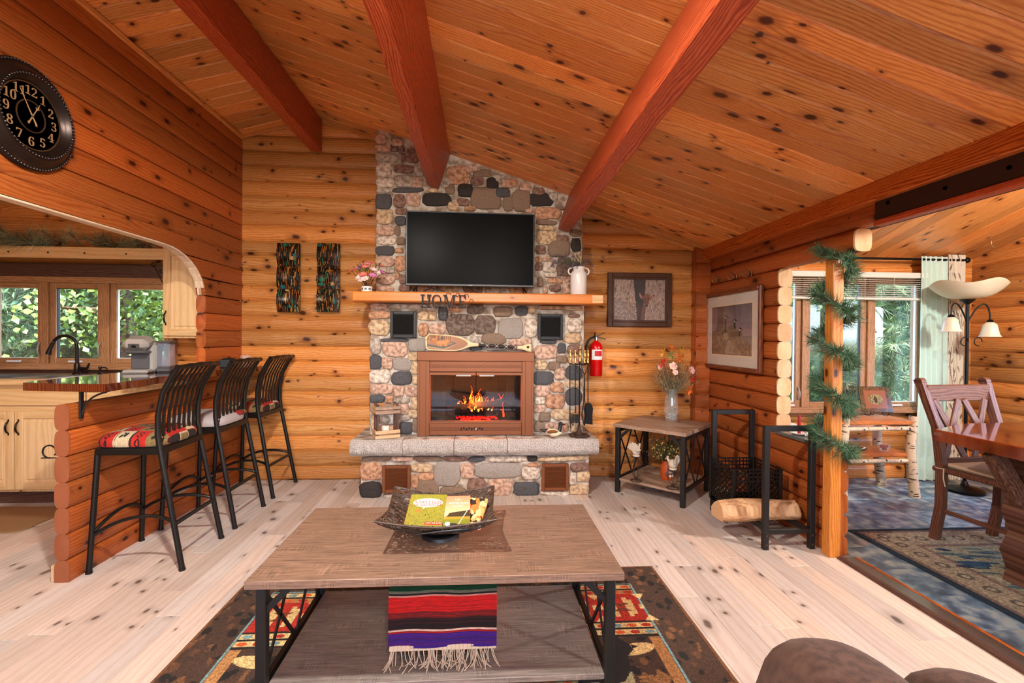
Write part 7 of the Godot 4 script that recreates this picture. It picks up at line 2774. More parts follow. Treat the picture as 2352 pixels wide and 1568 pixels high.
func coffee_table_things() -> void:
	var mb := MB.new()
	# patterned rug
	var t := thing("area_rug", "patterned rug with bears and red bands under the coffee table", "rug", Vector3(-0.115, 0.0005, -1.05))
	mb.box(Vector3(0, 0.006, 0), Vector3(2.11, 0.011, 2.91), 0.003)
	for k in mb.t.size():
		mb.t[k] = Vector2(mb.v[k].x / 2.11 + 0.5, mb.v[k].z / 2.91 + 0.5)
	part(mb, "pile", m_("rug"), t)
	# table
	t = thing("coffee_table", "grey-brown coffee table with black braced metal frame", "table", Vector3(-0.133, 0.0125, -1.882))
	braced_table(t, 1.244, 0.655, 0.4475, 0.080, 0.038, 0.045, 0.034, "sawn", "sawn_daylit", 1)

	# wicker bowl
	var B := Vector3(-0.157, 0.4602, -1.885)
	t = thing("wicker_bowl", "square dark wicker bowl with raised corners on the coffee table", "bowl", B)
	mb = MB.new()
	for k in 680:
		var u := rnd(-1, 1)
		var v := rnd(-1, 1)
		var a := rng.randf() * TAU
		var path := []
		for s in 6:
			path.append(bowl_point(clampf(u, -1, 1), clampf(v, -1, 1)) + Vector3(0, rnd(-0.004, 0.004), 0))
			u += cos(a) * 0.13
			v += sin(a) * 0.13
			a += rnd(-0.5, 0.5)
			if absf(u) > 1.0 or absf(v) > 1.0:
				a += 1.2
		mb.tube(path, rnd(0.0016, 0.0026), 5, false)
	var wv := part(mb, "weave", m_("wicker"), t)
	wv.set_meta("kind", "stuff")
	mb = MB.new()
	for s in 4:
		var path := []
		for k in 15:
			var q := -1.0 + k / 7.0
			path.append(bowl_point(q, -1.0) if s == 0 else bowl_point(1.0, q) if s == 1 else bowl_point(-q, 1.0) if s == 2 else bowl_point(-1.0, -q))
		mb.tube(path, 0.0034, 6)
	part(mb, "rim", m_("wicker"), t)
	mb = MB.new()
	mb.lathe([Vector2(0, 0), Vector2(0.075, 0), Vector2(0.072, 0.012), Vector2(0.085, 0.020), Vector2(0.090, 0.026), Vector2(0, 0.024)], 24)
	part(mb, "foot", m_("black_metal"), t)

	# books leaning in the bowl, and a dark long-handled spoon
	book("joke_book", "yellow-green joke book with a pink speech bubble in the wicker bowl", Vector3(-0.216, 0.532, -1.775), -0.05, 0.145, 0.180, 0.022, "book_green")
	book("golf_book", "orange and green paperback with a golf club on its cover", Vector3(-0.088, 0.533, -1.780), 0.02, 0.100, 0.165, 0.016, "book_golf")
	book("snack_book", "paperback with orange snacks on its cover behind the golf book", Vector3(-0.048, 0.525, -1.800), -0.22, 0.100, 0.155, 0.014, "book_snack")
	t = thing("serving_spoon", "dark long-handled spoon lying in the front of the wicker bowl", "spoon", Vector3(-0.13, 0.538, -1.722))
	mb = MB.new()
	mb.tube([Vector3(-0.10, 0.0, 0.012), Vector3(-0.02, 0.006, 0.004), Vector3(0.06, 0.008, -0.006), Vector3(0.09, 0.008, -0.012)], [0.003, 0.006, 0.009, 0.008], 10)
	part(mb, "handle", m_("black_plastic"), t)

	# basket with folded striped blanket on the lower shelf
	t = thing("shelf_basket", "dark woven basket under the striped blanket on the lower shelf", "basket", Vector3(-0.128, 0.0932, -1.84))
	mb = MB.new()
	for k in 300:
		var a := rng.randf() * TAU
		var y := rnd(0.01, 0.26)
		var path := []
		var da := rnd(-0.25, 0.25)
		var dy := rnd(-0.03, 0.03)
		for s in 5:
			var c := cos(a)
			var sn := sin(a)
			var r := 1.0 / pow(pow(absf(c), 6.0) + pow(absf(sn), 6.0), 1.0 / 6.0)
			path.append(Vector3(c * r * 0.165, clampf(y, 0.005, 0.268), sn * r * 0.13))
			a += da
			y += dy
		mb.tube(path, 0.0028, 4, false)
	var bw := part(mb, "weave", m_("wicker"), t)
	bw.set_meta("kind", "stuff")
	mb = MB.new()
	mb.box(Vector3(0, 0.005, 0), Vector3(0.31, 0.010, 0.24), 0.003)
	part(mb, "bottom", m_("wicker"), t)
	t = thing("serape_blanket", "folded serape blanket with green, red and purple stripes", "blanket", Vector3(-0.128, 0.0932, -1.84))
	for layer in 3:
		mb = MB.new()
		var off := layer * 0.011
		var wid := 0.190 - layer * 0.006
		var path := []
		var low: float = [0.062, 0.075, 0.09][layer]
		for k in 26:
			var s := k / 25.0 * 0.52
			var p: Vector2
			if s < 0.24:
				p = Vector2(-0.10 + s, 0.282 - off)
			elif s < 0.24 + 0.05:
				var a := (s - 0.24) / 0.05 * PI / 2
				p = Vector2(0.14 + sin(a) * 0.03, 0.252 + cos(a) * 0.03 - off)
			else:
				p = Vector2(0.170, maxf(low, 0.252 - (s - 0.29) - off))
			path.append(Vector3(0, p.y, p.x - off))
		var rows := []
		for side in [1.0, -1.0]:
			for k in path.size():
				var kk := k if side > 0 else path.size() - 1 - k
				var d: Vector3 = (path[mini(kk + 1, 25)] - path[maxi(kk - 1, 0)]).normalized()
				var nn: Vector3 = Vector3(0, d.z, -d.y) * 0.005 * side
				var row := PackedVector3Array()
				for j in 13:
					var xx := lerpf(-wid, wid, j / 12.0)
					var wave := 0.004 * sin(xx * 30.0 + kk * 0.4 + layer * 2.0)
					row.append(path[kk] + nn + Vector3(xx, wave * (1.0 if kk < 12 else 0.0), wave))
				rows.append(row)
		mb.grid(rows, false, true)
		var R := rows.size()
		for p in mb.t.size():
			var vv := mb.t[p].y
			vv = vv * 2.0 if vv <= 0.5 else 2.0 - vv * 2.0
			mb.t[p] = Vector2(mb.t[p].x, clampf(vv * 1.93 - 0.78 + layer * 0.25, 0.0, 0.999))
		part(mb, "fold", m_("serape"), t)
	mb = MB.new()
	for k in 90:
		var xx := rnd(-0.185, 0.185)
		var z := 0.172 - rnd(0.0, 0.02)
		mb.tube(bez(Vector3(xx, 0.068, z), Vector3(xx, 0.04, z + 0.006), Vector3(xx + rnd(-0.02, 0.02), 0.012, z + rnd(0.0, 0.015)), Vector3(xx + rnd(-0.035, 0.035), 0.003, z + rnd(0.01, 0.05)), 5), 0.0016, 4, false)
	for k in 26:
		var xx := -0.18 + k * 0.0144
		mb.box(Vector3(xx, 0.060, 0.171), Vector3(0.0155, 0.020, 0.007), 0.002)
	var fr := part(mb, "fringe", m_("fringe"), t, "cream tasselled fringe")
	fr.set_meta("kind", "stuff")

	# armchair whose plush arms reach into the corner of the picture
	t = thing("plush_armchair", "brown plush armchair cut off by the lower right picture edge", "armchair", Vector3(0.985, 0.0125, -0.52), 0.0)
	for q in [["arm", Vector3(-0.235, 0.295, -0.30), Vector3(0.150, 0.295, 0.30)], ["arm", Vector3(0.03, 0.275, -0.24), Vector3(0.125, 0.275, 0.30)], ["seat", Vector3(-0.10, 0.20, 0.20), Vector3(0.28, 0.20, 0.33)], ["backrest", Vector3(-0.08, 0.40, 0.66), Vector3(0.36, 0.40, 0.14)]]:
		mb = MB.new()
		var rows := []
		for i in 17:
			var la := -PI / 2 + PI * i / 16.0
			var row := PackedVector3Array()
			for j in 28:
				var a := TAU * j / 28
				var s: Vector3 = q[2]
				var ca := signf(cos(a)) * pow(absf(cos(a)), 0.75)
				var sa := signf(sin(a)) * pow(absf(sin(a)), 0.75)
				var cl := pow(maxf(cos(la), 0.0), 0.55)
				var sl := signf(sin(la)) * pow(absf(sin(la)), 0.8)
				row.append(q[1] + Vector3(ca * cl * s.x, sl * s.y, -sa * cl * s.z))
			rows.append(row)
		mb.grid(rows, true)
		part(mb, q[0], m_("sofa"), t)


func book(called: String, label: String, at: Vector3, turn: float, w: float, h: float, d: float, key: String) -> void:
	var t := thing(called, label, "book", at, turn, "books in the wicker bowl")
	var inner := Transform3D(Basis(Vector3.RIGHT, -PI / 2 + 0.42), Vector3())
	var mb := MB.new()
	mb.x = inner
	mb.box(Vector3(0, h / 2, -d / 2), Vector3(w - 0.004, h - 0.004, d - 0.003))
	part(mb, "pages", m_("paper"), t)
	mb = MB.new()
	mb.x = inner * Transform3D(Basis(), Vector3(0, h / 2, 0.0006))
	quad_panel(mb, w, h, 0.0)
	part(mb, "cover", m_(key), t)
	mb = MB.new()
	mb.x = inner
	mb.box(Vector3(-w / 2, h / 2, -d / 2), Vector3(0.002, h, d))
	mb.box(Vector3(0, h / 2, -d), Vector3(w, h, 0.0015))
	part(mb, "spine", m_("pumpkin") if key != "book_golf" else m_("curtain"), t)
	var lines := []
	if key == "book_green":
		lines = [["A DAILY DOSE", 0.016, 0.003, 0.137, "label_red"], ["OF LAUGHTER", 0.016, 0.003, 0.122, "label_red"], ["JIM KRAUS", 0.011, 0.038, 0.026, "paper"]]
	elif key == "book_golf":
		lines = [["Let", 0.016, 0.0, 0.145, "paper"], ["adventure", 0.017, 0.004, 0.126, "paper"], ["BEGIN", 0.015, 0.0, 0.108, "paper"]]
	for q in lines:
		var o := text_part(q[0], q[1], 0.0006, m_(q[4]), t, Vector3(), Basis(), key == "book_green", "title")
		o.transform = inner * Transform3D(Basis(), Vector3(q[2], q[3], 0.0012))


# ---------------------------------------------------------------- right corner

func right_corner_things() -> void:
	var t := thing("end_table", "square end table with grey wood top and black braced frame", "table", Vector3(1.492, 0.0005, -3.765), -0.775)
	braced_table(t, 0.595, 0.580, 0.560, 0.118, 0.030, 0.030, 0.036, "sawn_light", "sawn_light", 3)
	var mb := MB.new()

	# glass vase with dried bouquet
	t = thing("glass_vase", "clear glass vase with pebbles on the end table", "vase", Vector3(1.600, 0.5612, -3.86))
	mb.lathe([Vector2(0, 0), Vector2(0.046, 0), Vector2(0.052, 0.01), Vector2(0.062, 0.09), Vector2(0.055, 0.17), Vector2(0.044, 0.23), Vector2(0.052, 0.27), Vector2(0.050, 0.27), Vector2(0.041, 0.23), Vector2(0.052, 0.17), Vector2(0.059, 0.09), Vector2(0.049, 0.012), Vector2(0, 0.012)], 28)
	part(mb, "glass", m_("vase_glass"), t)
	mb = MB.new()
	for k in 90:
		var a := rng.randf() * TAU
		var r := sqrt(rng.randf()) * 0.042
		mb.ball(Vector3(cos(a) * r, rnd(0.018, 0.070), sin(a) * r), Vector3(rnd(0.006, 0.010), rnd(0.005, 0.008), rnd(0.006, 0.010)), 6, 4)
	var pb := part(mb, "pebbles", m_("granite_top"), t)
	pb.set_meta("kind", "stuff")
	t = thing("autumn_bouquet", "dried autumn bouquet with maple leaves and pink flowers", "flowers", Vector3(1.600, 0.632, -3.86))
	mb = MB.new()
	var fl := MB.new()
	for k in 150:
		var e := Vector3(rnd(-0.18, 0.18), rnd(0.26, 0.46), rnd(-0.12, 0.14))
		mb.tinted = true
		mb.col = Color(0.30, 0.22, 0.12).lerp(Color(0.20, 0.20, 0.10), rng.randf())
		var path := bez(Vector3(rnd(-0.02, 0.02), 0.0, rnd(-0.02, 0.02)), Vector3(0, 0.15, 0), Vector3(e.x * 0.35, 0.22, e.z * 0.35), e, 5)
		mb.tube(path, 0.0014, 3, false)
		for m in 14:
			leaf(mb, path[2].lerp(path[5], rng.randf()), rvec(1.0) + Vector3(0, 0.6, 0), rnd(0.014, 0.032), 0.004, Color(0.46, 0.34, 0.18).lerp(Color(0.22, 0.17, 0.10), rng.randf()))
	for q in [[-0.09, 0.505, 0.03, "y"], [-0.01, 0.535, 0.02, "o"], [0.07, 0.505, 0.03, "y"], [0.05, 0.46, 0.06, "o"], [-0.10, 0.42, 0.06, "r"], [0.16, 0.30, 0.05, "r"], [0.15, 0.20, 0.04, "o"], [-0.03, 0.49, 0.06, "g"]]:
		var c: Color = {"y": Color(0.85, 0.46, 0.06), "o": Color(0.86, 0.20, 0.03), "r": Color(0.72, 0.04, 0.03), "g": Color(0.30, 0.36, 0.10)}[q[3]]
		for s in 9:
			var a := TAU * s / 9.0
			leaf(fl, Vector3(q[0], q[1], q[2]), Vector3(cos(a), sin(a), 0.35), rnd(0.042, 0.062), 0.015, c.darkened(rnd(0.0, 0.3)))
	for q in [[-0.035, 0.395, 0.10, 0.038], [-0.02, 0.345, 0.11, 0.028], [0.12, 0.36, 0.09, 0.038], [-0.12, 0.38, 0.05, 0.022]]:
		bloom(fl, Vector3(q[0], q[1], q[2]), Vector3(q[0], 0.1, 0.3), q[3], Color(0.90, 0.44, 0.34), 8, 3, 0.8)
	part(mb, "dried_stems", m_("petal"), t)
	part(fl, "leaves_and_blossoms", m_("petal"), t)

	# turkeys on wire stands, harvest arrangement in an orange jar
	for q in [[Vector3(1.235, 0.1195, -3.66), 0.20, "white turkey figurine seen from behind on a wire stand", 0.6], [Vector3(1.455, 0.1195, -3.47), 0.145, "white turkey figurine with raised tail on a shorter wire stand", 2.4]]:
		t = thing("turkey_figurine", q[2], "figurine", q[0], q[3], "turkey figurines")
		mb = MB.new()
		var h: float = q[1]
		mb.tube(arc(Vector3(0, 0.004, 0), 0.044, 0, TAU, 20, Vector3.RIGHT, Vector3.BACK), 0.0028, 5, false)
		for k in 8:
			var a := TAU * k / 8
			var o := Vector3(cos(a), 0, sin(a))
			mb.tube([o * 0.044 + Vector3(0, 0.004, 0), o * 0.022 + Vector3(0, 0.012, 0), o * 0.006 + Vector3(0, 0.024, 0)], 0.0022, 4, false)
		for k in 6:
			var a := TAU * k / 6
			var o := Vector3(cos(a), 0, sin(a))
			mb.tube(bez(o * 0.006 + Vector3(0, 0.024, 0), o * 0.052 + Vector3(0, h * 0.4, 0), o * 0.05 + Vector3(0, h * 0.7, 0), o * 0.006 + Vector3(0, h * 0.93, 0), 8), 0.0022, 5)
		mb.lathe([Vector2(0, h * 0.92), Vector2(0.036, h - 0.005), Vector2(0.038, h), Vector2(0, h)], 16)
		part(mb, "wire_stand", m_("rust_iron"), t)
		mb = MB.new()
		mb.x = Transform3D(Basis(), Vector3(0, h, 0))
		mb.ball(Vector3(0.0, 0.040, 0.0), Vector3(0.036, 0.036, 0.032), 14, 9)
		mb.tube([Vector3(0.028, 0.055, 0), Vector3(0.042, 0.075, 0), Vector3(0.040, 0.094, 0)], [0.012, 0.008, 0.010], 8)
		mb.lathe([Vector2(0, 0.0), Vector2(0.030, 0.0), Vector2(0.028, 0.012), Vector2(0, 0.015)], 12)
		part(mb, "bird", m_("resin"), t)
		mb = MB.new()
		for k in 11:
			var a := lerpf(-1.2, 1.2, k / 10.0)
			mb.x = Transform3D(Basis(Vector3.RIGHT, a), Vector3(-0.022, h + 0.040, 0))
			mb.ball(Vector3(-0.008, 0.038, 0), Vector3(0.006, 0.034, 0.012), 8, 6)
		part(mb, "tail_fan", m_("resin"), t)
	t = thing("pumpkin_jar", "orange striped jar with a knotted bow on the end table shelf", "jar", Vector3(1.500, 0.1195, -3.70), 0.3)
	mb = MB.new()
	mb.lathe([Vector2(0, 0), Vector2(0.042, 0), Vector2(0.048, 0.01), Vector2(0.050, 0.11), Vector2(0.036, 0.135), Vector2(0.036, 0.150), Vector2(0.032, 0.150), Vector2(0.032, 0.10), Vector2(0, 0.10)], 20)
	part(mb, "jar", m_("pumpkin"), t)
	mb = MB.new()
	for y in [0.03, 0.06, 0.09]:
		for k in 5:
			var a0 := lerpf(-0.4, 0.9, k / 5.0)
			var a1 := lerpf(-0.4, 0.9, (k + 1) / 5.0)
			mb.quad(Vector3(sin(a0), 0, cos(a0)) * 0.0505 + Vector3(0, y, 0), Vector3(sin(a1), 0, cos(a1)) * 0.0505 + Vector3(0, y, 0), Vector3(sin(a1), 0, cos(a1)) * 0.0505 + Vector3(0, y + 0.016, 0), Vector3(sin(a0), 0, cos(a0)) * 0.0505 + Vector3(0, y + 0.016, 0))
	part(mb, "painted_word_band", m_("label_white"), t)
	mb = MB.new()
	for s in [-1.0, 1.0]:
		mb.tube(bez(Vector3(0, 0.14, 0.04), Vector3(s * 0.04, 0.17, 0.05), Vector3(s * 0.05, 0.13, 0.055), Vector3(0, 0.138, 0.045), 8), 0.006, 6)
		mb.tube([Vector3(0, 0.138, 0.045), Vector3(s * 0.02, 0.10, 0.055), Vector3(s * 0.03 - 0.02, 0.05, 0.056)], 0.006, 6)
	part(mb, "bow", m_("grey_print"), t)
	t = thing("harvest_arrangement", "bushy green and gold arrangement in the orange jar", "flowers", Vector3(1.500, 0.225, -3.70))
	mb = MB.new()
	for k in 130:
		var e := Vector3(rnd(-0.15, 0.15), rnd(0.08, 0.25), rnd(-0.11, 0.11))
		mb.tinted = true
		mb.col = Color(0.10, 0.10, 0.04)
		var path := bez(Vector3(), Vector3(0, 0.06, 0), Vector3(e.x * 0.6, e.y * 0.8, e.z * 0.6), e, 4)
		mb.tube(path, 0.0014, 3, false)
		for m in 8:
			leaf(mb, path[2].lerp(path[4], rng.randf()), rvec(1.0), rnd(0.014, 0.032), 0.006, [Color(0.10, 0.14, 0.04), Color(0.20, 0.16, 0.04), Color(0.42, 0.27, 0.06), Color(0.14, 0.10, 0.05)][rng.randi() % 4])
	for k in 30:
		var p := Vector3(rnd(-0.14, 0.14), rnd(0.06, 0.22), rnd(-0.05, 0.12))
		mb.col = [Color(0.60, 0.38, 0.10), Color(0.55, 0.18, 0.04)][k % 2]
		mb.ball(p, Vector3(0.006, 0.006, 0.006), 6, 4)
	part(mb, "foliage", m_("petal"), t)

	# firewood rack
	t = thing("firewood_rack", "black square-tube firewood rack beside the low log wall", "rack", Vector3(1.842, 0.0005, -3.0))
	for q in [[0.305, 0.738], [-0.325, 0.738]]:
		for s in [-1.0, 1.0]:
			mb = MB.new()
			mb.box(Vector3(s * 0.143, q[1] * 0.5, q[0]), Vector3(0.032, q[1], 0.032), 0.002)
			part(mb, "upright", m_("black_metal"), t)
			for y in [0.03, 0.085]:
				mb = MB.new()
				mb.x = frame(Vector3.RIGHT, Vector3.BACK, Vector3.DOWN, Vector3(s * 0.143, y, q[0] + 0.016))
				mb.lathe([Vector2(0, 0), Vector2(0.007, 0), Vector2(0.006, 0.004), Vector2(0, 0.005)], 8)
				part(mb, "bolt", m_("bolt"), t)
		mb = MB.new()
		mb.box(Vector3(0, q[1] - 0.016, q[0]), Vector3(0.254, 0.032, 0.032), 0.002)
		part(mb, "top_bar", m_("black_metal"), t)
		mb = MB.new()
		mb.box(Vector3(0, 0.11, q[0]), Vector3(0.254, 0.030, 0.030), 0.002)
		part(mb, "cross_bar", m_("black_metal"), t)
	for s in [-1.0, 1.0]:
		mb = MB.new()
		mb.box(Vector3(s * 0.120, 0.11, -0.01), Vector3(0.030, 0.030, 0.60), 0.002)
		part(mb, "long_rail", m_("black_metal"), t)

	# milk crate
	t = thing("milk_crate", "black plastic milk crate standing in the firewood rack", "crate", Vector3(1.795, 0.1265, -3.09))
	var W := 0.315
	var D := 0.30
	var Hc := 0.285
	mb = MB.new()
	for y in [0.004, 0.030, 0.205, 0.232, 0.258, 0.281]:
		for s in [-1.0, 1.0]:
			mb.box(Vector3(0, y, s * D * 0.5), Vector3(W, 0.008, 0.008))
			mb.box(Vector3(s * W * 0.5, y, 0), Vector3(0.008, 0.008, D))
	for sx in [-1.0, 1.0]:
		for sz in [-1.0, 1.0]:
			mb.box(Vector3(sx * W * 0.5, Hc * 0.5, sz * D * 0.5), Vector3(0.022, Hc, 0.022), 0.004)
	part(mb, "frame", m_("black_plastic"), t)
	mb = MB.new()
	for side in 4:
		var L := W if side % 2 == 0 else D
		var off := D * 0.5 if side % 2 == 0 else W * 0.5
		mb.x = Transform3D(Basis(Vector3.UP, side * PI / 2), Vector3())
		for k in 13:
			var x := -L * 0.5 + L * k / 12.0
			mb.bar(Vector3(x, 0.205, off), Vector3(x, 0.281, off), 0.005, 0.006)
		for k in range(-6, 13):
			for dir in [-1.0, 1.0]:
				var x0 := -L * 0.5 + L * k / 8.0
				var x1 := x0 + 0.175
				var y0 := 0.030
				var y1 := 0.205
				if x0 < -L * 0.5:
					y0 += -L * 0.5 - x0
					x0 = -L * 0.5
				if x1 > L * 0.5:
					y1 -= x1 - L * 0.5
					x1 = L * 0.5
				if x1 - x0 > 0.01:
					mb.bar(Vector3(x0 * dir, y0, off), Vector3(x1 * dir, y1, off), 0.005, 0.006)
	part(mb, "lattice_side", m_("black_plastic"), t)
	mb = MB.new()
	for k in 9:
		mb.box(Vector3(-W * 0.5 + W * k / 8.0, 0.004, 0), Vector3(0.008, 0.008, D))
		mb.box(Vector3(0, 0.004, -D * 0.5 + D * k / 8.0), Vector3(W, 0.008, 0.008))
	part(mb, "bottom_grid", m_("black_plastic"), t)
	# split log
	t = thing("firewood_log", "single split firewood log lying across the black rack", "log", Vector3(1.735, 0.128, -2.855), 0.04)
	mb = MB.new()
	var rows := []
	for i in 8:
		var u := i / 7.0
		var row := PackedVector3Array()
		for q in [[-0.075, 0.0], [0.0, -0.0], [0.070, 0.004], [0.078, 0.040], [0.055, 0.085], [0.012, 0.118], [-0.040, 0.100], [-0.080, 0.060]]:
			row.append(Vector3(lerpf(-0.255, 0.255, u), q[1] * (1.0 + 0.10 * sin(u * 5.0 + q[0] * 20.0)) + 0.001, q[0] * (0.9 + 0.12 * sin(u * 7.0))))
		rows.append(row)
	mb.grid(rows, true, false, Vector2(0.5, 0.6))
	for p in mb.t.size():
		mb.t[p] = Vector2(mb.v[p].x * 0.9, mb.v[p].z * 2.0 + mb.v[p].y)
	part(mb, "split_face", m_("split_wood"), t)
	for e in [0, 7]:
		mb = MB.new()
		var c := Vector3()
		for p in rows[e]:
			c += p / 8.0
		for k in 8:
			if e == 0:
				mb.tri(c, rows[e][(k + 1) % 8], rows[e][k])
			else:
				mb.tri(c, rows[e][k], rows[e][(k + 1) % 8])
		part(mb, "end_grain", m_("pale_wood"), t)
	# ledge of the low wall, candle dish
	t = thing("wall_ledge", "grey capping board on the low log wall of the passage", "ledge", Vector3(2.09, 0.6075, -2.87))
	mb = MB.new()
	mb.box(Vector3(0, 0.011, 0), Vector3(0.135, 0.022, 0.50), 0.003)
	part(mb, "board", m_("grey_ledge"), t)
	t = thing("candle_dish", "white candle dish with ring handle on the grey ledge", "dish", Vector3(2.09, 0.630, -2.96))
	mb = MB.new()
	mb.lathe([Vector2(0, 0), Vector2(0.035, 0), Vector2(0.055, 0.012), Vector2(0.053, 0.014), Vector2(0.034, 0.005), Vector2(0, 0.005)], 20)
	mb.tube(arc(Vector3(0.0, 0.018, 0.068), 0.013, 0, TAU, 14, Vector3.BACK, Vector3.UP), 0.0035, 6, false)
	part(mb, "dish", m_("white_ceramic"), t)
	t = thing("taper_candle", "red taper candle standing in the white dish", "candle", Vector3(2.09, 0.6355, -2.96))
	mb = MB.new()
	mb.tube([Vector3(0, 0, 0), Vector3(0, 0.118, 0), Vector3(0, 0.124, 0)], [0.010, 0.0085, 0.004], 12)
	part(mb, "wax", m_("red_wax"), t)
	# garland wound round the post
	t = thing("post_garland", "green artificial pine garland wound around the passage post", "garland", Vector3(2.038, 0.56, -2.60))
	mb = MB.new()
	var path := []
	for k in 81:
		var u := k / 80.0
		var a := u * TAU * 4.6 - 0.4
		path.append(Vector3(cos(a) * 0.062, u * 1.22, sin(a) * 0.062))
	for k in range(0, 80):
		for r in 4:
			var p: Vector3 = path[k].lerp(path[k + 1], rng.randf())
			var o := Vector3(p.x, 0, p.z).normalized()
			var f: Vector3 = (path[k + 1] - path[k]).normalized()
			var d := (o * rnd(0.1, 0.9) + f * rnd(0.3, 1.0) + Vector3(0, rnd(-0.7, 0.3), 0)).normalized()
			sprig(mb, p, p + d * rnd(0.03, 0.08), 26, rnd(0.060, 0.095), Color(0.015, 0.06, 0.03), Color(0.09, 0.20, 0.09), 0.0017)
	part(mb, "needles", m_("needle"), t)
	mb = MB.new()
	mb.tube(path, 0.004, 5)
	part(mb, "wire", m_("walnut"), t)


# ---------------------------------------------------------------- dining sunroom

func curtain_panel(t: Node3D, x0: float, x1: float, y0: float, y1: float, folds: int, amp: float, key: String, flare := 0.0) -> void:
	var mb := MB.new()
	var rows := []
	var cols := folds * 8 + 1
	for side in [1.0, -1.0]:
		for i in 15:
			var ii := i if side > 0 else 14 - i
			var v := ii / 14.0
			var row := PackedVector3Array()
			for j in cols:
				var u := j / float(cols - 1)
				var xx := lerpf(x0, x1, u) + (u - 0.4) * flare * (1.0 - v) + 0.012 * sin(v * 3.0 + u * 4.0)
				row.append(Vector3(xx, lerpf(y0, y1, v), amp * sin(u * folds * TAU + sin(v * 2.0)) * (0.6 + 0.4 * (1.0 - v)) + side * 0.0012))
			rows.append(row)
	mb.grid(rows, false, true)
	for p in mb.t.size():
		mb.t[p] = Vector2((mb.v[p].x - x0) / (x1 - x0), mb.v[p].y * 0.6)
	part(mb, "cloth", m_(key), t)


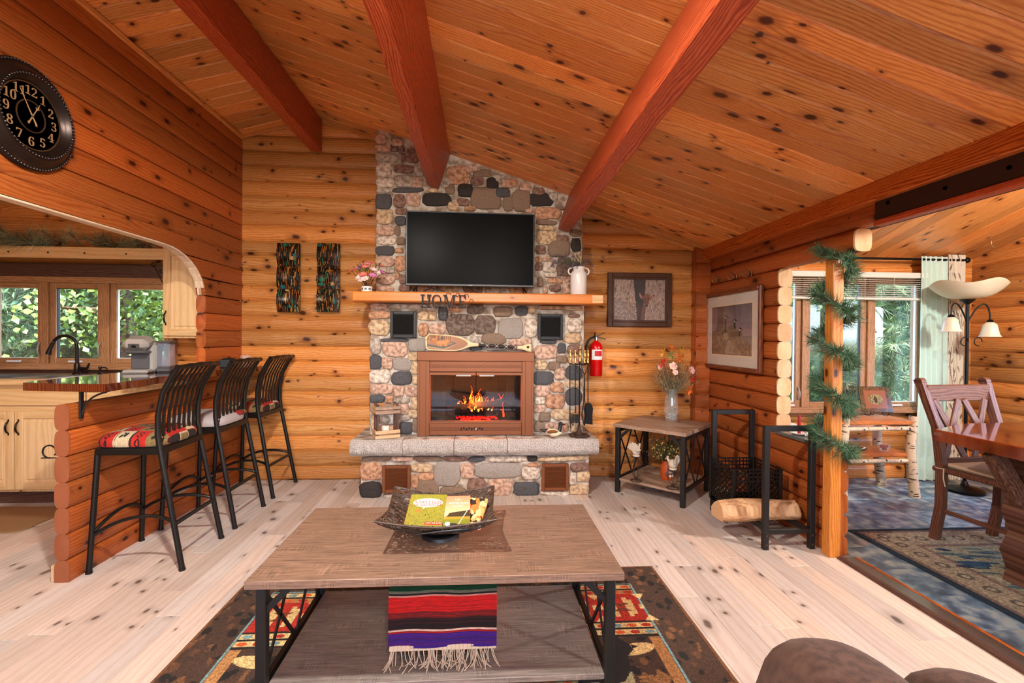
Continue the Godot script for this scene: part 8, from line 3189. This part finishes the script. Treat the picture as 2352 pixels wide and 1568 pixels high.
func sunroom() -> void:
	var t: Node3D
	var mb: MB
	casement("window_2", Vector3(3.31, 0.64, SUN_BACK + 0.02), 0.0, 1.40, 1.18, [[-0.69, -0.46], [-0.42, 0.155], [0.195, 0.69]])
	casement("window_3", Vector3(SUN_RIGHT - 0.02, 0.68, -2.21), -PI / 2, 1.94, 1.12, [[-0.96, -0.02], [0.02, 0.96]])
	casement("window_4", Vector3(SUN_RIGHT - 0.02, 0.68, 0.30), -PI / 2, 1.72, 1.12, [[-0.85, -0.02], [0.02, 0.85]])
	# blinds drawn up
	for q in [[Vector3(2.955, 1.615, SUN_BACK + 0.075), 0.0, 0.66, "white slatted blind drawn up over the left half of the window"], [Vector3(3.65, 1.615, SUN_BACK + 0.075), 0.0, 0.68, "white slatted blind drawn up beside the sage curtain"], [Vector3(SUN_RIGHT - 0.075, 1.63, -2.65), -PI / 2, 0.95, "white slatted blind on the window at the right picture edge"]]:
		t = thing("window_blind", q[3], "blind", q[0], q[1], "drawn up window blinds")
		var w: float = q[2]
		mb = MB.new()
		mb.box(Vector3(0, 0.220, 0), Vector3(w, 0.048, 0.06), 0.004)
		part(mb, "head_rail", m_("blind"), t)
		mb = MB.new()
		mb.box(Vector3(0, 0.010, 0), Vector3(w, 0.020, 0.05), 0.003)
		part(mb, "bottom_rail", m_("blind"), t)
		for k in 9:
			mb = MB.new()
			mb.x = Transform3D(Basis(Vector3.RIGHT, 0.12), Vector3(0, 0.032 + k * 0.0185, 0.0 + (0.002 if k % 2 else 0.0)))
			mb.box(Vector3(), Vector3(w - 0.01, 0.0035, 0.05), 0.001)
			part(mb, "slat", m_("blind"), t)
		for s in [-0.5, 0.0, 0.5]:
			mb = MB.new()
			mb.tube([Vector3(w * s * 0.8, 0.0, 0.028), Vector3(w * s * 0.8, 0.2, 0.028)], 0.0012, 4)
			part(mb, "ladder_cord", m_("white_paint"), t)
	# curtain rod and curtains
	t = thing("curtain_rod", "black curtain rod with round finial above the sunroom window", "curtain rod", Vector3(3.46, 1.978, -3.945))
	mb = MB.new()
	mb.tube([Vector3(-0.90, 0, 0), Vector3(0.84, 0, 0)], 0.011, 10)
	part(mb, "rod", m_("iron"), t)
	for s in [-1.0, 1.0]:
		mb = MB.new()
		mb.ball(Vector3(-0.92 if s < 0 else 0.87, 0, 0), Vector3(0.030, 0.026, 0.026), 12, 8)
		part(mb, "finial", m_("iron"), t)
		mb = MB.new()
		mb.tube([Vector3(s * 0.80, 0, 0), Vector3(s * 0.80, -0.01, -0.085)], 0.006, 6)
		part(mb, "rod_bracket", m_("iron"), t)
	t = thing("sage_curtain", "long pale sage curtain at the right of the sunroom window", "curtain", Vector3(0, 0, -3.945))
	curtain_panel(t, 3.89, 4.13, 0.012, 2.005, 5, 0.022, "curtain", 0.10)
	t = thing("leaf_print_curtain", "cream curtain with grey leaf print behind the floor lamp", "curtain", Vector3(0, 0, -3.945))
	curtain_panel(t, 4.145, 4.30, 0.012, 2.025, 4, 0.022, "curtain_print", 0.02)
	t = thing("narrow_curtain", "narrow strip of pale sage curtain beside the log ends", "curtain", Vector3(0, 0, -3.945))
	curtain_panel(t, 2.575, 2.645, 0.70, 2.005, 2, 0.016, "curtain", 0.0)
	# floor lamp
	t = thing("floor_lamp", "torchiere floor lamp with glass bowl and two bell shades", "lamp", Vector3(4.03, 0.0005, -3.66))
	mb = MB.new()
	mb.lathe([Vector2(0, 0), Vector2(0.13, 0), Vector2(0.13, 0.02), Vector2(0.11, 0.032), Vector2(0.03, 0.05), Vector2(0.016, 0.09), Vector2(0, 0.1)], 24)
	part(mb, "base", m_("iron"), t)
	mb = MB.new()
	mb.tube([Vector3(0, 0.08, 0), Vector3(0, 1.58, 0)], 0.013, 10)
	mb.lathe([Vector2(0.014, 1.56), Vector2(0.04, 1.585), Vector2(0.055, 1.60), Vector2(0, 1.605)], 16)
	part(mb, "pole", m_("iron"), t)
	mb = MB.new()
	var rows := []
	for i in 9:
		var u := i / 8.0
		var row := PackedVector3Array()
		for j in 36:
			var a := TAU * j / 36
			var r := lerpf(0.045, 0.245, pow(u, 0.62))
			var lip := (0.018 * cos(a * 4.0)) * u * u
			row.append(Vector3(cos(a) * r, 1.605 + 0.13 * pow(u, 1.5) + lip, -sin(a) * r))
		rows.append(row)
	for i in 9:
		var inner := PackedVector3Array()
		for p in rows[8 - i]:
			inner.append(Vector3(p.x * 0.985, p.y + 0.004, p.z * 0.985))
		rows.append(inner)
	mb.grid(rows, true)
	part(mb, "glass_bowl", m_("frosted"), t)
	for q in [[-0.165, 1.44, 0.02], [0.135, 1.40, 0.06]]:
		mb = MB.new()
		mb.tube(bez(Vector3(0, 1.40, 0), Vector3(q[0] * 0.5, 1.60, q[2] * 0.5), Vector3(q[0], 1.62, q[2]), Vector3(q[0], q[1] + 0.02, q[2]), 12), 0.006, 7)
		mb.tube(arc(Vector3(q[0] * 0.25, 1.25, q[2]), 0.035, 0.0, 5.0, 12), 0.004, 5)
		mb.lathe([Vector2(0, 0), Vector2(0.001, 0)], 4)
		part(mb, "arm", m_("iron"), t)
		mb = MB.new()
		mb.x = Transform3D(Basis(), Vector3(q[0], q[1] - 0.11, q[2]))
		mb.lathe([Vector2(0.072, 0.0), Vector2(0.060, 0.02), Vector2(0.052, 0.06), Vector2(0.044, 0.10), Vector2(0.020, 0.125), Vector2(0.016, 0.125), Vector2(0.040, 0.098), Vector2(0.049, 0.06), Vector2(0.057, 0.02), Vector2(0.069, 0.0)], 22)
		part(mb, "bell_shade", m_("frosted"), t)
		mb = MB.new()
		mb.x = Transform3D(Basis(), Vector3(q[0], q[1], q[2]))
		mb.lathe([Vector2(0.0, 0.0), Vector2(0.026, 0.010), Vector2(0.016, 0.030), Vector2(0, 0.035)], 12)
		part(mb, "shade_cap", m_("iron"), t)
	# birch side table
	t = thing("birch_table", "rustic side table with white birch log legs by the window", "table", Vector3(3.17, 0.0005, -3.69))
	for q in [[-0.29, 0.135, 0.645], [0.30, 0.135, 0.645], [-0.29, -0.14, 0.61], [0.26, -0.14, 0.61]]:
		mb = MB.new()
		var path := []
		var rr := []
		for k in 7:
			var u := k / 6.0
			path.append(Vector3(q[0] + 0.022 * sin(u * 4.0 + q[0] * 9.0), u * q[2], q[1] + 0.01 * cos(u * 3.0)))
			rr.append(0.038 - 0.006 * u)
		mb.tube(path, rr, 12, true, Vector2(1, 2))
		part(mb, "leg", m_("birch"), t)
	for q in [[0.595, 0.66, 0.30], [0.335, 0.60, 0.28]]:
		mb = wood_mb()
		mb.box(Vector3(0, q[0], 0), Vector3(q[1], 0.030, q[2]), 0.006, 0)
		part(mb, "shelf" if q[0] < 0.5 else "top", m_("honey_wood"), t)
	for q in [[Vector3(-0.29, 0.545, 0.135), Vector3(0.30, 0.55, 0.135)], [Vector3(-0.29, 0.29, 0.135), Vector3(0.30, 0.29, 0.135)], [Vector3(0.30, 0.55, 0.135), Vector3(0.26, 0.55, -0.14)]]:
		mb = MB.new()
		mb.tube([q[0], q[1]], 0.017, 10)
		part(mb, "rail", m_("birch"), t)
	# plate on easel, dishes
	t = thing("pinecone_plate", "square brown plate with a pine cone on a wire easel", "plate", Vector3(3.29, 0.6265, -3.72), -0.15)
	mb = MB.new()
	mb.x = Transform3D(Basis(Vector3.RIGHT, -0.3), Vector3(0, 0.135, 0))
	mb.box(Vector3(0, 0, -0.006), Vector3(0.25, 0.22, 0.010), 0.004)
	part(mb, "plate_body", m_("bronze"), t)
	mb = MB.new()
	mb.x = Transform3D(Basis(Vector3.RIGHT, -0.3), Vector3(0, 0.135, 0))
	quad_panel(mb, 0.242, 0.212, 0.0)
	part(mb, "glazed_face", m_("plate"), t)
	mb = MB.new()
	for s in [-0.07, 0.07]:
		mb.tube([Vector3(s, 0.03, 0.055), Vector3(s, 0.012, 0.045), Vector3(s, 0.003, 0.03), Vector3(s, 0.003, -0.02), Vector3(s, 0.14, -0.03)], 0.003, 5)
	mb.tube([Vector3(-0.07, 0.10, -0.03), Vector3(0.07, 0.10, -0.03), Vector3(0.02, 0.003, -0.10)], 0.003, 5)
	part(mb, "easel", m_("iron"), t)
	t = thing("glass_dish", "shallow glass dish on the birch table shelf", "dish", Vector3(3.10, 0.3510, -3.66))
	mb = MB.new()
	mb.lathe([Vector2(0, 0), Vector2(0.035, 0), Vector2(0.058, 0.020), Vector2(0.055, 0.021), Vector2(0.033, 0.005), Vector2(0, 0.005)], 20)
	part(mb, "dish", m_("chrome"), t)
	t = thing("candy_bowl", "faceted glass bowl with red candies on the birch shelf", "bowl", Vector3(3.28, 0.3510, -3.62))
	mb = MB.new()
	mb.lathe([Vector2(0, 0), Vector2(0.032, 0), Vector2(0.048, 0.062), Vector2(0.045, 0.062), Vector2(0.030, 0.005), Vector2(0, 0.005)], 10)
	part(mb, "glass", m_("vase_glass"), t)
	mb = MB.new()
	for k in 24:
		var a := rng.randf() * TAU
		var r := rng.randf() * 0.024
		mb.ball(Vector3(cos(a) * r, rnd(0.014, 0.050), sin(a) * r), Vector3(0.009, 0.008, 0.009), 6, 4)
	var cd := part(mb, "candy", m_("red_clay"), t)
	cd.set_meta("kind", "stuff")
	# grey bin
	t = thing("waste_bin", "grey waste bin with pale lid behind the low wall", "bin", Vector3(2.44, 0.0005, -3.66))
	mb = MB.new()
	mb.lathe([Vector2(0, 0), Vector2(0.10, 0), Vector2(0.12, 0.53), Vector2(0, 0.53)], 20)
	part(mb, "body", m_("grey_bin"), t)
	mb = MB.new()
	mb.lathe([Vector2(0.123, 0.53), Vector2(0.126, 0.545), Vector2(0.10, 0.575), Vector2(0.03, 0.59), Vector2(0, 0.592)], 20)
	mb.tube([Vector3(0, 0.588, 0), Vector3(0, 0.604, 0)], 0.010, 8)
	part(mb, "lid", m_("blind"), t)
	# rug, table, chairs
	t = thing("dining_rug", "blue and tan bordered rug under the dining table", "rug", Vector3(3.33, 0.0005, -2.00))
	mb = MB.new()
	mb.box(Vector3(0, 0.005, 0), Vector3(1.84, 0.009, 1.86), 0.003)
	for k in mb.t.size():
		mb.t[k] = Vector2(mb.v[k].x / 1.84 + 0.5, mb.v[k].z / 1.86 + 0.5)
	part(mb, "pile", m_("rug2"), t)
	t = thing("dining_table", "glossy thick slab dining table on a rough timber trestle", "table", Vector3(3.06, 0.0105, -1.72))
	mb = wood_mb()
	var pl := PackedVector2Array([Vector2(-0.545, 0.735), Vector2(-0.56, 0.3), Vector2(-0.55, -0.9), Vector2(0.58, -0.9), Vector2(0.58, 0.98), Vector2(0.1, 0.93), Vector2(-0.2, 0.90)])
	mb.x = frame(Vector3.RIGHT, Vector3.FORWARD, Vector3.UP, Vector3(0, 0.690, 0))
	mb.slab(pl, 0.062, 0.006, Vector2(1.92, 0.5))
	for k in mb.t.size():
		mb.t[k] = Vector2(mb.t[k].y, mb.t[k].x)
	part(mb, "slab_top", m_("dining_wood"), t)
	for z in [-0.50, 0.55]:
		mb = wood_mb()
		var sp := PackedVector2Array([Vector2(-0.33, 0.0), Vector2(-0.31, 0.06), Vector2(-0.35, 0.16), Vector2(-0.30, 0.26), Vector2(-0.345, 0.36), Vector2(-0.31, 0.48), Vector2(-0.33, 0.60), Vector2(-0.31, 0.69), Vector2(0.31, 0.69), Vector2(0.33, 0.5), Vector2(0.30, 0.35), Vector2(0.34, 0.2), Vector2(0.32, 0.0)])
		mb.x = Transform3D(Basis(), Vector3(0, 0, z - 0.06))
		mb.slab(sp, 0.12, 0.012, Vector2(1.5, 0.6))
		part(mb, "trestle", m_("rough_wood"), t)
		mb = wood_mb()
		mb.bar(Vector3(-0.29, 0.40, z), Vector3(-0.47, 0.682, z), 0.08, 0.06, 0.008, Vector3.BACK)
		part(mb, "brace", m_("rough_wood"), t)
		mb = MB.new()
		mb.box(Vector3(-0.26, 0.245, z + 0.064), Vector3(0.075, 0.115, 0.012), 0.004)
		part(mb, "iron_plate", m_("dark_metal"), t)
	mb = wood_mb()
	mb.box(Vector3(0, 0.22, 0.025), Vector3(0.07, 0.12, 0.93), 0.01, 2)
	part(mb, "stretcher", m_("rough_wood"), t)
	t = thing("place_mat", "folded cream place mat on the dining table", "place mat", Vector3(3.05, 0.7628, -2.14), 0.1)
	mb = MB.new()
	mb.box(Vector3(0, 0.004, 0), Vector3(0.34, 0.007, 0.26), 0.002)
	part(mb, "cloth", m_("fringe"), t)
	for k in 2:
		t = thing("dining_chair", ["brown wooden dining chair with X-shaped back behind the table", "brown wooden dining chair cut off by the right picture edge"][k], "chair", [Vector3(3.085, 0.010, -2.60), Vector3(3.79, 0.010, -2.42)][k], [0.08, -0.75][k], "dining chairs")
		for s in [-1.0, 1.0]:
			mb = wood_mb()
			mb.prism(PackedVector2Array(), 0, 0) if false else null
			var seg := [Vector3(s * 0.215, 0, -0.19), Vector3(s * 0.215, 0.22, -0.155), Vector3(s * 0.218, 0.45, -0.150), Vector3(s * 0.225, 0.70, -0.175), Vector3(s * 0.238, 0.88, -0.235), Vector3(s * 0.245, 0.975, -0.265), Vector3(s * 0.245, 0.99, -0.280)]
			var rr2 := []
			for i in seg.size():
				var p: Vector3 = seg[i]
				rr2.append(PackedVector3Array([p + Vector3(-0.018, 0, -0.024), p + Vector3(-0.018, 0, 0.024), p + Vector3(0.018, 0, 0.024), p + Vector3(0.018, 0, -0.024)]))
			for i in seg.size() - 1:
				for j in 4:
					var a: Vector3 = rr2[i][j]
					var b: Vector3 = rr2[i][(j + 1) % 4]
					var c: Vector3 = rr2[i + 1][(j + 1) % 4]
					var d: Vector3 = rr2[i + 1][j]
					mb.quad_out([a, b, c, d], (a + b) * 0.5 - seg[i], [Vector2(a.y * 0.5, 0), Vector2(b.y * 0.5, 0.07), Vector2(c.y * 0.5, 0.07), Vector2(d.y * 0.5, 0)])
			mb.tube([seg[6] + Vector3(-0.018, -0.01, 0.012), seg[6] + Vector3(0.018, -0.01, 0.012)], 0.026, 12)
			part(mb, "leg", m_("chair_wood"), t)
			mb = wood_mb()
			mb.bar(Vector3(s * 0.21, 0, 0.21), Vector3(s * 0.205, 0.43, 0.205), 0.038, 0.038, 0.004)
			part(mb, "leg", m_("chair_wood"), t)
			mb = wood_mb()
			mb.bar(Vector3(s * 0.205, 0.19, -0.155), Vector3(s * 0.205, 0.19, 0.205), 0.020, 0.024, 0.003)
			part(mb, "stretcher", m_("chair_wood"), t)
			mb = wood_mb()
			mb.bar(Vector3(s * 0.195, 0.500, -0.152), Vector3(s * 0.02, 0.87, -0.218), 0.040, 0.016, 0.003, Vector3.BACK)
			part(mb, "back_slat", m_("chair_wood"), t)
			mb = wood_mb()
			mb.bar(Vector3(s * 0.03, 0.500, -0.160), Vector3(s * 0.19, 0.87, -0.226), 0.040, 0.016, 0.003, Vector3.BACK)
			part(mb, "back_slat", m_("chair_wood"), t)
		mb = wood_mb()
		mb.box(Vector3(0, 0.445, 0.015), Vector3(0.47, 0.03, 0.43), 0.008, 0)
		part(mb, "seat", m_("chair_wood"), t)
		mb = wood_mb()
		mb.bar(Vector3(-0.225, 0.495, -0.150), Vector3(0.225, 0.495, -0.150), 0.022, 0.045, 0.004)
		part(mb, "lower_rail", m_("chair_wood"), t)
		mb = wood_mb()
		mb.bar(Vector3(-0.238, 0.910, -0.238), Vector3(0.238, 0.910, -0.238), 0.024, 0.105, 0.006)
		part(mb, "crest_rail", m_("chair_wood"), t)
		t = thing("chair_pad", ["thin cream seat pad tied to the dining chair behind the table", "thin cream seat pad on the chair at the picture edge"][k], "cushion", [Vector3(3.085, 0.4708, -2.60), Vector3(3.79, 0.4708, -2.42)][k], [0.08, -0.75][k], "dining chair pads")
		mb = MB.new()
		mb.box(Vector3(0, 0.014, 0.03), Vector3(0.40, 0.026, 0.36), 0.012)
		part(mb, "pad", m_("fringe"), t)
		mb = MB.new()
		mb.tube(arc(Vector3(-0.215, -0.005, -0.15), 0.030, 0, TAU, 14, Vector3.RIGHT, Vector3.BACK), 0.004, 5, false)
		mb.tube([Vector3(-0.235, -0.005, -0.125), Vector3(-0.245, -0.06, -0.118), Vector3(-0.235, -0.11, -0.115)], 0.004, 5)
		part(mb, "tie", m_("fringe"), t)
	# small hook in the ceiling
	t = thing("ceiling_hook", "small metal hook in the sunroom ceiling", "hook", Vector3(4.28, 2.05, -3.70))
	mb = MB.new()
	mb.tube(arc(Vector3(0, 0.0, 0), 0.016, -2.0, 2.6, 10), 0.003, 5)
	mb.tube([Vector3(0.0, 0.016, 0), Vector3(0.0, 0.055, 0)], 0.003, 5)
	part(mb, "hook", m_("chrome"), t)


# ---------------------------------------------------------------- outdoors

func leaf_cluster(kind: int) -> ArrayMesh:
	var mb := MB.new()
	mb.tinted = true
	if kind == 0:
		for k in 130:
			var p := Vector3(rng.randfn(), rng.randfn(), rng.randfn()) * 0.15
			var c := Color(0.07, 0.15, 0.04).lerp(Color(0.26, 0.38, 0.08), pow(rng.randf(), 1.4))
			leaf(mb, p, rvec(1.0) + Vector3(0, -0.2, 0), rnd(0.045, 0.075), rnd(0.014, 0.023), c)
	else:
		for k in 7:
			var d := (rvec(1.0) + Vector3(0, 0.25, 0)).normalized()
			var a := d * 0.03
			sprig(mb, a, a + d * 0.20, 44, 0.12, Color(0.05, 0.11, 0.04), Color(0.22, 0.30, 0.12), 0.0032)
	return mb.mesh()


func tree(label: String, at: Vector3, h: float, spread: float, trunk_r: float, kind: int, count: int, low: float, meshes: Array, lean := 0.0) -> void:
	var t := thing("pine_tree" if kind == 1 else "leafy_tree", label, "tree", at, 0.0, "trees outside the windows")
	var mb := MB.new()
	var path := []
	var rr := []
	for k in 9:
		var u := k / 8.0
		path.append(Vector3(lean * u * h * 0.3 + 0.06 * sin(u * 5.0 + at.x), u * h, 0.05 * cos(u * 4.0)))
		rr.append(trunk_r * (1.0 - 0.75 * u))
	mb.tube(path, rr, 10)
	var tips := []
	for k in 16:
		var u := rnd(0.15, 0.95)
		var p: Vector3 = path[int(u * 8.0)]
		var a := rng.randf() * TAU
		var e := p + Vector3(cos(a), rnd(-0.1, 0.5), sin(a)) * spread * rnd(0.5, 1.0)
		mb.tube(bez(p, p.lerp(e, 0.4) + Vector3(0, 0.1, 0), p.lerp(e, 0.7), e, 4), [trunk_r * 0.3, trunk_r * 0.22, trunk_r * 0.15, trunk_r * 0.1, trunk_r * 0.04], 6, false)
		tips.append([p, e])
	part(mb, "trunk", m_("bark"), t)
	for v in 2:
		var mm := MultiMesh.new()
		mm.transform_format = MultiMesh.TRANSFORM_3D
		mm.mesh = meshes[kind * 2 + v]
		mm.instance_count = count / 2
		for k in count / 2:
			var p: Vector3
			if k % 3 == 0:
				var q: Array = tips[rng.randi() % tips.size()]
				p = q[0].lerp(q[1], rnd(0.4, 1.05)) + rvec(0.2)
			else:
				var d := rvec(1.0).normalized() * pow(rng.randf(), 0.4)
				p = Vector3(d.x * spread, lerpf(low, h + 0.3, 0.5 + 0.5 * d.y), d.z * spread)
			var s := rnd(0.8, 1.5)
			mm.set_instance_transform(k, Transform3D(Basis.from_euler(rvec(3.0)).scaled(Vector3(s, s, s)), p))
		var o := MultiMeshInstance3D.new()
		o.name = "foliage"
		o.multimesh = mm
		o.material_override = m_("pine_leaf") if kind == 1 else m_("leaf")
		o.set_meta("kind", "stuff")
		t.add_child(o, true)


func outside() -> void:
	var g := MB.new()
	g.box(Vector3(0, -0.56, 0), Vector3(70, 0.6, 70))
	var lawn := solo(g, "lawn", m_("grass"), "green ground outside the windows", "lawn")
	lawn.set_meta("kind", "structure")
	var f := MB.new()
	f.box(Vector3(-0.08, -0.22, -0.42), Vector3(9.5, 0.08, 7.8))
	struct_mesh(f, "foundation", m_("mortar"))
	var meshes := [leaf_cluster(0), leaf_cluster(0), leaf_cluster(1), leaf_cluster(1)]
	var y := -0.265
	# beyond the kitchen window
	tree("pine with drooping needles at the left kitchen pane", Vector3(-5.75, y, -6.2), 4.0, 1.0, 0.10, 1, 240, 0.4, meshes)
	tree("dark leaning trunk seen through the right kitchen pane", Vector3(-4.25, y, -6.1), 4.6, 1.15, 0.17, 0, 110, 1.2, meshes, -0.25)
	tree("bright leafy tree behind the middle kitchen pane", Vector3(-5.4, y, -8.6), 4.4, 1.6, 0.12, 0, 420, 0.0, meshes)
	tree("leafy tree farthest left beyond the kitchen", Vector3(-8.0, y, -8.6), 4.4, 1.8, 0.12, 0, 420, 0.0, meshes)
	tree("pine behind the dark leaning trunk", Vector3(-3.9, y, -8.2), 4.4, 1.2, 0.10, 1, 240, 0.2, meshes)
	tree("tall leafy tree closing the view beyond the kitchen", Vector3(-6.4, y, -11.4), 6.0, 2.8, 0.15, 0, 900, -0.1, meshes)
	# beyond the sunroom window
	tree("grey trunk beside the narrow curtain", Vector3(4.22, y, -6.3), 5.0, 1.2, 0.13, 0, 120, 1.3, meshes, 0.05)
	tree("pine with pale needles in the middle sunroom pane", Vector3(4.95, y, -6.1), 4.0, 0.95, 0.10, 1, 230, 0.3, meshes)
	tree("leafy tree in the right sunroom pane", Vector3(6.9, y, -7.6), 4.4, 1.5, 0.12, 0, 420, 0.0, meshes)
	tree("leafy tree behind the post garland", Vector3(5.4, y, -8.8), 4.4, 1.6, 0.12, 0, 420, 0.0, meshes)
	tree("pine at the right side of the sunroom view", Vector3(6.2, y, -6.3), 4.2, 0.95, 0.10, 1, 230, 0.5, meshes)
	tree("tall leafy tree closing the view beyond the sunroom", Vector3(7.4, y, -10.8), 6.0, 2.8, 0.15, 0, 1000, -0.1, meshes)
	tree("broad leafy tree far behind the post garland", Vector3(5.0, y, -11.6), 6.0, 2.4, 0.15, 0, 800, -0.1, meshes)
	tree("leafy tree outside the right sunroom window", Vector3(8.2, y, -3.2), 4.6, 1.8, 0.12, 0, 420, 0.0, meshes)
